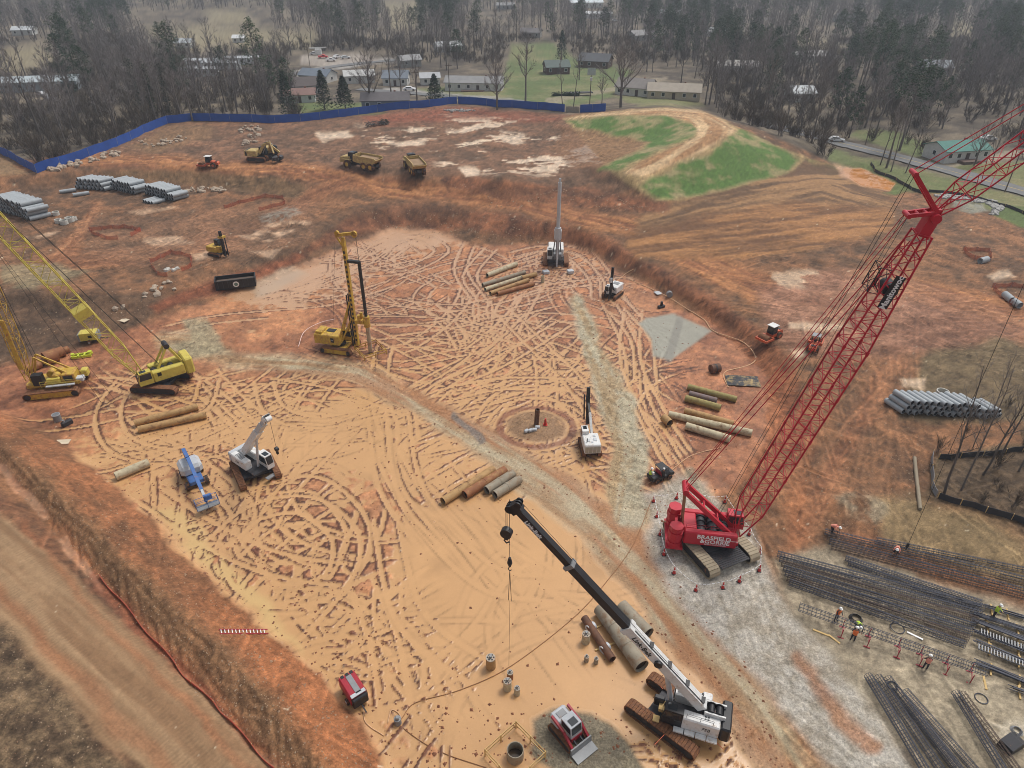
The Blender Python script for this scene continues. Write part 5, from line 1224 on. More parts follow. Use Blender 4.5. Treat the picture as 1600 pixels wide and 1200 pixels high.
for x in (-1.6, -.5, .5):
    b = MB(); b.tube((x, -.55, 2.3), (x, .55, 2.3), .42, 12); b.build('winch_drum', DRK, T)
cab(T, (1.9, 1.05, 1.55), (1.7, .95, 1.75), LIM); b = MB(); b.box((2.2, .2, 2.0), (1.2, 1.1, 1.0), ch=.1); b.build('front_cover', BLK, T)
gt = V((-1.7, 0, 5.6)); b = MB()
for y in (-.8, .8): b.bar(V((-3.0, y, 2.9)), gt + V((0, y * .6, 0)), .2, .26); b.bar(V((.3, y, 2.6)), gt + V((0, y * .6, 0)), .2, .26)
for f in (.4, .75): q0, q1 = V((-3.0, 0, 2.9)).lerp(gt, f), V((.3, 0, 2.6)).lerp(gt, f); b.tube(q0 + V((0, -.6, 0)), q0 + V((0, .6, 0)), .07, 6); b.tube(q1 + V((0, -.6, 0)), q1 + V((0, .6, 0)), .07, 6)
b.build('gantry', LIM, T); b = MB(); b.tube(gt + V((0, -.7, 0)), gt + V((0, .7, 0)), .35, 12); b.build('gantry_sheave', DRK, T)
ft = V((1.9, 0, 1.9)); pp = to_local(T, on_plane(0, 352, o2, HY)); pp.y = 0; bd = (pp - ft).normalized(); BLn = 44.0; bu = V((0, 1, 0)).cross(bd)
b = MB(); b.lattice(ft, ft + bd * 5, (1.1, .5), (1.75, 1.7), 4, .07, .035, bu); b.lattice(ft + bd * 5, ft + bd * 38, (1.75, 1.7), (1.75, 1.7), 24, .07, .034, bu); b.lattice(ft + bd * 38, ft + bd * BLn, (1.75, 1.7), (.9, .7), 4, .07, .034, bu); b.build('boom', LIM, T)
b = MB(); q = ft + bd * 27; b.bar(q + V((0, .93, 0)) - bd * .9, q + V((0, .93, 0)) + bd * .9, .03, .8, bu); b.build('sign_panel', PALE, T); b = MB(); b.bar(q + V((0, .96, 0)) - bd * .35, q + V((0, .96, 0)) + bd * .35, .02, .5, bu); b.build('sign_print', BLK, T)
b = MB(); q = ft + bd * 11.5; b.bar(q - bd * .5, q + bd * .6, 1.95, 1.9, bu); b.build('boom_joint', LIM, T)
for y in (-.5, .5): rope(T, gt + V((0, y, 0)), ft + bd * (BLn - .5) + V((0, y * .7, 0)), .03, 'pendant'); rope(T, V((-.5, y * .5, 2.7)), ft + bd * BLn + bu * .5, .02)
rope(T, ft + bd * 30 + bu * 1, V((6.0, .5, .4)), .018, 'hoist_rope'); rope(T, ft + bd * 34, V((7.5, .2, .4)), .018, 'hoist_rope')

# second yellow crane with attachments, cut by the left edge
H2 = math.radians(192); o3 = g(92, 607); o3.z -= .03
T = thing('drilling_crane', 'muddy yellow crawler crane with open deck cut off by the left edge', 'crane', o3, H2)
crawler(T, 6.6, 4.2, .95, 1.05, TRK_M, 0, YEL, .3)
b = MB(); b.box((-.3, 0, 1.5), (6.4, 2.8, .4)); b.tube((0, 0, 1), (0, 0, 1.4), 1.1, 16); b.build('deck', YEL, T)
b = MB(); b.box((-2.2, .3, 2.2), (1.5, 2.0, 1.1), ch=.1); eng = b.build('engine_house', YEL, T); b = MB(); b.box((-2.2, 1.32, 2.2), (1.1, .03, .7)); b.build('grille', DRK, eng)
b = MB(); b.box((1.4, 1.0, 2.3), (1.2, .9, 1.5)); b.build('radiator', BLK, T)
for x, y in ((-.6, .6), (.3, -.6), (-.7, -.7)):
    b = MB(); b.tube((x, y - .5, 2.2), (x, y + .5, 2.2), .5, 12); b.build('winch_drum', YEL, T)
b = MB(); b.box((-.4, 1.2, 2.0), (1.6, .5, .7), ch=.08); b.build('tank', LIM, T); b = MB(); b.box((-3.6, -.6, 1.9), (.8, 1.0, .9), ch=.1); b.build('tank', LIM, T); b = MB(); b.box((-3.4, .8, 1.75), (.9, .9, .5), ch=.08); b.box((-1.2, 1.75, 1.5), (3.4, .4, .12)); b.build('platform', PALE, T)
rail(T, [(-3.4, 1.9, 1.5), (-2.0, 1.9, 1.5), (-.4, 1.9, 1.5), (1.0, 1.9, 1.5)], .8, LIM)
b = MB()
for y in (-.7, .7): b.bar(V((-3.0, y, 1.8)), V((1.2, y * .6, 5.2)), .16, .2); b.bar(V((2.5, y, 1.8)), V((1.2, y * .6, 5.2)), .16, .2)
b.build('gantry', YEL, T)
ft = V((2.9, 0, 1.9)); pp = to_local(T, on_plane(2, 486, o3, H2)); pp.y = 0; bd = (pp - ft).normalized(); bu = V((0, 1, 0)).cross(bd)
b = MB(); b.lattice(ft, ft + bd * 4, (.9, .5), (1.25, 1.2), 4, .06, .03, bu); b.lattice(ft + bd * 4, ft + bd * 26, (1.25, 1.2), (1.25, 1.2), 20, .06, .03, bu); b.build('boom', YEL, T)
b = MB(); b.bar(ft + bd * 9 + V((0, .8, 0)), ft + bd * 2 + V((0, .8, 0)), .25, .5, bu); b.build('hose_guide', YEL, T)
for y in (-.4, .4): rope(T, V((1.2, y, 5.2)), ft + bd * 26, .03, 'pendant')
b = MB(); b.tube((3.2, -1.4, .05), (3.2, -1.4, .5), 1.0, 16); b.pipe((3.2, -1.4, .5), (3.2, -1.4, .75), .7, .08, 16); b.build('casing_clamp', YEL, T)
# ------------------------------------------------------------------ drill rigs
def upper(T, x0, x1, w, z0, z1, m, name='engine_house', ch=.12):
    b = MB(); b.box(((x0 + x1) / 2, 0, (z0 + z1) / 2), (x1 - x0, w, z1 - z0), ch=ch); return b.build(name, m, T)
# tall yellow rotary rig
HD = math.radians(-14); o = g(533, 545); T = thing('drill_rig', 'tall yellow rotary drill rig with black kelly bar in mid pit', 'drill rig', o, HD); T.scale = (.85, .85, 1)
crawler(T, 5.6, 3.6, .8, .95, TRK_M, 0, YEL)
b = MB(); b.tube((0, 0, .9), (0, 0, 1.3), 1.0, 16); b.build('slew_ring', DRK, T)
h_ = upper(T, -4.0, .6, 2.9, 1.25, 2.7, YEL); b = MB(); b.box((-1.5, .4, 2.73), (1.5, 1.0, .08)); b.build('hatch', BLK, h_); b = MB(); b.box((-3.2, 0, 2.85), (1.2, 2.2, .3), ch=.08); b.build('cooler', YEL, h_)
X90_ = Matrix.Rotation(math.pi / 2, 3, 'X')
b = MB(); b.box((-.6, -1.46, 2.0), (.6, .03, .7)); pn = b.build('emblem_panel', BLK, h_); lettering('CAT', LET_W, pn, (-.6, -1.482, 2.0), X90_, .24)
rail(T, [(-3.8, -1.3, 2.7), (-2.6, -1.3, 2.7), (-1.4, -1.3, 2.7)], .7, YEL)
cab(T, (1.2, .95, 1.3), (1.7, .95, 1.7), YEL)
b = MB(); mx_ = 3.3
b.bar((mx_, 0, 1.0), (mx_, 0, 17.3), .58, .5, (1, 0, 0)); ms = b.build('mast', YEL, T)
b = MB()
for k in range(20): b.box((mx_ - .01, -.3, 2 + k * .7), (.3, .03, .36))
b.build('mast_opening', BLK, ms)
for s in (-1, 1):
    b = MB(); b.bar((.4, s * .6, 2.2), (mx_ - .3, s * .3, 8.0), .2, .24); b.tube((.8, s * .75, 1.6), (mx_ - .3, s * .4, 5.5), .13, 8); b.build('mast_brace', YEL, T)
b = MB(); b.bar((mx_ - 1.2, 0, 17.5), (mx_ + 2.3, 0, 18.1), .4, .4); b.bar((mx_ - 1.2, 0, 17.5), (mx_, 0, 15.8), .24, .24); b.tube((mx_ + 2.0, -.2, 17.9), (mx_ + 2.0, .2, 17.9), .45, 14); b.tube((mx_ - .9, -.2, 17.8), (mx_ - .9, .2, 17.8), .36, 14); b.build('mast_head', YEL, T)
kx = mx_ + 2.2
rope(T, (kx, 0, 17.7), (kx, 0, 14.2), .04); rope(T, (mx_ - 1.25, 0, 17.6), (-1, 0, 2.9), .02)
b = MB(); b.tube((kx, 0, 6.0), (kx, 0, 14.1), .27, 12); b.build('kelly_bar', BLK, T)
b = MB(); b.box((mx_ + 1.1, 0, 14.0), (2.5, .5, .35)); b.build('kelly_guide', BLK, T)
b = MB(); b.box((mx_ + 1.0, 0, 5.0), (1.6, .9, .5)); b.tube((kx, 0, 4.3), (kx, 0, 5.9), .55, 14); b.tube((mx_ + 1.1, .5, 5.0), (mx_ + 1.1, .5, 6.2), .26, 10); b.tube((mx_ + 1.1, -.5, 5.0), (mx_ + 1.1, -.5, 6.2), .26, 10); b.build('rotary_drive', YEL, T)
b = MB(); b.tube((kx, 0, .2), (kx, 0, 4.4), .34, 12); b.build('casing', mat('muddy_casing', srgb(170, 152, 128), .7, 0, .4, CLAY), T)
for y in (-.3, .3): b = MB(); b.tube((mx_ - .7, y, 1.0), (mx_ - .7, y, 9), .12, 8); b.build('feed_cylinder', BLK, T)
TW = Matrix.Rotation(HD, 3, 'Z') @ V((kx * .85, 0, 0)) + o
def guard(px, py, s, rz, lab, hgt=.9, m=None, gap=True):
    c = px if isinstance(px, Vector) else g(px, py); t = thing('guard_rail', lab, 'guard rail', c, rz); pts = [(-s, -s), (s, -s), (s, s), (-s, s)]
    for k in range(4):
        b = MB(); a, e = pts[k], pts[(k + 1) % 4]
        for f in (0, .5): q = (a[0] + (e[0] - a[0]) * f, a[1] + (e[1] - a[1]) * f); b.bar((*q, 0), (*q, hgt), .09, .09)
        for z in (.45, .9): b.bar((*a, hgt * z), (*e, hgt * z), .04, .13)
        b.build('rail_side', m or TIM, t)
    return t
guard(Vector((TW.x, TW.y, ground_z(TW.x, TW.y))), 0, 1.7, .6, 'yellow square guard rail round the tall yellow rig\'s drill hole', .9, YEL)

# white rig with tall grey kelly, at the back of the pit
HD = math.radians(-93); o = g(868, 409); T = thing('drill_rig', 'white drill rig with a very tall pale mast at the back of the pit', 'drill rig', o, HD)
crawler(T, 5.0, 3.9, .85, .95, TRK_M, 0, DRK); h_ = upper(T, -3.4, .4, 2.8, 1.2, 2.6, WHT)
cab(T, (1.0, -1.1, 1.25), (1.7, .95, 1.75), WHT)
b = MB(); b.box((1.6, .3, 1.8), (1.2, 1.4, 1.2), ch=.1); b.build('mast_foot', STL, T)
b = MB(); b.bar((2.3, .2, .9), (2.3, .2, 9.5), .6, .6, (1, 0, 0)); b.build('mast', STL, T)
b = MB(); b.tube((2.9, .2, .3), (2.9, .2, 6.0), .16, 10); b.build('drill_string', PALE, T)
b = MB(); b.tube((2.8, .2, 6.4), (2.8, .2, 15.6), .32, 12); b.tube((2.8, .2, 15.6), (2.8, .2, 16.3), .2, 8); b.build('kelly_bar', PALE, T)
b = MB(); b.box((2.5, .2, 6.4), (1.3, 1.3, 1.6), ch=.15); b.tube((2.8, .2, 5.4), (2.8, .2, 7.6), .55, 12); b.build('rotary_drive', PALE, T)
for s in (-.5, .9): b = MB(); b.tube((.6, s, 2.2), (2.2, .2 + (s - .2) * .3, 7), .12, 8); b.build('mast_brace', STL, T)
b = MB()
for k in range(9): b.box((2.9, 0, .35 + k * .16), (.08, 2.7, .07))
b.build('front_grating', DRK, T)
for a, e, lab in ((853, 427, 'white concrete block left of the white tall rig'), (891, 426, 'white concrete block right of the white tall rig')):
    b = MB(); b.box((0, 0, .25), (1.1, 1.0, .5), .3, ch=.05); tag(b.build('concrete_block', PALE, None, g(a, e)), lab, 'block')

# smaller white rig facing left at the east side
HD = math.radians(236); o = g(957, 462); T = thing('drill_rig', 'compact white drill rig with short black mast beside the gravel strip', 'drill rig', o, HD)
T.scale = (.74, .74, .8); crawler(T, 4.2, 2.9, .6, .8, TRK_M, 0, DRK); h_ = upper(T, -2.8, .8, 2.5, 1.0, 2.3, WHT); b = MB(); b.box((-1.5, 0, 2.33), (1.2, 1.4, .08)); b.build('hatch', STL, h_)
cab(T, (1.3, -.7, 1.0), (1.4, .9, 1.6), WHT); b = MB(); b.bar((2.4, .5, .4), (2.1, .5, 7.2), .5, .45, (1, 0, 0)); b.build('mast', BLK, T)
b = MB(); b.tube((2.85, .5, .1), (2.7, .5, 6.5), .12, 8); b.build('drill_string', DRK, T); b = MB(); b.box((2.7, .5, 4.6), (.6, .6, 1.0), ch=.08); b.build('rotary_drive', PALE, T); b = MB(); b.bar((.9, .5, 1.9), (2.2, .5, 4.0), .25, .3); b.tube((.6, .7, 1.5), (2.1, .6, 3.0), .1, 8); b.build('mast_arm', BLK, T); b = MB(); b.bar((2.6, -.3, .5), (3.1, -.5, 2.2), .3, .3); b.build('front_arm', DRK, T)

# white excavator-like rig seen from behind
HD = math.radians(94); o = g(921, 701); T = thing('drill_rig', 'white excavator based drill rig seen from behind with black folded mast', 'drill rig', o, HD)
T.scale = (.82, .8, .85); crawler(T, 4.0, 2.3, .6, .8, TRK_M, 0, DRK)
h_ = upper(T, -2.3, .6, 2.35, .95, 2.3, WHT); b = MB()
for k in range(4): b.box((-2.33, -.85 + k * .57, 1.55), (.06, .48, .95))
b.build('rear_grille', mat('grille_grey', srgb(168, 164, 150), .6), h_)
b = MB()
for x, y, s in ((-1.2, .5, .5), (-1.0, -.5, .6), (-.2, -.5, .4), (-1.6, 0, .3)): b.box((x, y, 2.33), (s, s * .8, .08))
b.build('hatch', PALE, h_); b = MB(); b.tube((-1.5, .75, 2.3), (-1.5, .75, 2.9), .07, 8); b.build('exhaust', BLK, h_)
cab(T, (1.1, .65, .95), (1.6, .95, 1.85), WHT)
b = MB(); b.bar((.6, -.35, 1.6), (3.2, -.35, 3.9), .34, .45); b.build('boom', WHT, T)
b = MB(); b.bar((3.2, -.35, 3.8), (5.0, -.35, 4.4), .3, .35); b.build('stick', BLK, T)
b = MB(); b.bar((4.4, -.35, 1.2), (5.5, -.35, 6.6), .45, .5, (1, 0, 0)); b.bar((4.9, .1, 1.6), (5.9, .1, 5.2), .18, .2, (1, 0, 0)); ms = b.build('mast', BLK, T); b = MB(); b.box((5.35, -.35, 4.8), (.6, .6, .8), ch=.08); b.build('rotary_drive', DRK, ms); b = MB(); b.tube((5.0, -.7, 1.2), (6.1, -.7, 6.4), .07, 6); b.build('drill_string', DRK, ms)

# small yellow rig on the north-west bench
HD = math.radians(-25); o = g(342, 398); T = thing('drill_rig', 'small dark and yellow drill rig on the bench near the dumpster', 'drill rig', o, HD)
T.scale = (.8, .8, .8); crawler(T, 3.6, 2.6, .5, .75, TRK_M, 0, DRK); upper(T, -2.4, .4, 2.2, .9, 2.1, YEL); cab(T, (-.2, .6, 2.0), (1.2, .9, 1.4), BLK)
b = MB(); b.bar((2.2, -.2, .3), (2.2, -.2, 6.0), .5, .5, (1, 0, 0)); b.build('mast', BLK, T); b = MB(); b.tube((2.7, .3, .2), (2.7, .3, 4.4), .12, 8); b.tube((2.7, -.5, .2), (2.7, -.5, 4.8), .12, 8); b.build('drill_string', DRK, T); b = MB(); b.box((2.2, 0, 4.6), (1.2, 1.2, .4)); b.box((1.2, -.6, 1.7), (1.0, .6, 1.4)); b.build('rod_rack', YEL, T)

# ------------------------------------------------------------------ small white telescopic crane, left in the pit
HD = math.radians(-38); o = g(400, 738); T = thing('telescopic_crane', 'small white telescopic crawler crane with short raised boom beside the blue lift', 'crane', o, HD)
crawler(T, 5.2, 3.8, .7, .85, TRK_M, math.radians(-58) - HD, DRK)
b = MB(); b.tube((0, 0, .8), (0, 0, 1.1), 1.0, 16); b.box((-.3, 0, 1.2), (4.4, 2.4, .2)); b.build('deck', DRK, T)
b = MB(); b.box((-.9, -.85, 1.8), (2.8, .8, 1.1), ch=.1); h_ = b.build('engine_house', WHT, T); lettering('758', LET_K, h_, (-1.1, -1.262, 1.8), X90_, .42, shear=.2)
b = MB()
for k in range(6): b.box((-1.5 + k * .22, -.85, 2.37), (.12, .5, .04))
b.build('vent', STL, h_)
b = MB(); b.box((-1.2, .85, 1.75), (2.0, .8, 1.0), ch=.1); b.build('fuel_house', WHT, T); b = MB(); b.box((-2.6, 0, 1.7), (.6, 2.4, 1.1), ch=.1); b.build('counterweight', PALE, T)
cab(T, (1.3, .85, 1.15), (1.6, .85, 1.65), WHT)
pv_ = V((-1.3, 0, 2.3)); tp = to_local(T, on_plane(416, 654, o, HD)); tp.y = 0; d = tp - pv_
for t0, t1, w in ((0, .66, .7), (.6, .86, .58), (.82, 1, .46)): b = MB(); b.bar(pv_ + d * t0, pv_ + d * t1, w, w * 1.15, (0, 1, 0)); b.build('boom_section', WHT if t0 == 0 else PALE, T)
b = MB(); b.bar(tp - d * .03, tp + d * .04, .6, .8, (0, 1, 0)); b.tube(tp + V((.35, -.3, .1)), tp + V((.35, .3, .1)), .3, 12); b.build('boom_head', WHT, T); b = MB()
for k in range(3): b.tube(tp + V((.2, -.32, .45 - .35 * k)), tp + V((.2, .32, .45 - .35 * k)), .1, 8)
b.build('head_pin', BLK, T)
b = MB(); b.tube((.9, 0, 1.4), pv_ + d * .55, .14, 8); b.build('lift_cylinder', PALE, T)
q = tp + V((.6, 0, 0)); rope(T, q, q - V((0, 0, 3.4)), .02, 'hoist_rope'); b = MB(); c = q - V((0, 0, 3.6)); b.tube(c + V((0, -.15, 0)), c + V((0, .15, 0)), .25, 10); b.box(c - V((0, 0, .4)), (.2, .2, .5)); b.build('hook_block', BLK, T)
b = MB(); b.box((2.6, .3, .6), (.5, 1.2, .12)); b.build('front_step', STL, T)

# ------------------------------------------------------------------ blue boom lift
HD = math.radians(-55); o = g(305, 750); T = thing('boom_lift', 'blue boom lift with grey turntable hood and lowered basket', 'boom lift', o, HD)
for x, y in ((-1.3, -1), (1.3, -1), (-1.3, 1), (1.3, 1)): wheel(T, x, y, .5, .4, BLU)
b = MB(); b.box((0, 0, .75), (3.0, 1.5, .45), ch=.08); b.build('chassis', BLU, T); b = MB(); b.box((-.9, 0, 1.6), (2.3, 2.3, 1.0), ch=.35); b.build('turntable_hood', PALE, T)
b = MB(); b.bar((-2.6, 0, 2.5), (-.2, 0, 2.9), .38, .5); b.bar((-.2, 0, 2.9), (4.4, 0, 1.7), .36, .42); b.bar((-2.6, 0, 2.5), (-1.8, 0, 1.9), .35, .4); b.build('boom', BLU, T); b = MB(); b.bar((1.8, 0, 2.42), (5.2, 0, 1.55), .26, .3); b.build('boom_extension', PALE, T)
b = MB(); b.box((5.9, 0, .7), (.85, 2.2, .1)); bk = b.build('basket', STL, T); rail(bk, [(5.5, -1.1, .7), (6.3, -1.1, .7), (6.3, 0, .7), (6.3, 1.1, .7), (5.5, 1.1, .7), (5.5, 0, .7), (5.5, -1.1, .7)], 1.0, BLU, .03); b = MB(); b.box((5.4, .3, 1.4), (.4, .7, .5)); b.box((5.35, 0, 1.3), (.3, .3, .8)); b.build('control_box', BLU, T)

# ------------------------------------------------------------------ red compressor on wheels
o = g(555, 1088); HD = math.radians(-52); T = thing('compressor_trailer', 'red tow-behind air compressor at the edge of the slurry', 'compressor', o, HD)
T.scale = (.78, .8, .85)
for s in (-1, 1): wheel(T, .3, s * .95, .36, .25, PALE)
b = MB(); b.box((0, 0, .5), (3.0, 1.5, .18)); b.build('chassis', BLK, T)
b = MB(); b.box((-.2, 0, 1.15), (2.9, 1.7, 1.15), ch=.14); bd_ = b.build('hood', REDD, T); b = MB(); b.box((1.35, 0, 1.05), (.5, 1.6, 1.0), ch=.1); b.build('radiator_end', BLK, T)
b = MB(); b.box((-.1, .1, 1.74), (2.3, .55, .06)); b.build('top_panel', STL, bd_); b = MB(); b.box((1.1, 0, 1.74), (.4, 1.5, .06)); b.build('top_panel', PALE, bd_)
for y in (-.45, .05, .5): b = MB(); b.box((-1.45, y, 1.6), (.35, .32, .3)); b.build('exhaust_port', BLK, bd_)
b = MB(); b.bar((1.6, 0, .5), (2.5, 0, .4), .12, .12); b.build('tow_bar', BLK, T)

# ------------------------------------------------------------------ track loader
o = g(888, 1147); HD = math.radians(-53); T = thing('track_loader', 'grey and red compact track loader with bucket on dark gravel', 'loader', o, HD)
crawler(T, 2.5, 1.55, .42, .72, TRK_M, 0, DRK, .14)
b = MB(); b.box((-.9, 0, 1.05), (1.1, 1.4, .95), ch=.14); eg = b.build('engine_hood', PALE, T); b = MB(); b.box((-.9, 0, 1.55), (.5, .7, .05)); b.build('hood_vent', STL, eg)
b = MB(); b.box((.1, 0, .75), (1.6, 1.0, .5)); b.build('body', REDD, T); cab(T, (.25, 0, .95), (1.2, 1.05, 1.2), PALE, slope=.12)
for s in (-1, 1): b = MB(); b.bar((-1.1, s * .78, 1.65), (.3, s * .78, 1.45), .16, .26); b.bar((.3, s * .78, 1.45), (1.35, s * .78, .55), .16, .24); b.build('lift_arm', REDD, T)
b = MB(); b.prism([(1.35, .08), (2.2, .05), (2.2, .12), (1.5, .2), (1.42, .75), (1.32, .75)], -.98, .98); b.build('bucket', STL, T); b = MB(); b.bar((.9, .3, .7), (1.4, .3, .55), .1, .1); b.bar((.9, -.3, .7), (1.4, -.3, .55), .1, .1); b.build('tilt_cylinder', DRK, T)

# ------------------------------------------------------------------ black utility vehicle
o = g(1031, 747); HD = math.radians(28); T = thing('utility_vehicle', 'black open-bed utility vehicle parked on the gravel junction', 'utility vehicle', o, HD)
T.scale = (.9, .9, .9)
for x, y in ((-.95, -.65), (.95, -.65), (-.95, .65), (.95, .65)): wheel(T, x, y, .33, .26, BLK)
b = MB(); b.prism([(-1.6, .45), (1.6, .45), (1.65, .8), (1.0, 1.0), (.5, .75), (-.5, .75), (-.5, .95), (-1.6, .95)], -.65, .65); b.build('body', BLK, T)
b = MB(); b.box((-1.1, 0, .97), (.95, 1.1, .05)); b.build('cargo_bed', DRK, T)
for x in (.1, .45): b = MB(); b.box((-.15, 0, .9), (.45, 1.1, .2), ch=.04); b.box((-.38, 0, 1.2), (.12, 1.1, .5)); b.build('seat', REDD if x < .2 else BLK, T); break
b = MB()
for y in (-.6, .6): b.path([(.9, y, .9), (.5, y, 1.85), (-.45, y, 1.85), (-.5, y, .9)], .035, 5)
b.build('roll_cage', BLK, T); b = MB(); b.box((.05, 0, 1.9), (1.1, 1.3, .07), ch=.02); b.build('roof', BLK, T); b = MB(); b.box((-1.1, .2, 1.1), (.35, .35, .22)); b.build('cool_box', WHT, T)

# ------------------------------------------------------------------ rollers
def roller(px, py, hd, lab, canopy, hoodm):
    T = thing('soil_roller', lab, 'roller', g(px, py), hd, 'orange soil rollers'); T.scale = (.75, .75, .78) if px > 1000 else (.88, .88, .88)
    for s in (-1, 1): wheel(T, -1.6, s * .85, .72, .5, ORG)
    b = MB(); b.tube((1.7, -1.05, .75), (1.7, 1.05, .75), .75, 20); b.build('drum', TRK_M, T)
    b = MB(); b.box((1.7, 1.2, .75), (2.0, .2, .4)); b.box((1.7, -1.2, .75), (2.0, .2, .4)); b.box((2.7, 0, .75), (.2, 2.6, .4)); b.box((.6, 0, .8), (.3, 2.6, .5)); b.build('drum_frame', ORG, T)
    b = MB(); b.prism([(-2.9, .8), (-.9, .8), (-.9, 1.75), (-2.5, 1.6), (-2.9, 1.3)], -.65, .65); h = b.build('engine_hood', hoodm, T); b = MB(); b.box((-2.3, 0, 1.66), (.5, .8, .06)); b.build('hood_grille', BLK, h)
    b = MB(); b.box((-.3, 0, 1.1), (1.2, 1.5, .6)); b.build('platform', ORG, T)
    if canopy: cab(T, (-.3, 0, 1.35), (1.3, 1.4, 1.55), BLK); b = MB(); b.box((-.3, 0, 2.95), (1.7, 1.6, .1), ch=.03); b.build('roof', WHT, T)
    else:
        b = MB()
        for x in (-.85, .3):
            for y in (-.6, .6): b.bar((x, y, 1.4), (x, y, 2.8), .08, .08)
        b.build('roof_post', BLK, T); b = MB(); b.box((-.3, 0, 2.85), (1.5, 1.5, .08), ch=.03); b.build('roof', STL, T); b = MB(); b.box((-.5, 0, 1.55), (.5, .5, .2)); b.box((-.7, 0, 1.85), (.12, .5, .5)); b.build('seat', BLK, T)
roller(1202, 531, math.radians(215), 'orange roller with white cab roof east of the pit', True, ORG); roller(1271, 544, math.radians(60), 'orange roller with grey canopy next to the red boom', False, ORG); roller(327, 262, math.radians(178), 'orange roller on the upper haul road near the blue fence', True, ORG)

# ------------------------------------------------------------------ articulated dump trucks
DST = mat('dusty_yellow_paint', srgb(190, 168, 106), .7, 0, .55, srgb(158, 128, 92))
def dumper(px, py, hd, lab):
    T = thing('dump_truck', lab, 'dump truck', g(px, py), hd, 'yellow articulated dump trucks')
    for x in (3.1, -1.5, -3.3):
        for s in (-1, 1): wheel(T, x, s * 1.25, .92, .62)
    b = MB(); b.box((0, 0, 1.1), (8.6, 1.0, .5)); b.build('chassis', DRK, T)
    b = MB(); b.prism([(2.4, 1.2), (5.2, 1.2), (5.3, 1.7), (4.9, 2.4), (3.3, 2.6), (2.4, 2.6)], -1.15, 1.15); h = b.build('engine_hood', DST, T); b = MB(); b.box((5.28, 0, 1.6), (.06, 1.4, .5)); b.build('radiator_grille', BLK, h)
    cab(T, (2.3, 0, 1.5), (1.7, 1.7, 2.0), BLK, slope=.3)
    for s in (-1, 1): b = MB(); b.box((3.1, s * 1.25, 2.0), (2.0, .7, .12)); b.build('mudguard', DST, T)
    b = MB(); o_ = [(1.2, 1.9), (1.0, 3.1), (-.2, 3.15), (-4.6, 3.0), (-5.1, 2.6), (-4.2, 1.7), (-1.5, 1.4)]
    for s in (-1, 1): b.prism(o_, s * 1.55, s * 1.42)
    b.bar((1.2, 0, 1.9), (1.0, 0, 3.3), 3.1, .12, (1, 0, 0)); b.bar((1.15, 0, 1.75), (-1.5, 0, 1.45), 2.85, .1); b.bar((-1.5, 0, 1.45), (-4.2, 0, 1.75), 2.85, .1); b.bar((-4.2, 0, 1.75), (-5.1, 0, 2.6), 2.85, .1); b.build('dump_body', DST, T)
    b = MB(); b.prism([(1.0, 2.4), (.2, 2.75), (-4.2, 2.55), (-4.4, 1.9), (-1.5, 1.6)], -1.38, 1.38); b.build('load', mat('clay_load', srgb(150, 124, 98), .95), T)
dumper(566, 263, math.radians(155), 'yellow articulated dump truck seen from its side on the plateau'); dumper(648, 269, math.radians(112), 'yellow articulated dump truck seen from behind on the plateau')

# ------------------------------------------------------------------ excavators
def excavator(px, py, hd, lab, arm=(5.4, .6), sw=0.0):
    T = thing('excavator', lab, 'excavator', g(px, py), hd, 'yellow excavators on the plateau'); crawler(T, 4.6, 2.8, .65, .95, TRK_M, sw, DRK, .3)
    b = MB(); b.box((-1.3, 0, 1.8), (3.0, 2.8, 1.3), ch=.15); h = b.build('engine_house', DST, T); b = MB(); b.box((-2.3, 0, 1.9), (.9, 2.9, 1.2), ch=.3); b.build('counterweight', BLK, T); cab(T, (1.0, .95, 1.15), (1.7, .95, 1.75), BLK)
    e = V((arm[0] * .7, -.2, 3.9)); t = V((arm[0] + 1.2, -.2, 2.0))
    b = MB(); b.bar((.5, -.2, 1.6), (2.0, -.2, 3.7), .4, .6); b.bar((1.95, -.2, 3.65), e, .36, .5); b.build('boom', DST, T); b = MB(); b.bar(e + V((-.3, 0, .4)), t, .32, .45); b.build('stick', DST, T); b = MB(); b.tube((1.2, .2, 1.6), (2.4, .2, 3.7), .14, 8); b.tube(V((2.2, -.2, 4.2)), e + V((0, 0, .5)), .1, 8); b.build('hydraulic_cylinder', STL, T)
    b = MB(); x, z = t.x, arm[1]; b.prism([(x - .1, z + 1.2), (x + .5, z + .9), (x + .4, z + .2), (x - .3, z - .1), (x - 1.0, z + .1), (x - 1.0, z + .25), (x - .3, z + .2), (x - .0, z + .6)], -.85, .45); b.build('bucket', DRK, T)
excavator(405, 250, math.radians(-8), 'yellow excavator at the back with its arm stretched right', (4.4, .2)); excavator(424, 246, math.radians(-60), 'yellow excavator in front beside it with its arm folded down', (3.6, .3))

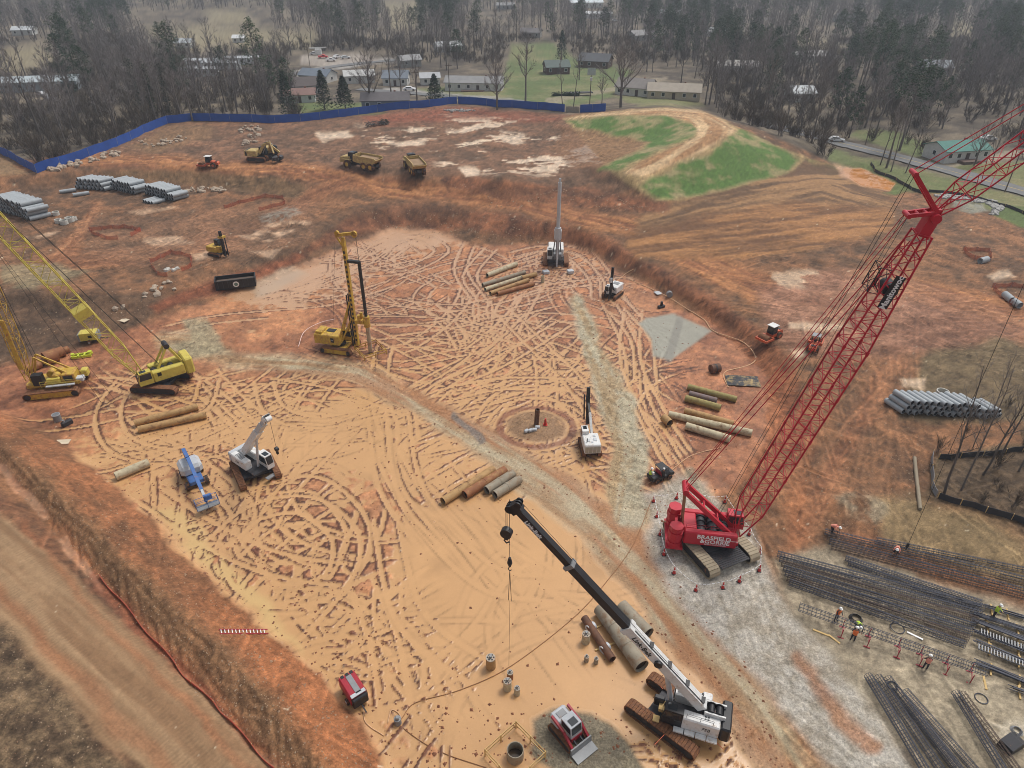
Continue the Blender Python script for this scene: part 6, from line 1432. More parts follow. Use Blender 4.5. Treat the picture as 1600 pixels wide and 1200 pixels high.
# ------------------------------------------------------------------ dumpster, generator, rack
o = g(370, 447); HD = math.radians(17); T = thing('dumpster', 'long black open dumpster with round white emblem', 'dumpster', o, HD); b = MB(); L, W, Hh = 6.4, 2.3, 1.5
for s in (-1, 1): b.box((0, s * W / 2, Hh / 2 + .15), (L, .08, Hh)); b.box((s * L / 2, 0, Hh / 2 + .15), (.08, W, Hh))
b.box((0, 0, .2), (L, W, .1)); b.build('bin', BLK, T); b = MB()
for k in range(8):
    for s in (-1, 1): b.box((-L / 2 + .4 + k * .8, s * (W / 2 + .08), Hh / 2 + .12), (.1, .1, Hh - .1))
for s in (-1, 1): b.box((0, s * (W / 2 + .02), Hh + .18), (L + .1, .16, .12)); b.box((s * L / 2, 0, Hh + .18), (.16, W, .12))
b.build('ribs', BLK, T); b = MB(); b.tube((.1, -W / 2 - .14, .95), (.1, -W / 2 - .16, .95), .5, 20); e_ = b.build('emblem', WHT, T); b = MB(); b.tube((.1, -W / 2 - .16, .95), (.1, -W / 2 - .17, .95), .3, 16); b.build('emblem_print', mat('emblem_green', srgb(96, 120, 110)), e_)
b = MB(); b.box((0, 0, .9), (L - .3, W - .3, .5)); b.build('rubble', mat('rubble', srgb(96, 82, 72), .95, bump=.6), T)
o = g(143, 534); T = thing('compressor_trailer', 'yellow and grey towable compressor behind the yellow lattice crane', 'compressor', o, math.radians(14))
for s in (-1, 1): wheel(T, 0, s * .85, .34, .22, STL)
b = MB(); b.box((0, 0, .5), (2.6, 1.4, .2)); b.build('chassis', BLK, T); b = MB(); b.prism([(-1.3, .6), (1.3, .6), (1.3, 1.3), (1.1, 1.75), (-1.1, 1.75), (-1.3, 1.3)], -.75, .75); h = b.build('hood', LIM, T); b = MB(); b.box((1.2, 0, 1.1), (.35, 1.55, 1.1), ch=.08); b.build('end_cover', STL, T); b = MB(); b.box((-1.2, 0, 1.1), (.35, 1.55, 1.1), ch=.08); b.build('end_cover', STL, T); b = MB(); b.box((.3, -.76, 1.2), (.5, .04, .4)); b.build('emblem', BLK, h); b = MB(); b.bar((1.4, 0, .5), (2.4, 0, .35), .1, .1); b.build('tow_bar', BLK, T)
o = g(129, 558); T = thing('steel_cradle', 'lime yellow steel cradle lying beside the brown casing rings', 'cradle', o, math.radians(18)); b = MB(); b.bar((-1.3, -.4, .3), (1.3, -.4, .3), .2, .3); b.bar((-1.3, .4, .3), (1.3, .4, .3), .2, .3); b.build('side_beam', LGT, T); b = MB()
for x in (-1.2, -.4, .4, 1.2): b.bar((x, -.5, .45), (x, .5, .45), .18, .14)
b.build('cross_bar', LGT, T); b = MB(); b.tube((1.1, 0, .5), (1.1, 0, .8), .3, 10); b.tube((-1.1, 0, .5), (-1.1, 0, .75), .25, 10); b.build('end_hub', LGT, T)
# ------------------------------------------------------------------ steel casings lying in the pit
def casmat(name, a, b_, c): return mat(name, srgb(*a), .75, 0, .45, srgb(*b_), c, .2)
CM = {'tan': casmat('rusty_tan_casing', (176, 140, 92), (128, 92, 60), .8), 'rust': casmat('rusty_casing', (142, 92, 58), (176, 136, 88), .8), 'grey': casmat('grey_casing', (150, 140, 122), (132, 98, 66), .8), 'olive': casmat('olive_casing', (150, 138, 84), (120, 88, 60), .8), 'cream': casmat('cream_casing', (190, 178, 148), (134, 104, 76), .9), 'dark': casmat('dark_casing', (96, 66, 50), (128, 86, 60), .8), 'plum': casmat('plum_casing', (120, 104, 104), (130, 96, 70), .8)}
def casing(p0, p1, r, m, lab, grp=None, bands=0, lift=0.0, name='steel_casing', cat='casing', wall=.05, end=None):
    a, b_ = P(p0[0], p0[1], r + lift), P(p1[0], p1[1], r + lift)
    for q in (a, b_): q.z = max(ground_z(q.x, q.y) + r * .93, r * .93) + lift
    t = thing(name, lab, cat, V((a.x, a.y, min(a.z, b_.z) - r)), 0, grp); d = b_ - a; L = d.length; u = d / L; o = a - V(t.location)
    MB().pipe(o, o + d, r, wall, 16).build('shell', CM[m], t)
    for e, s in ((o, 1), (o + d, -1)): MB().tube(e + u * s * .25, e + u * s * .3, r - wall - .005, 14).build('bore_shade_disc', mat('bore_shade', srgb(44, 34, 28), .9), t)  # dark discs stand in for the shade inside the hollow casing
    for k in range(bands):
        f = (k + 1) / (bands + 1); MB().pipe(o + d * f - u * .12, o + d * f + u * .12, r + .035, .06, 16).build('collar', CM[end or m], t)
    return t
G_ = 'steel casings lying in the mud'
casing((210, 661), (309, 635), .44, 'tan', 'upper of the two long tan casings beside the yellow cranes', G_, 1); casing((216, 671), (322, 648), .44, 'tan', 'lower of the two long tan casings beside the yellow cranes', G_, 1)
casing((180, 744), (232, 722), .5, 'cream', 'single cream painted casing with worn patches on the left bank', G_)
for k, (a, b_, r, m, l) in enumerate([((761, 430), (807, 412), .42, 'cream', 'short cream casing at the top of the stack below the white tall rig'), ((754, 445), (820, 425), .36, 'grey', 'second grey casing of the stack below the white tall rig'), ((758, 452), (816, 433), .36, 'cream', 'pale casing in the middle of the stack below the white tall rig'), ((766, 458), (826, 437), .36, 'tan', 'tan casing near the front of the stack below the white tall rig'), ((777, 459), (834, 443), .36, 'rust', 'rusty casing at the front of the stack below the white tall rig'), ((815, 434), (838, 428), .4, 'tan', 'short tan casing stub at the right end of the stack')]): casing(a, b_, r, m, l, G_)
for a, b_, r, m, l in [((692, 783), (771, 733), .46, 'tan', 'leftmost long casing of the group of four in front of the gravel road'), ((726, 773), (789, 734), .5, 'rust', 'orange brown casing of the group of four, second from left'), ((760, 766), (802, 739), .5, 'grey', 'grey casing of the group of four, third from left'), ((773, 773), (812, 748), .48, 'grey', 'rightmost casing of the group of four, nearest the black boom tip')]: casing(a, b_, r, m, l, G_, 1)
for a, b_, r, m, l in [((1075, 604), (1151, 624), .42, 'olive', 'olive casing farthest back in the eastern rows'), ((1077, 615), (1120, 626), .4, 'plum', 'short plum grey casing in the eastern back row'), ((1071, 622), (1126, 637), .46, 'olive', 'short olive casing at the front of the eastern back row'), ((1070, 641), (1146, 662), .42, 'tan', 'tan casing at the back of the eastern front row'), ((1045, 647), (1175, 677), .46, 'cream', 'very long pale casing in the eastern front row'), ((1072, 665), (1141, 686), .48, 'cream', 'whitish casing at the front of the eastern rows'), ((1037, 652), (1047, 661), .5, 'tan', 'short casing drum at the left end of the eastern rows')]: casing(a, b_, r, m, l, G_, 0)
casing((971, 946), (1013, 990), .62, 'grey', 'stained grey casing right of the black crane boom', G_); casing((938, 950), (1003, 1041), .66, 'grey', 'large pale casing half under the black crane boom', G_, 2)
t = casing((913, 965), (957, 1030), .34, 'dark', 'dark rusty drill tool lying left of the black crane boom', None, 0, .1, 'drill_tool', 'drill tool')
for f in (.25, .75):
    p = P(913, 965, .3).lerp(P(957, 1030, .3), f); MB().tube(p - V(t.location) + V((-.3, -.2, 0)), p - V(t.location) + V((.3, .25, 0)), .37, 12).build('strap', PALE, t)
for a, b_, l in [((921, 987), (939, 978), 'upper timber batten beneath the dark drill tool'), ((930, 1017), (962, 1005), 'lower timber batten beneath the dark drill tool')]:
    p, q = g(*a), g(*b_); tag(MB().bar(V((0, 0, .08)), q - p + V((0, 0, .08)), .14, .12).build('timber_batten', TIM, None, p), l, 'timber')
# short casing rings on the left
for k, (a, b_, r, l) in enumerate([(48, 580, .55, 'first'), (60, 576, .5, 'second'), (67, 570, .5, 'third'), (80, 567, .95, 'fourth and widest'), (93, 558, .72, 'fifth'), (103, 552, .5, 'sixth')]):
    c = g(a, b_); d = V((.62, .78, 0)); t = thing('casing_ring', l + ' brown casing ring from the left in the row by the dark bank', 'casing ring', c, 0, 'brown casing rings'); z = V((0, 0, r * .95))
    MB().pipe(z - d * .5 * r * 1.2, z + d * .9 * r * 1.2, r, .06, 18).build('shell', CM['rust'], t); MB().tube(z - d * .35 * r, z - d * .3 * r, r - .07, 16).build('bore_shade_disc', mat('bore_shade', srgb(44, 34, 28), .9), t)  # dark disc in each ring paints the shade of its hollow
# core barrels standing in the slurry
for k, (a, b_, s, m, l) in enumerate([(767, 1042, 1.15, 'tan', 'tallest core barrel standing alone in the slurry'), (797, 1060, .75, 'rust', 'small core barrel behind the pale one'), (793, 1076, .95, 'cream', 'pale core barrel in front of the small one'), (808, 1084, .7, 'cream', 'low pale core barrel at the right of the barrel trio'), (915, 1003, 1.0, 'cream', 'pale core barrel beside the dark drill tool'), (916, 1033, .55, 'grey', 'small grey core barrel below the dark drill tool'), (931, 1036, .55, 'grey', 'small tilted core barrel near the large casing end')]):
    t = thing('core_barrel', l, 'core barrel', g(a, b_, -.05), k, 'core barrels left in the slurry'); h, r = 1.05 * s, .36 * s
    MB().tube((0, 0, 0), (0, 0, h), r, 16, r * .94).build('shell', CM[m], t); b = MB(); b.tube((0, 0, h), (0, 0, h + .1), r * .96, 16); tp_ = b.build('top_plate', mat('muddy_plate', srgb(176, 164, 148), .7, 0, .4, CLAY), t); b = MB()
    for i in range(6): q = V((math.cos(i * 1.047), math.sin(i * 1.047), 0)) * r * .6; b.tube(q + V((0, 0, h + .1)), q + V((0, 0, h + .13)), r * .16, 8)
    b.build('bolt_hole', BLK, tp_); MB().tube((0, 0, h + .1), (0, 0, h + .35), r * .3, 10).build('spigot', STL, t)
# open shaft with casing and timber guard, bottom of the picture
c = g(805, 1183); t = thing('shaft_casing', 'upright steel casing of the open shaft at the bottom edge', 'casing', c); MB().pipe((0, 0, -.5), (0, 0, 1.0), .62, .06, 20).build('shell', CM['grey'], t); MB().tube((0, 0, .15), (0, 0, .2), .55, 16).build('water', mat('muddy_water', srgb(70, 56, 42), .15), t)
guard(c, 0, 1.55, .75, 'timber guard rail round the open shaft at the bottom edge', .95)
c = g(838, 663); t = thing('shaft_pipe', 'dark pipe standing on the round heap of the open shaft', 'pipe', c); MB().pipe((0, 0, -.2), (.1, 0, 2.2), .3, .05, 14).build('shell', CM['dark'], t); MB().tube((0, 0, 1.9), (.1, 0, 2.0), .24, 12).build('bore_shade_disc', BLK, t)  # black disc near the top imitates the shade down the pipe
rb = random.Random(8)
def rockmesh(seed, n=1, sz=1.0):
    r = random.Random(seed); bm_ = bmesh.new(); bmesh.ops.create_icosphere(bm_, subdivisions=1, radius=sz)
    ax_ = [rvec(r).normalized() for _ in range(7)]; cut = [r.uniform(.55, .85) for _ in ax_]
    for v in bm_.verts:
        c_ = v.co / sz
        for a_, q in zip(ax_, cut):
            e = c_.dot(a_) - q
            if e > 0: c_ = c_ - a_ * e * .9
        v.co = c_ * sz * r.uniform(.8, 1.15)
    me = bpy.data.meshes.new('rock'); bm_.to_mesh(me); bm_.free(); return me
ROCKM = mat('limestone', srgb(172, 156, 138), .9, 0, .4, srgb(132, 100, 78), 1.2, .2, bump=.5); ROCKG = mat('grey_stone', srgb(164, 162, 158), .85, 0, .1, scale=2, bump=.4)
RK = [rockmesh(k) for k in range(6)]
for m_ in RK: m_.materials.append(ROCKM)
b = MB()
for k in range(4): b.box((k * .5 - .8, rb.uniform(-.2, .2), .18), (.6, .4, .3), rb.uniform(-.5, .5), ch=.08)
tag(b.build('sandbags', PALE, None, g(832, 672), .3), 'white sandbags beside the dark shaft pipe', 'sandbags')
b = MB(); b.tube((0, 0, 0), (0, 0, .9), .2, 10, .1); b.box((0, 0, .03), (.5, .5, .06)); tag(b.build('marker_cone', mat('cone_red', srgb(200, 50, 44)), None, g(852, 664)), 'red marker cone on the heap of the open shaft', 'cone')
# boulders
def boulders(n, f, smin, smax, lab, grp):
    for k in range(n):
        a, b_ = f(k); c = g(a, b_); s = rb.uniform(smin, smax); o = obj('boulder', rb.choice(RK), None, c + V((0, 0, s * .25)), rb.uniform(0, 6)); o.scale = (s * rb.uniform(.8, 1.4), s, s * rb.uniform(.6, .9)); tag(o, lab, 'boulder', grp)
def along(pts, j):
    def f(k):
        t = rb.random() * (len(pts) - 1); i = int(t); q = t - i; return pts[i][0] + (pts[i + 1][0] - pts[i][0]) * q + rb.uniform(-j, j) * 2, pts[i][1] + (pts[i + 1][1] - pts[i][1]) * q + rb.uniform(-j, j)
    return f
boulders(46, along([(72, 268), (110, 259), (150, 250), (185, 238)], 4), .3, .85, 'pale boulder in the row at the foot of the blue fence', 'boulders along the blue fence')
boulders(26, along([(225, 226), (262, 220), (290, 216)], 5), .25, .7, 'pale boulder in the heap on the slope above the orange roller', 'boulders above the roller')
boulders(30, along([(372, 205), (400, 200), (395, 218), (372, 226)], 4), .3, .85, 'pale boulder in the heap behind the excavators', 'boulders behind the excavators')
boulders(26, along([(295, 296), (330, 298), (350, 298)], 4), .3, .8, 'pale stone in the rubble right of the grey pipe stacks', 'stones by the pipe stacks')
boulders(16, along([(190, 458), (240, 450), (275, 442), (180, 485)], 5), .25, .6, 'pale stone on the dark bank below the orange fence', 'stones on the dark bank')
# grey stone lining of the ditch in the east: uncountable
b = MB()
for k in range(420):
    f = along([(1465, 306), (1500, 310), (1545, 316), (1562, 324), (1552, 334)], 3)(k); c = g(*f); s = rb.uniform(.15, .4)
    b.box(c + V((0, 0, s * .3)), (s * 2, s * 1.5, s), rb.uniform(0, 3), rb.uniform(-.4, .4), ch=s * .25)
o = b.build('riprap', ROCKG); o['kind'] = 'stuff'; o['label'] = 'grey riprap stones lining the pond edge at the right'; o['category'] = 'stones'
# pebbles and clods on the banks: uncountable
b = MB(); rg = random.Random(12)
BANK = [(-20,640),(100,710),(250,850),(420,1000),(560,1150),(600,1200),(440,1200),(330,1110),(180,950),(0,740)]
EAST = [(1240,600),(1400,560),(1440,650),(1450,760),(1380,840),(1290,820),(1240,760)]
for poly, n, s0, s1 in ((BANK, 1500, .04, .13), (EAST, 500, .05, .16), ([(0,960),(60,1050),(180,1200),(0,1200)], 160, .05, .12), ([(60,450),(240,450),(240,490),(100,540),(0,550)], 130, .08, .2), ([(560,330),(700,325),(900,350),(900,372),(740,378),(600,350)], 260, .1, .28), ([(700,285),(960,300),(1040,325),(960,328),(720,296)], 220, .1, .3)):
    xs = [p[0] for p in poly]; ys = [p[1] for p in poly]; k = 0
    while k < n:
        a, b_ = rg.uniform(min(xs), max(xs)), rg.uniform(min(ys), max(ys))
        if not in1(poly, a, b_): continue
        c = g(a, b_); s = rg.uniform(s0, s1) * rg.uniform(.5, 1); R = rotz(rg.uniform(0, 6)); k += 1
        b.add([c + R @ V(q) * s for q in ((1, 0, 0), (0, .8, 0), (-.9, 0, 0), (0, -1, 0), (.1, 0, .8), (0, 0, -.6))], [(0, 1, 4), (1, 2, 4), (2, 3, 4), (3, 0, 4), (1, 0, 5), (2, 1, 5), (3, 2, 5), (0, 3, 5)])
o = b.build('loose_stones', mat('loose_stone', srgb(164, 142, 118), .9, 0, .5, srgb(120, 84, 62), .35, .25)); o['kind'] = 'stuff'; o['label'] = 'pale loose stones strewn over the earth banks'; o['category'] = 'stones'

# clay lumps thrown up by the tracks
b = MB(); k = 0
while k < 2600:
    a, b_ = rg.uniform(100, 1250), rg.uniform(370, 1200)
    if not in1(PITPOLY, a, b_): continue
    if 600 < a < 1000 and 780 < b_ < 1100 and rg.random() < .7: continue
    c = g(a, b_); s = rg.uniform(.05, .2) * rg.uniform(.4, 1); R = rotz(rg.uniform(0, 6)); k += 1
    b.add([c + R @ V(q) * s for q in ((1.3, 0, 0), (0, .8, 0), (-.9, 0, 0), (0, -1, 0), (.1, 0, .6), (0, 0, -.6))], [(0, 1, 4), (1, 2, 4), (2, 3, 4), (3, 0, 4), (1, 0, 5), (2, 1, 5), (3, 2, 5), (0, 3, 5)])
o = b.build('clay_lumps', mat('clay_lump', srgb(132, 86, 60), .8, 0, .4, srgb(104, 66, 48), .35, .25)); o['kind'] = 'stuff'; o['label'] = 'small red clay lumps scattered over the muddy pit floor'; o['category'] = 'clay lumps'

# ------------------------------------------------------------------ grey drainage pipes in stacks
def pipe_mesh(L, r):
    me = MB().pipe((0, -L / 2, 0), (0, L / 2, 0), r, .08, 12).mesh('drain_pipe', CONC); me.materials.append(mat('pipe_inside_shade', srgb(62, 64, 68), .9))  # inner wall coloured dark to paint the shade inside the pipe
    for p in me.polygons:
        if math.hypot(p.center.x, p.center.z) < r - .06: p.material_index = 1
    return me
def stack(p0, p1, depth_dir, L, r, nper, lab, grp, hdg=None):
    """rows of pipes between two photo points (front feet), pipe axis along depth_dir degrees"""
    me = pipe_mesh(L, r); a, b_ = g(*p0), g(*p1); u = (b_ - a); u.z = 0; W_ = u.length; u = u / W_; rr = random.Random(int(p0[0]))
    for row, n in enumerate(nper):
        for k in range(n):
            x = r + k * 2.06 * r + row * r * 1.03
            p = a + u * x; d = rotz(math.radians(depth_dir)) @ V((0, 1, 0)); p = p + d * (L / 2 + rr.uniform(-.15, .15) + .0 * row); o = obj('drain_pipe', me, None, V((p.x, p.y, ground_z(p.x, p.y) + r + row * r * 1.78)), math.radians(depth_dir)); tag(o, lab + (', ' + ('bottom', 'second', 'third', 'fourth')[row] + ' layer' if len(nper) > 1 else ''), 'pipe', grp + ', ' + ('bottom', 'second', 'third', 'fourth')[row] + ' layer' if grp else None)
stack((-8, 328), (64, 352), -41, 4.0, .46, [14, 13, 13, 11], 'grey drain pipe in the long stack at the left edge', 'grey pipes in the left edge stack')
stack((117, 295), (165, 299), -39, 3.5, .46, [8, 7, 6], 'grey drain pipe in the stack left of the pipe row', 'grey pipes in the first back stack')
stack((173, 296), (222, 307), -39, 3.5, .46, [9, 9, 7], 'grey drain pipe in the middle stack of the pipe row', 'grey pipes in the middle back stack')
stack((226, 304), (285, 319), -39, 3.5, .44, [11, 11, 8], 'grey drain pipe in the right stack of the pipe row', 'grey pipes in the right back stack')
stack((222, 316), (248, 321), -39, 2.8, .4, [4], 'grey drain pipe on the ground in front of the right stack', 'loose grey pipes before the right stack')
stack((1405, 647), (1543, 653), 22, 2.7, .36, [16, 15, 11], 'grey drain pipe in the eastern stack by the bare trees', 'grey pipes in the eastern stack')
stack((1553, 652), (1565, 654), 18, 2.6, .38, [1], 'single grey drain pipe right of the eastern stack', None)
for a, b_, l in ((107, 301, 'single grey drain pipe left of the back stacks'), (128, 306, 'loose grey drain pipe in front of the first back stack'),):
    p = g(a, b_); o = obj('drain_pipe', pipe_mesh(3.2, .42), None, p + V((0, 0, .42)), math.radians(-58)); tag(o, l, 'pipe')
c = g(1470, 620); t = thing('manhole_ring', 'pale concrete manhole ring behind the eastern pipe stack', 'manhole ring', c); MB().pipe((0, 0, 0), (0, 0, .9), .75, .12, 18).build('ring', mat('pale_concrete', srgb(196, 194, 186), .85), t)
for k, (a, b_, s) in enumerate([(92, 348, .9), (101, 350, 1.0), (110, 346, 1.1), (88, 336, .9), (116, 344, .8)]):
    t = thing('manhole_ring', 'white concrete manhole ring, number ' + ('one', 'two', 'three', 'four', 'five')[k] + ' from the pipe stack at the left', 'manhole ring', g(a, b_), k, 'concrete rings by the left stack'); MB().pipe((0, 0, 0), (0, 0, .8 * s), .75 * s, .14, 14).build('ring', mat('pale_concrete', srgb(196, 194, 186), .85), t)
for a, b_, c_, d_, l in ((1568, 464, 1580, 474, 'large grey drain pipe at the orange fence on the right edge'), (1582, 475, 1592, 482, 'second pale drain pipe by the right edge'), (1530, 412, 1541, 409, 'pale pipe stub inside the orange fence ring')):
    p, q = g(a, b_), g(c_, d_); t = thing('drain_pipe', l, 'pipe', p); MB().pipe(V((0, 0, .5)), q - p + V((0, 0, .5)), .55, .08, 14).build('shell', CONC, t)

# ------------------------------------------------------------------ rebar cages and bars
RB1 = mat('rebar_steel', srgb(78, 80, 90), .55, .4, .15, srgb(112, 84, 66), 1, .2); RB2 = mat('rusty_rebar', srgb(92, 78, 72), .7, .2, .3, srgb(130, 88, 62), 1, .2)
def cage(p0, p1, r, lab, grp, m=RB1, nb_=9, pitch=.36, lift=0.0, br=.026, hr=.017):
    a, b_ = g(*p0), g(*p1); t = thing('rebar_cage', lab, 'rebar cage', a, math.atan2(b_.y - a.y, b_.x - a.x), grp); L = math.hypot(b_.x - a.x, b_.y - a.y); zc = r + .1 + lift; dzz = (b_.z - a.z)
    b = MB()
    for k in range(nb_): an_ = 2 * math.pi * k / nb_; y, z = math.cos(an_) * r, math.sin(an_) * r; b.tube((0, y, zc + z), (L, y, zc + dzz + z), br, 3, caps=False)
    b.build('longitudinal_bars', m, t); b = MB(); n = int(L / pitch)
    for k in range(n + 1):
        x = L * k / n; ps = [V((x, math.cos(2 * math.pi * i / 8) * (r + .03), zc + dzz * k / n + math.sin(2 * math.pi * i / 8) * (r + .03))) for i in range(8)]
        for i in range(8): b.tube(ps[i], ps[(i + 1) % 8], hr, 3, caps=False)
    b.build('hoops', m, t)['kind'] = 'stuff'; return t
def lerp2(a, b_, t): return (a[0] + (b_[0] - a[0]) * t, a[1] + (b_[1] - a[1]) * t)
NUM = ['first', 'second', 'third', 'fourth', 'fifth', 'sixth', 'seventh', 'eighth']
for k in range(7): cage(lerp2((1214, 870), (1232, 914), k / 6), lerp2((1535, 955), (1505, 1012), k / 6), .31, NUM[k] + ' rebar cage from the back in the wide bed of cages', 'rebar cages in the wide bed', RB1 if k not in (2, 5) else RB2, 9, .3)
for k in range(4): cage(lerp2((1288, 835), (1298, 858), k / 3), lerp2((1640, 920), (1640, 948), k / 3), .3, NUM[k] + ' brownish rebar cage from the back in the far eastern row', 'brownish cages in the far row', RB2 if k % 2 else RB1, 8, .4)
cage((1368, 848), (1640, 905), .28, 'blue grey rebar cage behind the rusty eastern row', None, RB1, 8, .4)
for k in range(2): cage(lerp2((1320, 876), (1324, 884), k), lerp2((1532, 946), (1528, 955), k), .26, ('upper', 'lower')[k] + ' of two dark cages between bed and rusty row', 'dark cages behind the bed', RB1, 10, .22)
cage((1245, 960), (1535, 1062), .36, 'long rebar cage raised on red stands where the workers tie it', None, RB1, 8, .34, .55)
for k, f in enumerate((.24, .38, .54, .66, .80, .93)):
    c = g(*lerp2((1245, 964), (1535, 1066), f)); t = thing('cage_stand', NUM[k] + ' red steel stand from the left under the raised cage', 'stand', c, -.5, 'stands under the raised cage'); b = MB(); b.box((0, -.6, .55), (.06, .06, 1.1)); b.box((0, .6, .55), (.06, .06, 1.1)); b.build('post', REDD, t); b = MB(); b.bar((0, -.6, .56), (0, .6, .56), .06, .06); b.build('cross_bar', REDD, t); b = MB(); b.box((0, -.6, .03), (.5, .1, .06)); b.box((0, .6, .03), (.5, .1, .06)); b.build('foot', REDD, t)
for k in range(3): cage(lerp2((1354, 1060), (1384, 1064), k / 2), lerp2((1462, 1240), (1512, 1235), k / 2), .32, NUM[k] + ' rebar cage from the left in the near bundle by the gravel', 'cages in the near bundle', RB1, 10, .26)
for k in range(2): cage(lerp2((1397, 1080), (1412, 1084), k), lerp2((1530, 1250), (1552, 1244), k), .3, ('left', 'right')[k] + ' short cage laid beside the near bundle', 'cages beside the near bundle', RB1, 9, .3)
for k in range(2): cage(lerp2((1490, 1086), (1500, 1088), k), lerp2((1590, 1250), (1612, 1245), k), .3, ('left', 'right')[k] + ' cage of the pair lying at the bottom right', 'cages at the bottom right', RB2 if k else RB1, 9, .3)
def bundle(p0, p1, n, lab, m=RB1, br=.03, w=.5):
    a, b_ = g(*p0), g(*p1); L = (b_ - a).length; t = thing('rebar_bundle', lab, 'rebar', a, math.atan2(b_.y - a.y, b_.x - a.x)); b = MB()
    for k in range(n): y, z = rb.uniform(-w / 2, w / 2), .25 + rb.random() * .2; e = rb.uniform(-.3, .3); b.tube((e, y, z), (L + e, y + rb.uniform(-.1, .1), z), br, 3, caps=False)
    b.build('bars', m, t)
    for f in (.2, .6): MB().box((L * f, 0, .08), (.12, w + .8, .14)).build('dunnage', TIM, t)
for k, (a, b_, n, l) in enumerate([((1517, 962), (1640, 1000), 26, 'top bundle of straight bars on the right edge'), ((1520, 973), (1640, 1018), 24, 'second bundle of straight bars on the right edge'), ((1522, 990), (1640, 1034), 18, 'third bundle of straight bars on the right edge'), ((1524, 1006), (1640, 1054), 18, 'fourth bundle of straight bars on the right edge'), ((1526, 1038), (1640, 1082), 22, 'lowest bundle of straight bars on the right edge'), ((1536, 950), (1600, 968), 14, 'short bundle of bars behind the worker in lime'), ((1578, 1078), (1650, 1100), 14, 'bundle of bars leaving the picture at lower right')]): bundle(a, b_, n, l)
for p0, p1, l in (((1530, 992), (1640, 1032), 'pale ladder like rack of steel ties in the upper bar stack'), ((1526, 1016), (1640, 1058), 'pale ladder like rack of steel ties in the lower bar stack')):
    a, b_ = g(*p0), g(*p1); L = (b_ - a).length; t = thing('tie_rack', l, 'rack', a + V((0, 0, .3)), math.atan2(b_.y - a.y, b_.x - a.x)); b = MB()
    for k in range(int(L / .22)): b.box((k * .22, 0, .2), (.08, .55, .12))
    b.build('ties', STL, t); b = MB(); b.bar((0, -.2, .1), (L, -.2, .1), .06, .06); b.bar((0, .2, .1), (L, .2, .1), .06, .06); b.build('rails', RB1, t)
def coil(px, py, r, lab, m=None, n=3):
    t = thing('wire_coil', lab, 'coil', g(px, py)); b = MB()
    for k in range(n): b.path([V((math.cos(i * .3142) * (r - .05 * k), math.sin(i * .3142) * (r - .05 * k), .06 + .07 * k)) for i in range(21)], .045, 4)
    b.build('loops', m or BLK, t)
coil(1337, 968, .55, 'black coil behind the workers at the raised cage', n=4); coil(1402, 982, .55, 'thin wire coil by the wide bed of cages', RB1, 1); coil(1533, 1092, .45, 'thin wire coil near the bottom right cages', RB1, 1); coil(1588, 1143, .4, 'grey hose coil on the white spill at lower right', STL, 3); coil(1394, 1072, .4, 'loose wire loop on the near bundle', RB1, 2)
t = thing('grab_bucket', 'dark steel grab lying at the lower right edge', 'grab', g(1578, 1166), .4); b = MB(); b.prism([(-.8, 0), (.7, 0), (.9, .5), (.2, .9), (-.7, .6)], -.5, .5); b.build('shell', DRK, t); b = MB(); b.bar((.2, 0, .8), (1.4, .3, .5), .15, .15); b.build('arm', DRK, t)
for a, b_, c_, d_, l, m in ((1417, 988, 1442, 1000, 'white plank lying beside the wide bed of cages', LET_W), (1270, 984, 1295, 994, 'timber plank below the raised cage at its left', TIM), (1294, 992, 1312, 1006, 'second timber plank below the raised cage', TIM), (1536, 1056, 1541, 1078, 'timber plank at the right end of the raised cage', TIM)):
    p, q = g(a, b_), g(c_, d_); tag(MB().bar(V((0, 0, .05)), q - p + V((0, 0, .05)), .16, .06).build('plank', m, None, p), l, 'plank')

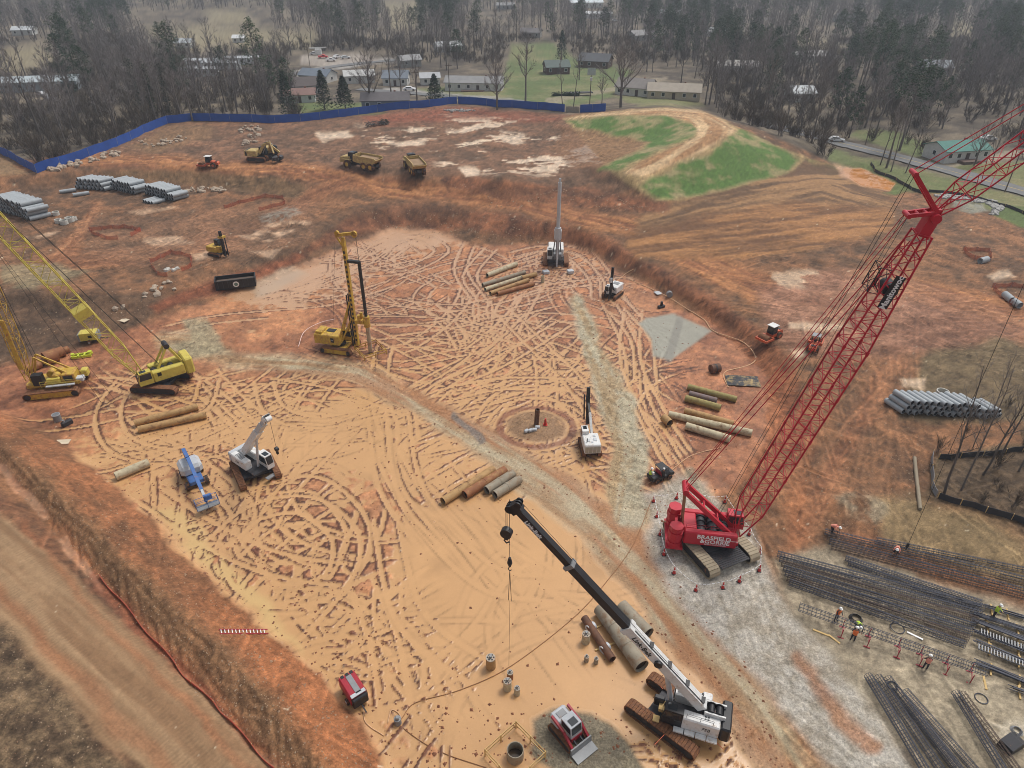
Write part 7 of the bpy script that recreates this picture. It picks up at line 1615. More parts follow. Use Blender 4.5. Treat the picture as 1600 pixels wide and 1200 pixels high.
# ------------------------------------------------------------------ workers
SK = mat('skin', srgb(196, 148, 120), .6); JEAN = mat('work_trousers', srgb(44, 46, 56), .85); SHIRT = mat('dark_shirt', srgb(66, 64, 66), .85); VO = mat('orange_vest', srgb(240, 120, 60), .7); VL = mat('lime_vest', srgb(196, 226, 70), .7); VP = mat('coral_shirt', srgb(232, 150, 130), .8); HAT = mat('white_hard_hat', srgb(240, 240, 236), .35)
def body(pose, shirt):
    """one skinned body; pose: stand, bend, crouch"""
    kn, hp_, ch_, nk, hdz, hx = {'stand': ((0, .48), (0, .92), (.02, 1.32), (.03, 1.47), 1.62, .05), 'bend': ((.05, .48), (-.12, .90), (.30, 1.10), (.44, 1.14), 1.14, .58), 'crouch': ((.25, .42), (-.12, .42), (.08, .80), (.14, .94), 1.06, .20)}[pose]
    vs, es, rd = [], [], []
    def nv(p, r): vs.append(p); rd.append(r); return len(vs) - 1
    pel = nv((hp_[0], 0, hp_[1]), .15); wst = nv(((hp_[0] + ch_[0]) / 2, 0, (hp_[1] + ch_[1]) / 2), .145); che = nv((ch_[0], 0, ch_[1]), .165); nec = nv((nk[0], 0, nk[1]), .062); h1 = nv((hx, 0, hdz), .095); h2 = nv((hx + .02, 0, hdz + .11), .088)
    es += [(pel, wst), (wst, che), (che, nec), (nec, h1), (h1, h2)]
    for s in (-1, 1):
        hp2 = nv((hp_[0], s * .10, hp_[1] - .05), .105); k_ = nv((kn[0], s * .13, kn[1]), .07); an_ = nv((0 if pose != 'crouch' else .05, s * .14, .09), .05); to = nv((.17, s * .16, .045), .045); es += [(pel, hp2), (hp2, k_), (k_, an_), (an_, to)]
        sh_ = nv((ch_[0], s * .21, ch_[1] + .06), .07); el = nv((ch_[0] + (.12 if pose == 'stand' else .2), s * .27, ch_[1] - .22), .05); wr = nv((ch_[0] + (.32 if pose == 'stand' else .32), s * .2, ch_[1] - (.30 if pose == 'stand' else .42)), .036); ha = nv((ch_[0] + .38, s * .18, ch_[1] - (.33 if pose == 'stand' else .5)), .035); es += [(che, sh_), (sh_, el), (el, wr), (wr, ha)]
        for q in range(4): f = nv((ch_[0] + .45 - .006 * q, s * (.16 + .02 * q), ch_[1] - (.35 if pose == 'stand' else .57) + .004 * q), .011); es.append((ha, f))
        th = nv((ch_[0] + .41, s * .14, ch_[1] - (.31 if pose == 'stand' else .5)), .012); es.append((wr, th))
    me = bpy.data.meshes.new('body'); me.from_pydata(vs, es, []); o = bpy.data.objects.new('body', me); COL.objects.link(o)
    o.modifiers.new('skin', 'SKIN'); me.skin_vertices[0].data.foreach_set('radius', [x for r in rd for x in (r, r)]); me.skin_vertices[0].data[0].use_root = True
    sd = o.modifiers.new('sub', 'SUBSURF'); sd.levels = 1; sd.render_levels = 1
    out = bpy.data.meshes.new_from_object(o.evaluated_get(bpy.context.evaluated_depsgraph_get())); bpy.data.objects.remove(o)
    out.materials.clear()
    for m_ in (shirt, JEAN, SK, BLK): out.materials.append(m_)
    H_ = Vector((hx, 0, hdz)); pv2 = Vector((hp_[0], 0, hp_[1]))
    for p in out.polygons:
        c = p.center; p.use_smooth = True
        if (c - H_).length < .17 or (c.x > ch_[0] + .33 and abs(c.y) < .26 and c.z < ch_[1]) and pose != 'crouch': p.material_index = 2
        elif c.z < .12: p.material_index = 3
        elif c.z < hp_[1] + (.02 if pose != 'crouch' else -.02): p.material_index = 1
    out.name = 'body'; return out, H_, ch_, hp_
_bod = {}
def worker(px, py, hd, pose, vest, lab, shirt=SHIRT):
    if (pose, shirt.name) not in _bod: _bod[(pose, shirt.name)] = body(pose, shirt)
    me, H_, ch_, hp_ = _bod[(pose, shirt.name)]; t = thing('person', lab, 'person', g(px, py), hd, 'workers on the site'); bd_ = obj('body', me, t)
    b = MB(); n = 10
    for k in range(4):
        z0, r0 = k / 4, (.2, .195, .2, .2, .17)
    rings = []
    for k in range(5):
        f = k / 4; cx = hp_[0] + (ch_[0] - hp_[0]) * f * 1.12; cz_ = hp_[1] + .04 + (ch_[1] + .10 - hp_[1]) * f; w = (.19, .195, .21, .225, .15)[k]; dp = (.16, .16, .17, .175, .10)[k]
        rings.append([(cx + math.cos(2 * math.pi * i / n) * dp, math.sin(2 * math.pi * i / n) * w, cz_ + (.0 if pose != 'bend' else -math.cos(2 * math.pi * i / n) * dp * .5)) for i in range(n)])
    b.add([p for r in rings for p in r], [(k * n + i, k * n + (i + 1) % n, (k + 1) * n + (i + 1) % n, (k + 1) * n + i) for k in range(4) for i in range(n)], True); vs_ = b.build('vest', vest, t)
    b = MB(); hc = H_ + V((.02, 0, .10)); rr = []
    for k, (q, z) in enumerate(((.16, -.01), (.135, .0), (.13, .06), (.095, .11), (.03, .135))): rr += [hc + V((math.cos(i * .6283) * q + (.03 if k == 0 else 0), math.sin(i * .6283) * q, z)) for i in range(10)]
    b.add(rr, [(k * 10 + i, k * 10 + (i + 1) % 10, (k + 1) * 10 + (i + 1) % 10, (k + 1) * 10 + i) for k in range(4) for i in range(10)] + [tuple(range(40, 50))], True); b.build('hard_hat', HAT, t)
worker(1305, 970, -1.2, 'stand', VO, 'worker in orange vest and white hard hat left of the coil'); worker(1337, 986, -1.8, 'bend', VL, 'worker in lime vest bent over the raised cage'); worker(1331, 1002, 1.1, 'stand', VO, 'worker in orange vest in front of the raised cage'); worker(1444, 1046, 1.2, 'stand', VP, 'worker in coral vest at the middle of the raised cage')
worker(1551, 965, -1.0, 'stand', VL, 'worker in lime vest on the bar stacks at the right', mat('lime_shirt', srgb(190, 220, 80), .8)); worker(1299, 833, -.9, 'bend', VP, 'worker bent over the left end of the rusty cages', VP); worker(1398, 867, -2.2, 'bend', VP, 'worker bent over tools on the rusty cages', VP); worker(1015, 751, .2, 'stand', VL, 'worker in lime vest behind the black utility vehicle', PALE)
worker(1035, 752, 1.8, 'stand', BLK, 'worker in dark clothes with white hard hat beside the black utility vehicle')

# ------------------------------------------------------------------ cones and chain round the red crane
CONE = mat('cone_red', srgb(200, 50, 44), .6); RING = [(1021, 784), (1057, 779), (1096, 784), (1132, 785), (1170, 836), (1187, 865), (1186, 892), (1155, 909), (1129, 919), (1087, 923), (1053, 896), (1037, 867), (1031, 836), (1026, 808)]
cm_ = MB().tube((0, 0, .04), (0, 0, .95), .2, 10, .05).mesh('cone', CONE); bm2 = MB().box((0, 0, .025), (.5, .5, .05)).mesh('foot', BLK); sl = MB().tube((0, 0, .5), (0, 0, .66), .128, 10, .095).mesh('sleeve', LET_W)
WH = ['at the back left corner', 'second along the back', 'third along the back', 'at the back right corner', 'right of the crane boom foot', 'at the far right', 'at the front right corner', 'right of the front middle', 'left of the front right corner', 'at the front left', 'low on the left side', 'second up the left side', 'third up the left side', 'highest on the left side']
for k, (a, b_) in enumerate(RING):
    t = thing('barrier_cone', 'red barrier cone ' + WH[k] + ' of the ring round the red crane', 'cone', g(a, b_), k, 'cones round the red crane'); t.scale = (.8, .8, .85); q = obj('cone', cm_, t); obj('sleeve', sl, q); obj('foot', bm2, t)
t = thing('barrier_chain', 'white barrier chain strung between the cones round the red crane', 'chain', g(*RING[0])); b = MB()
for k in range(len(RING)):
    p, q = g(*RING[k], .95), g(*RING[(k + 1) % len(RING)], .95); n = max(4, int((q - p).length / .42)); z0 = V(t.location)
    for i in range(n):
        f0, f1 = i / n, (i + .68) / n; s = lambda f: p.lerp(q, f) - V((0, 0, .22 * 4 * f * (1 - f))) - z0; b.tube(s(f0), s(f1), .035, 4)
b.build('links', LET_W, t)
def line(pts, r, m, lab, name='hose', cat='hose', dz_=.05):
    w = [g(*p, dz_) for p in pts]; sp_ = spline([tuple(p) for p in w], 6); o = w[0]; tag(MB().path([V(p) - o for p in sp_], r, 5).build(name, m, None, o), lab, cat)
HOSE = mat('tan_hose', srgb(206, 166, 128), .7); BRN = mat('brown_cable', srgb(150, 108, 72), .7)
line([(1012, 756), (1045, 738), (1075, 715), (1100, 706), (1126, 700)], .05, HOSE, 'tan hose running from the utility vehicle to the eastern casings'); line([(985, 438), (1040, 462), (1072, 482), (1100, 500), (1115, 518), (1160, 534), (1180, 556), (1172, 570), (1135, 580)], .08, HOSE, 'long pale hose along the foot of the eastern bank'); line([(1135, 580), (1130, 588), (1138, 606)], .07, HOSE, 'short pale hose end beside the black tarp')
line([(1019, 780), (990, 850), (955, 900), (900, 962), (800, 1040), (720, 1078), (650, 1098), (630, 1120), (622, 1132)], .035, BRN, 'brown cable crossing the whole slurry field', 'cable', 'cable'); line([(622, 1132), (660, 1160), (700, 1180), (760, 1200)], .03, BRN, 'brown cable from the pump to the bottom edge', 'cable', 'cable'); line([(568, 1105), (572, 1130), (600, 1150)], .04, HOSE, 'hose at the rear of the red compressor'); line([(606, 1130), (612, 1110), (625, 1118), (622, 1130)], .04, HOSE, 'looped hose at the pump in the puddle'); line([(467, 545), (476, 522), (500, 508), (524, 502)], .05, mat('pink_tape', srgb(232, 200, 192)), 'pink barrier tape beside the tall yellow rig', 'tape', 'tape', .4); line([(990, 420), (975, 430), (960, 444)], .06, HOSE, 'pale hose at the head of the eastern bank')
b = MB(); b.tube((0, 0, 0), (0, 0, .6), .28, 12); b.box((0, 0, .7), (.3, .3, .3), ch=.05); tag(b.build('pump', STL, None, g(622, 1130)), 'small grey pump standing in the puddle near the red compressor', 'pump')
t = thing('tank', 'rusty brown tank lying on red clay near the grey pad', 'tank', g(1116, 582), .3); MB().tube((-.65, 0, .65), (.65, 0, .65), .65, 16).build('shell', CM['dark'], t); MB().pipe((-.1, 0, .65), (.1, 0, .65), .68, .05, 16).build('hoop', DRK, t)
b = MB(); r_ = random.Random(4); n = 12; vv = [(-2.2 + 4.4 * i / n, -1.3 + 2.6 * j / n, .12 + .5 * fbm(np.array([i * .5]), np.array([j * .5]), 1.5, 3, 5)[0] * min(1, 3 * min(i, j, n - i, n - j) / n + .1)) for j in range(n + 1) for i in range(n + 1)]
b.add(vv, [(j * (n + 1) + i, j * (n + 1) + i + 1, (j + 1) * (n + 1) + i + 1, (j + 1) * (n + 1) + i) for j in range(n) for i in range(n)], True); b.add([(x, y, -.1) for x, y, z in vv[:1]], []); tag(b.build('tarp', mat('tarp', srgb(50, 52, 58), .7, 0, .5, srgb(176, 150, 100), .8), None, g(1160, 596), -.1), 'crumpled black tarp on the clay beside the tank', 'tarp')
t = thing('pump', 'dark pump set on the red clay above the grey pad', 'pump', g(1033, 481), .5); MB().box((0, 0, .25), (1.2, .6, .4), ch=.06).build('skid', DRK, t); MB().tube((0, 0, .4), (0, 0, 1.1), .22, 10).build('motor', BLK, t)
b = MB(); b.box((0, 0, .05), (1.6, 1.2, .1), .4); tag(b.build('steel_plate', PALE, None, g(1031, 454)), 'pale square plate at the foot of the eastern bank', 'plate')
t = thing('spool', 'grey hose spool next to the pale plate', 'spool', g(1046, 460)); MB().tube((0, -.3, .5), (0, .3, .5), .5, 14).build('drum', STL, t)
b = MB(); b.box((0, 0, .04), (1.7, 1.0, .08), -.4); tag(b.build('plywood_sheet', mat('plywood', srgb(206, 190, 164), .8), None, g(192, 500)), 'pale plywood sheet at the foot of the dark bank', 'sheet'); b = MB(); b.box((0, 0, .04), (1.6, .9, .08), .1); tag(b.build('plywood_sheet', mat('plywood', srgb(206, 190, 164), .8), None, g(98, 691)), 'pale sheet lying on the left bank near the casings', 'sheet')
t = thing('drum', 'grey steel drum by the muddy yellow crane', 'drum', g(91, 657), .3); MB().tube((0, 0, 0), (0, 0, .9), .45, 14).build('shell', STL, t); MB().pipe((0, 0, .85), (0, 0, .95), .47, .05, 14).build('rim', PALE, t)
t = thing('engine_block', 'grey boxy engine part right of the steel drum', 'machine part', g(106, 664), 1.0); MB().box((0, 0, .35), (1.3, .5, .6), ch=.1).build('casing', DRK, t); MB().tube((-.3, 0, .6), (-.3, 0, .9), .15, 8).build('port', STL, t)
t = thing('concrete_heap', 'grey concrete lumps inside the orange fence ring', 'rubble', g(268, 422)); b = MB()
for k in range(7): b.box((r_.uniform(-1, 1), r_.uniform(-.6, .6), .2), (.7, .6, .45), r_.uniform(0, 3), .2, ch=.1)
b.build('lumps', mat('pale_concrete', srgb(196, 194, 186), .85), t)
t = thing('gate_post_stub', 'pale pipe stub standing near the white tall rig', 'pipe', g(848, 441)); MB().pipe((0, 0, 0), (0, 0, 1.2), .3, .05, 12).build('shell', CM['cream'], t)
line([(1428, 717), (1431, 745), (1434, 770), (1437, 797)], .2, mat('log_bark', srgb(150, 138, 118), .9), 'long bare log lying on the eastern slope', 'log', 'log', .15)
t = thing('barrier_ladder', 'red and white ladder lying on the left bank', 'ladder', g(342, 988), 0); e_ = g(418, 988) - g(342, 988); L_l = e_.length; b = MB(); b.bar((0, -.22, .1), (L_l, -.22, .1), .07, .06); b.bar((0, .22, .1), (L_l, .22, .1), .07, .06); b.build('rail', REDD, t); b = MB()
for k in range(int(L_l / .3)): b.bar((.15 + k * .3, -.2, .1), (.15 + k * .3, .2, .1), .06, .05)
b.build('rung', LET_W, t); t.rotation_euler = (0, -math.atan2(e_.z, math.hypot(e_.x, e_.y)), math.atan2(e_.y, e_.x))
# ------------------------------------------------------------------ fences
def fence(pts, h, fabric, postm, lab, step, name, cat, pname='fabric_panel', post_r=.05, sagz=0.0, ph=None):
    w = [g(*p) for p in pts]; fine = []
    for a, b_ in zip(w, w[1:]):
        n = max(1, int((b_ - a).length / step + .5)); fine += [a.lerp(b_, k / n) for k in range(n)]
    fine.append(w[-1]); fine = [gw_(p.x, p.y) for p in fine]; o = fine[0]; t = thing(name, lab, cat, o)
    for k, (a, b_) in enumerate(zip(fine, fine[1:])):
        d = (b_ - a); d.z = 0; d.normalize(); nrm = V((-d.y, d.x, 0)) * .02; m = 4; vs = []
        for i in range(m + 1):
            p = a.lerp(b_, i / m); p = gw_(p.x, p.y) - o; bow = V((-d.y, d.x, 0)) * .09 * math.sin(i / m * math.pi) * (1 if k % 2 else -1)
            top = h * (1 - sagz * math.sin(i / m * math.pi)); vs += [p + bow - nrm + V((0, 0, -.1)), p + bow + nrm + V((0, 0, -.1)), p + bow + nrm + V((0, 0, top)), p + bow - nrm + V((0, 0, top))]
        b = MB(); b.add(vs, [(i * 4 + j, i * 4 + (j + 1) % 4, i * 4 + 4 + (j + 1) % 4, i * 4 + 4 + j) for i in range(m) for j in range(4)] + [(0, 1, 2, 3), (m * 4 + 3, m * 4 + 2, m * 4 + 1, m * 4)]); b.build(pname, fabric, t)
        q = a - o; MB().tube(q + V((0, 0, -.2)), q + V((0, 0, (ph or h) + .06)), post_r, 5).build('post', postm, t)
    return t
BF = mat('blue_windscreen', srgb(34, 80, 164), .75, 0, .12, srgb(70, 84, 120), scale=.35, vary=.18); FP = mat('fence_post', srgb(140, 142, 146), .5, .5)
fence([(-40, 214), (0, 239), (30, 256), (58, 271), (95, 259), (140, 244), (185, 228), (225, 208), (262, 193), (300, 189), (360, 190), (430, 192), (470, 190), (530, 183), (590, 175), (640, 169.5), (672, 167), (700, 163), (714, 162)], 2.1, BF, FP, 'long blue windscreen fence along the left and back of the site', 7.0, 'windscreen_fence', 'fence')
fence([(716, 162), (760, 165), (800, 168), (840, 171), (882, 175)], 2.1, BF, FP, 'straight blue windscreen fence behind the plateau', 7.0, 'windscreen_fence', 'fence'); fence([(906, 176), (925, 175), (946, 174)], 2.1, BF, FP, 'short blue windscreen fence right of the open gate', 6.0, 'windscreen_fence', 'fence')
fence([(884, 175.5), (905, 176)], 1.6, mat('gate_grey', srgb(150, 144, 134), .8), FP, 'grey mesh gate between the blue fences', 5, 'site_gate', 'gate', 'gate_leaf')
OF = mat('orange_netting', srgb(190, 92, 68), .85, 0, .4, srgb(150, 96, 72), 1.2); 
for pts, l in (([(235, 411), (268, 396), (300, 404), (300, 416), (284, 424)], 'orange safety netting round the concrete lumps on the bench'), ([(236, 414), (246, 430), (262, 432)], 'orange safety netting left of the concrete lumps'), ([(140, 362), (160, 359), (195, 356), (221, 361), (205, 370)], 'sagging orange netting north of the dark bank'), ([(143, 365), (165, 374), (185, 374)], 'low orange netting in front of the sagging one'), ([(350, 326), (375, 318), (415, 308), (443, 311), (446, 319), (405, 330)], 'orange netting round the pit below the plateau edge'), ([(1504, 391), (1525, 393), (1545, 394), (1547, 408), (1522, 406), (1506, 393)], 'orange netting ring on the eastern bench'), ([(1549, 449), (1580, 448), (1610, 452)], 'orange netting above the drain pipe at the right edge'), ([(1552, 452), (1566, 466), (1580, 478)], 'orange netting left of the drain pipe at the right edge')):
    fence(pts, .85, OF, FP, l, 2.5, 'safety_netting', 'netting', 'net_panel', .03, .25)
OF.node_tree.nodes['Principled BSDF'].inputs['Alpha'].default_value = .4
RF = mat('faded_red_netting', srgb(180, 84, 66), .85, 0, .35, CLAY, .8)
fence([(157, 902), (186, 936), (215, 972), (252, 1012), (278, 1045), (300, 1070), (335, 1100), (360, 1128), (395, 1168), (430, 1204)], .45, RF, TIM, 'faded red silt netting along the ditch of the haul road', 3.0, 'silt_netting', 'netting', 'net_panel', .03, .45)
SF = mat('black_silt_fabric', srgb(56, 56, 60), .8, 0, .15, srgb(120, 108, 92)); SG = mat('grey_silt_fabric', srgb(136, 136, 138), .8)
fence([(1466, 717), (1500, 715), (1535, 713), (1570, 709), (1625, 700)], .7, SF, TIM, 'black silt fence behind the thicket at the right edge', 3, 'silt_fence', 'fence'); fence([(1456, 712), (1454, 735), (1455, 760), (1462, 776)], .8, SG, TIM, 'short grey silt fence at the left side of the thicket', 3, 'silt_fence', 'fence'); fence([(1465, 778), (1500, 789), (1540, 800), (1580, 812), (1625, 832)], .75, SF, TIM, 'black silt fence in front of the thicket at the right edge', 3, 'silt_fence', 'fence')
fence([(1360, 256), (1366, 268), (1400, 282), (1424, 297), (1448, 304)], .7, SF, TIM, 'black silt fence curving round the orange pond', 4, 'silt_fence', 'fence'); fence([(1450, 300), (1500, 305), (1550, 318), (1570, 323), (1625, 345)], .6, SF, TIM, 'dark silt fence below the grey road', 4, 'silt_fence', 'fence')
PW = mat('white_fence_paint', srgb(222, 224, 222), .6)
w0, w1 = g(690, 152), g(772, 160); t = thing('picket_fence', 'white picket fence in front of the long white house', 'fence', w0); b = MB(); d = w1 - w0; n = 40
for k in range(n): q = d * (k / n); b.box(q + V((0, 0, .6)), (.3, .06, 1.2), head(w0, w1))
b.build('pickets', PW, t); b = MB(); b.bar(V((0, 0, .4)), d + V((0, 0, .4)), .06, .12); b.bar(V((0, 0, .95)), d + V((0, 0, .95)), .06, .12); b.build('rails', PW, t)

# ------------------------------------------------------------------ road to the east, driveway, street
def strip(name, pts, w, m, dz_=.22):
    sp_ = spline(pts, 8); vs, fs = [], []; n = len(sp_)
    for k in range(n):
        p = g(*sp_[k]) if k == 0 or True else None; q = g(*sp_[min(k + 1, n - 1)]); r = g(*sp_[max(k - 1, 0)]); d = (q - r); d.z = 0; d.normalize(); s = V((-d.y, d.x, 0))
        for f in (-1, -.5, 0, .5, 1): c = p + s * f * w / 2; vs.append(V((c.x, c.y, ground_z(c.x, c.y) + dz_)))
    for k in range(n - 1): fs += [(k * 5 + i, k * 5 + i + 1, k * 5 + 6 + i, k * 5 + 5 + i) for i in range(4)]
    o = MB().add(vs, fs, True).build(name, m); o['kind'] = 'structure'; return sp_
RP = [(1190, 191), (1240, 205), (1300, 221), (1370, 238), (1450, 259), (1530, 281), (1610, 303), (1700, 328)]
strip('road', RP, 6.4, ASPH); strip('road_marking', RP, .14, mat('road_yellow', srgb(206, 176, 80), .7), .235)
strip('street', [(430, 121), (480, 112), (540, 102), (620, 94)], 5.5, ASPH); strip('street', [(560, 140), (640, 146), (720, 153), (820, 159)], 4.5, ASPH)

# ------------------------------------------------------------------ houses
def house(px, py, rz, w, d, h, rh, wall, roof, lab, nw=3, cat='house', name='house', hip=False, porch=False, wincol=None):
    t = thing(name, lab, cat, g(px, py), math.radians(rz)); wm = mat('wall_%d_%d_%d' % wall, srgb(*wall), .8); rm = mat('roof_%d_%d_%d' % roof, srgb(*roof), .8, 0, .2, srgb(*[int(c * .8) for c in roof]), .5)
    b = MB(); b.prism([(-d / 2, -.6), (d / 2, -.6), (d / 2, h), (0, h + rh * .96), (-d / 2, h)], -w / 2, w / 2, 'x'); wo = b.build('wall', wm, t)
    b = MB(); e = .45; sl = rh / (d / 2)
    for s in (-1, 1): vs = [(x, y, z + q) for q in (0, .14) for x, y, z in ((-w / 2 - e, s * (d / 2 + e), h - sl * e), (w / 2 + e, s * (d / 2 + e), h - sl * e), (w / 2 + e, 0, h + rh), (-w / 2 - e, 0, h + rh))]; b.add(vs, [(0, 1, 2, 3), (4, 5, 6, 7), (0, 1, 5, 4), (1, 2, 6, 5), (2, 3, 7, 6), (3, 0, 4, 7)])
    ro = b.build('roof', rm, t)
    if w > 9 and cat == 'house': MB().box((w * .2, d * .12, h + rh * .9), (.6, .6, 1.0)).build('chimney', mat('brick', srgb(120, 84, 70), .9), ro)
    trim = mat('white_fence_paint', srgb(222, 224, 222), .6)
    for k in range(nw):
        x = -w / 2 + w * (k + .5) / nw
        if k == nw // 2 and cat == 'house': b = MB(); b.box((x, -d / 2 - .04, 1.05), (1.0, .1, 2.1)); b.build('door', mat('door_dark', srgb(72, 58, 52), .6), t); continue
        b = MB(); b.box((x, -d / 2 - .03, h * .58), (1.15, .08, 1.25)); f = b.build('window', trim, t); MB().box((x, -d / 2 - .08, h * .58), (.95, .04, 1.05)).build('pane', GLS, f)
    for s in (-1, 1): b = MB(); b.box((s * (w / 2 + .03), 0, h * .58), (.08, 1.15, 1.2)); f = b.build('window', trim, t); MB().box((s * (w / 2 + .08), 0, h * .58), (.04, .95, 1.0)).build('pane', GLS, f)
    if porch: MB().box((0, -d / 2 - 1.2, .1), (w * .4, 2.4, 1.0)).build('deck', mat('weathered_deck', srgb(110, 90, 80), .9), t)
    return t
Wt, Gy, Tn, Br = (200, 200, 196), (124, 126, 130), (180, 168, 148), (84, 62, 54)
house(1491, 246, 12, 13.0, 8.0, 2.8, 1.5, Wt, (78, 128, 118), 'white house with teal green metal roof beside the grey road', 5, porch=True)
house(869, 114, 8, 9.5, 8, 2.8, 2.0, Br, (92, 104, 100), 'dark brown cottage with grey roof alone on the lawn', 3); house(930, 104, -20, 13, 9, 2.8, 2.4, (92, 74, 64), (86, 88, 92), 'dark brown house with grey roof behind the bare lawn trees', 4)
house(742, 140, -6, 20, 8, 2.9, 1.5, Wt, (140, 140, 140), 'long white house with grey roof and deck behind the picket fence', 6, porch=True); house(672, 131, 10, 7, 6, 2.6, 1.3, (206, 206, 200), (176, 178, 180), 'small white shed left of the long white house', 2, 'shed', 'shed')
house(604, 168, 5, 14, 8, 2.8, 1.6, (118, 124, 132), (96, 92, 94), 'grey house with dark roof right at the blue fence', 4); house(498, 128, -18, 12, 8, 2.9, 1.8, Wt, (112, 122, 134), 'white house with blue grey roof below the street', 4); house(479, 144, 20, 9, 7, 2.8, 2.2, Wt, (92, 84, 82), 'white gabled house with dark roof left of the cedars', 3); house(470, 158, 12, 10, 7, 2.6, 1.4, (200, 206, 204), (132, 104, 96), 'pale house with brownish roof behind the cedars', 3); house(562, 128, 14, 11, 8, 2.8, 1.4, Wt, (190, 190, 188), 'white house with pale roof above the oak', 3); house(620, 132, 0, 9, 8, 2.9, 2.0, Wt, (116, 124, 134), 'white house with slate roof behind the oak', 3); house(640, 103, 25, 9, 6, 2.8, 1.6, (150, 150, 146), (150, 150, 150), 'small grey barn among trees above the street', 2, 'barn', 'barn')
house(993, 147, -25, 12, 9, 2.8, 2.2, (206, 204, 196), (128, 122, 118), 'white house with brown grey roof left behind the berm', 4); house(1052, 152, -12, 17, 9, 2.6, 1.8, Tn, (158, 148, 134), 'long tan house right behind the berm', 5)
house(70, 140, 12, 26, 9, 3.4, 1.4, (150, 160, 166), (176, 186, 190), 'long pale metal shed beyond the left wood', 6, 'shed', 'shed'); house(40, 54, 10, 11, 8, 2.8, 1.6, Wt, (206, 210, 212), 'white house far away at the upper left', 3); house(290, 74, 0, 8, 6, 2.6, 1.6, Wt, (180, 186, 190), 'small white shed on the tan field', 2, 'shed', 'shed'); house(375, 66, 0, 6, 5, 2.4, 1.2, Wt, (220, 222, 222), 'tiny white hut at the field edge', 2, 'hut', 'hut')
for k, (a, b_, rz, l) in enumerate([(320, 104, 8, 'first'), (348, 108, -6, 'second'), (380, 100, 10, 'third'), (312, 118, 4, 'fourth')]): house(a, b_, rz, 15, 4.2, 2.8, .5, (210, 214, 216), (188, 192, 196), l + ' white mobile home from the left in the park behind bare trees', 5, 'trailer', 'mobile_home')
house(915, 12, 5, 26, 11, 4, 2, Wt, (214, 222, 224), 'big white metal barn at the top of the picture', 5, 'barn', 'barn'); house(930, 28, 5, 22, 9, 3, 1.2, (206, 206, 206), (204, 206, 208), 'second pale shed below the white barn', 5, 'shed', 'shed'); house(1040, 28, -15, 18, 10, 3, 2, Wt, (208, 212, 214), 'pale roofed house in the distant wood, top centre', 4); house(1000, 62, 30, 14, 9, 2.8, 2, (170, 168, 164), (140, 138, 138), 'grey roofed house in the wood above the berm', 4)
house(830, 58, -10, 11, 8, 2.8, 1.8, (150, 146, 140), (110, 106, 106), 'grey house under trees left of the evergreen', 3); house(1262, 96, 12, 16, 9, 2.8, 1.6, (190, 186, 180), (170, 168, 166), 'pale roofed house in the wood above the road', 4); house(1456, 114, -8, 12, 9, 2.8, 2.2, (170, 170, 168), (150, 156, 162), 'grey roofed house in the wood right of the big pine', 4); house(1248, 156, 10, 8, 7, 2.8, 1.8, Wt, (200, 204, 206), 'small white house hidden by trunks above the road', 3); house(1150, 112, -10, 16, 8, 2.8, 1.6, (200, 198, 192), (176, 172, 168), 'pale house behind trunks right of the berm', 4); house(1120, 56, 8, 13, 8, 2.8, 1.6, (190, 190, 188), (170, 172, 174), 'pale house far up behind the berm wood', 4); house(1440, 10, 8, 26, 10, 3, 1.8, Wt, (190, 190, 190), 'white building at the top edge, right', 5, 'building', 'building'); house(1320, 34, 5, 14, 8, 3, 2, (150, 148, 146), (140, 140, 142), 'grey roofed house far away in the right wood', 4)
house(700, 80, 20, 12, 8, 2.8, 1.6, (196, 196, 194), (180, 182, 184), 'pale roofed house in the wood above the long white house', 4); house(790, 14, 0, 14, 8, 2.8, 1.6, (170, 170, 170), (150, 150, 152), 'grey house at the top edge, centre left', 4)

# ------------------------------------------------------------------ cars far off
def car(px, py, rz, col, lab, pickup=False):
    t = thing('pickup_truck' if pickup else 'car', lab, 'pickup' if pickup else 'car', g(px, py, .05), math.radians(rz)); m = mat('car_%d_%d_%d' % col, srgb(*col), .35)
    pr = [(-2.2, .45), (2.2, .45), (2.25, .8), (1.2, 1.0), (.7, 1.5), (-.4, 1.55), (-.55, 1.05), (-2.2, 1.05)] if pickup else [(-2.2, .4), (2.2, .4), (2.2, .8), (1.1, .95), (.5, 1.45), (-1.1, 1.45), (-1.8, .98), (-2.2, .9)]
    MB().prism(pr, -.88, .88).build('body', m, t); b = MB(); b.box((0 if pickup else -.3, 0, 1.27), (1.0 if pickup else 1.8, 1.8, .3)); b.build('window', GLS, t)
    for x in (-1.35, 1.4):
        for s in (-1, 1): wheel(t, x, s * .8, .36, .24, STL)
for a, b_, rz, c, l, pk in [(505, 91, 10, (206, 50, 58), 'red truck parked in the gravel yard above the street', True), (492, 86, 0, (220, 222, 222), 'white car left of the red truck', False), (517, 96, 15, (226, 226, 226), 'white pickup in front of the red truck', True), (527, 91, 60, (220, 220, 220), 'white van behind the white pickup', False), (540, 92, 20, (210, 214, 216), 'silver car right of the white van', False), (67, 150, -30, (206, 210, 214), 'white car nearest the long metal shed', False), (78, 156, -35, (200, 204, 208), 'silver car in front of the white one by the shed', False), (85, 160, -30, (190, 196, 200), 'grey car farthest right by the shed', False), (1306, 222, -16, (222, 224, 224), 'white car driving on the grey road', False), (1543, 220, 10, (226, 228, 228), 'white car parked behind the green roofed house', False), (1003, 133, 10, (40, 40, 44), 'black car parked behind the white house by the berm', False), (640, 142, 5, (230, 230, 230), 'white car on the street by the cedar', False), (1020, 40, 0, (220, 220, 220), 'white car near the distant pale house', False), (960, 34, 20, (210, 210, 210), 'pale car near the second shed', False)]: car(a, b_, rz, c, l, pk)
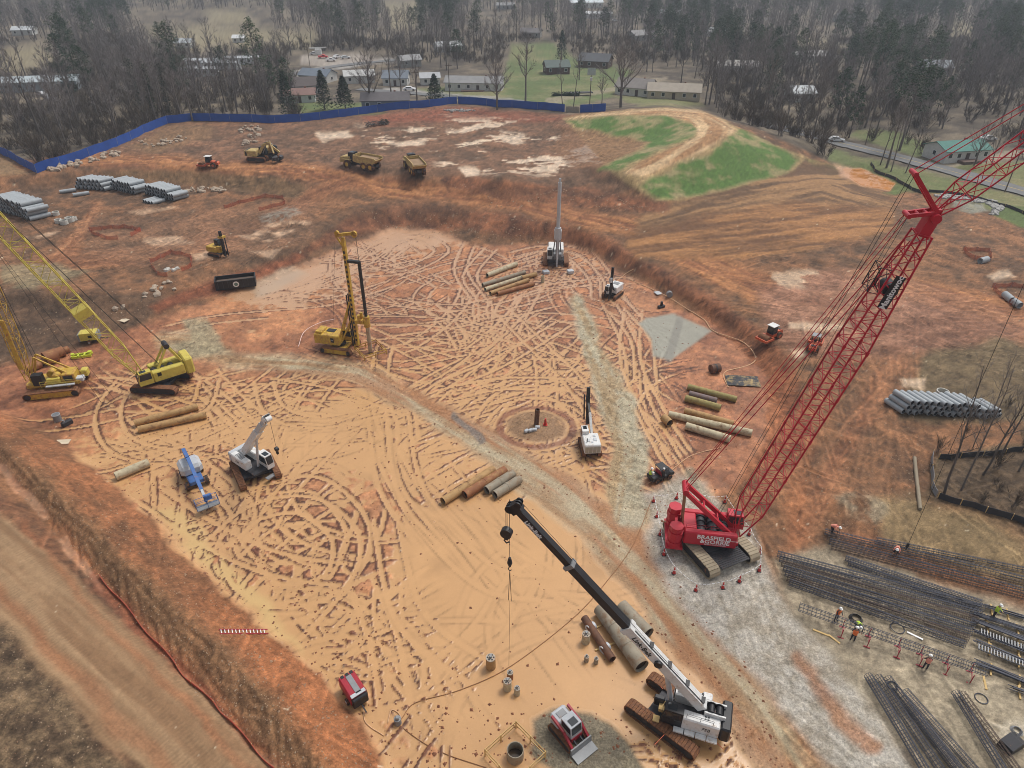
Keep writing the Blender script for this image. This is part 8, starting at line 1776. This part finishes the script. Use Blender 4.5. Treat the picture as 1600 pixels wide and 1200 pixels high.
b = MB(); t = thing('bucket_lift', 'white folded aerial lift standing behind the red truck', 'lift', g(498, 86), .1); b.bar((-4, 0, 3.0), (4, 0, 3.3), .5, .5); b.build('boom', WHT, t); MB().box((0, 0, 1.5), (3, 2, 2.4), ch=.2).build('body', WHT, t)

# ------------------------------------------------------------------ poles and sign
def pole(px, py, h, lab, arm=True, sign=False):
    t = thing('utility_pole', lab, 'pole', g(px, py)); MB().tube((0, 0, -.3), (0, 0, h), .14, 8, .1).build('post', mat('pole_wood', srgb(104, 92, 82), .9), t)
    if arm: MB().bar((-1.1, 0, h - .6), (1.1, 0, h - .6), .1, .14).build('cross_arm', mat('pole_wood', srgb(104, 92, 82), .9), t)
    if sign: b = MB(); b.box((0, -.2, h - .9), (2.4, .15, 2.0)); s_ = b.build('board', mat('board_pale', srgb(176, 190, 184), .7), t); b = MB(); b.box((0, -.15, h - 2.9), (.7, .5, .9), ch=.06); b.build('box', WHT, t)
pole(921, 169, 11, 'tall pole with pale square board by the lawn behind the gate', False, True); pole(703, 158, 11, 'utility pole beside the round cedar'); pole(1352, 226, 9, 'street light pole left of the road trees'); pole(485, 108, 10, 'utility pole by the gravel yard'); pole(1570, 300, 9, 'utility pole at the right end of the grey road'); pole(652, 165, 10, 'utility pole between grey house and cedar')
t = thing('hedge', 'low dark clipped hedge on the lawn by the driveway', 'hedge', g(884, 150), .1); r = random.Random(2); b = MB()
for k in range(260): clump(b, r, V((r.uniform(-5, 5), r.uniform(-.8, .8), r.uniform(.2, 1.3))), .2, 1, .4)
b.build('foliage', CEDAR, t); MB().box((0, 0, .4), (9, .8, .7), ch=.2).build('core', CEDAR, t)
t = thing('flat_trailer', 'long dark flat trailer parked beside the hedge', 'trailer', g(905, 149), .12); MB().box((0, 0, .9), (9, 2.2, .3)).build('bed', DRK, t)
for x in (-3, -2): [wheel(t, x, s * .9, .42, .25, STL) for s in (-1, 1)]
t = thing('brush_pile', 'pile of dead branches on the plateau', 'brush pile', g(590, 196), .5); r = random.Random(6); b = MB()
for k in range(60): d = rvec(r); p = V((r.uniform(-3, 3), r.uniform(-.8, .8), .2 + r.random() * .8)); b.bar(p - V((d.x * 1.5, d.y, d.z * .3)), p + V((d.x * 1.5, d.y, abs(d.z) * .6)), .14, .14)
b.build('branches', BARK, t); b = MB()
for k in range(80): clump(b, r, V((1.8 + r.uniform(-1, 1.2), r.uniform(-.8, .8), .3 + r.random() * 1.2)), .2, 2, .25)
b.build('needles', CEDAR, t)
t = thing('gravel_sheet', 'pale stone heap at the bend of the blue fence', 'stone heap', g(716, 173)); b = MB(); r = random.Random(3)
for k in range(70): s = r.uniform(.15, .45); b.box((r.gauss(0, 2.2), r.gauss(0, .8), s * .3), (s * 2, s * 1.4, s), r.uniform(0, 3), .2, ch=s * .2)
b.build('stones', ROCKG, t)

# ------------------------------------------------------------------ air
hz = MB(); hz.box((0, 2100, 24.25), (9000, 4700, 64.5)); ho = hz.build('haze', None); ho['kind'] = 'stuff'; ho['label'] = 'thin pale winter haze over the whole place'; ho['category'] = 'haze'
hm_ = bpy.data.materials.new('haze_air'); hm_.use_nodes = True; hn = hm_.node_tree.nodes; hn.clear(); ou = hn.new('ShaderNodeOutputMaterial'); pvn = hn.new('ShaderNodeVolumePrincipled'); pvn.inputs['Color'].default_value = (.80, .87, .97, 1); pvn.inputs['Density'].default_value = .0004; pvn.inputs['Anisotropy'].default_value = .2; hm_.node_tree.links.new(pvn.outputs[0], ou.inputs['Volume']); ho.data.materials.append(hm_)
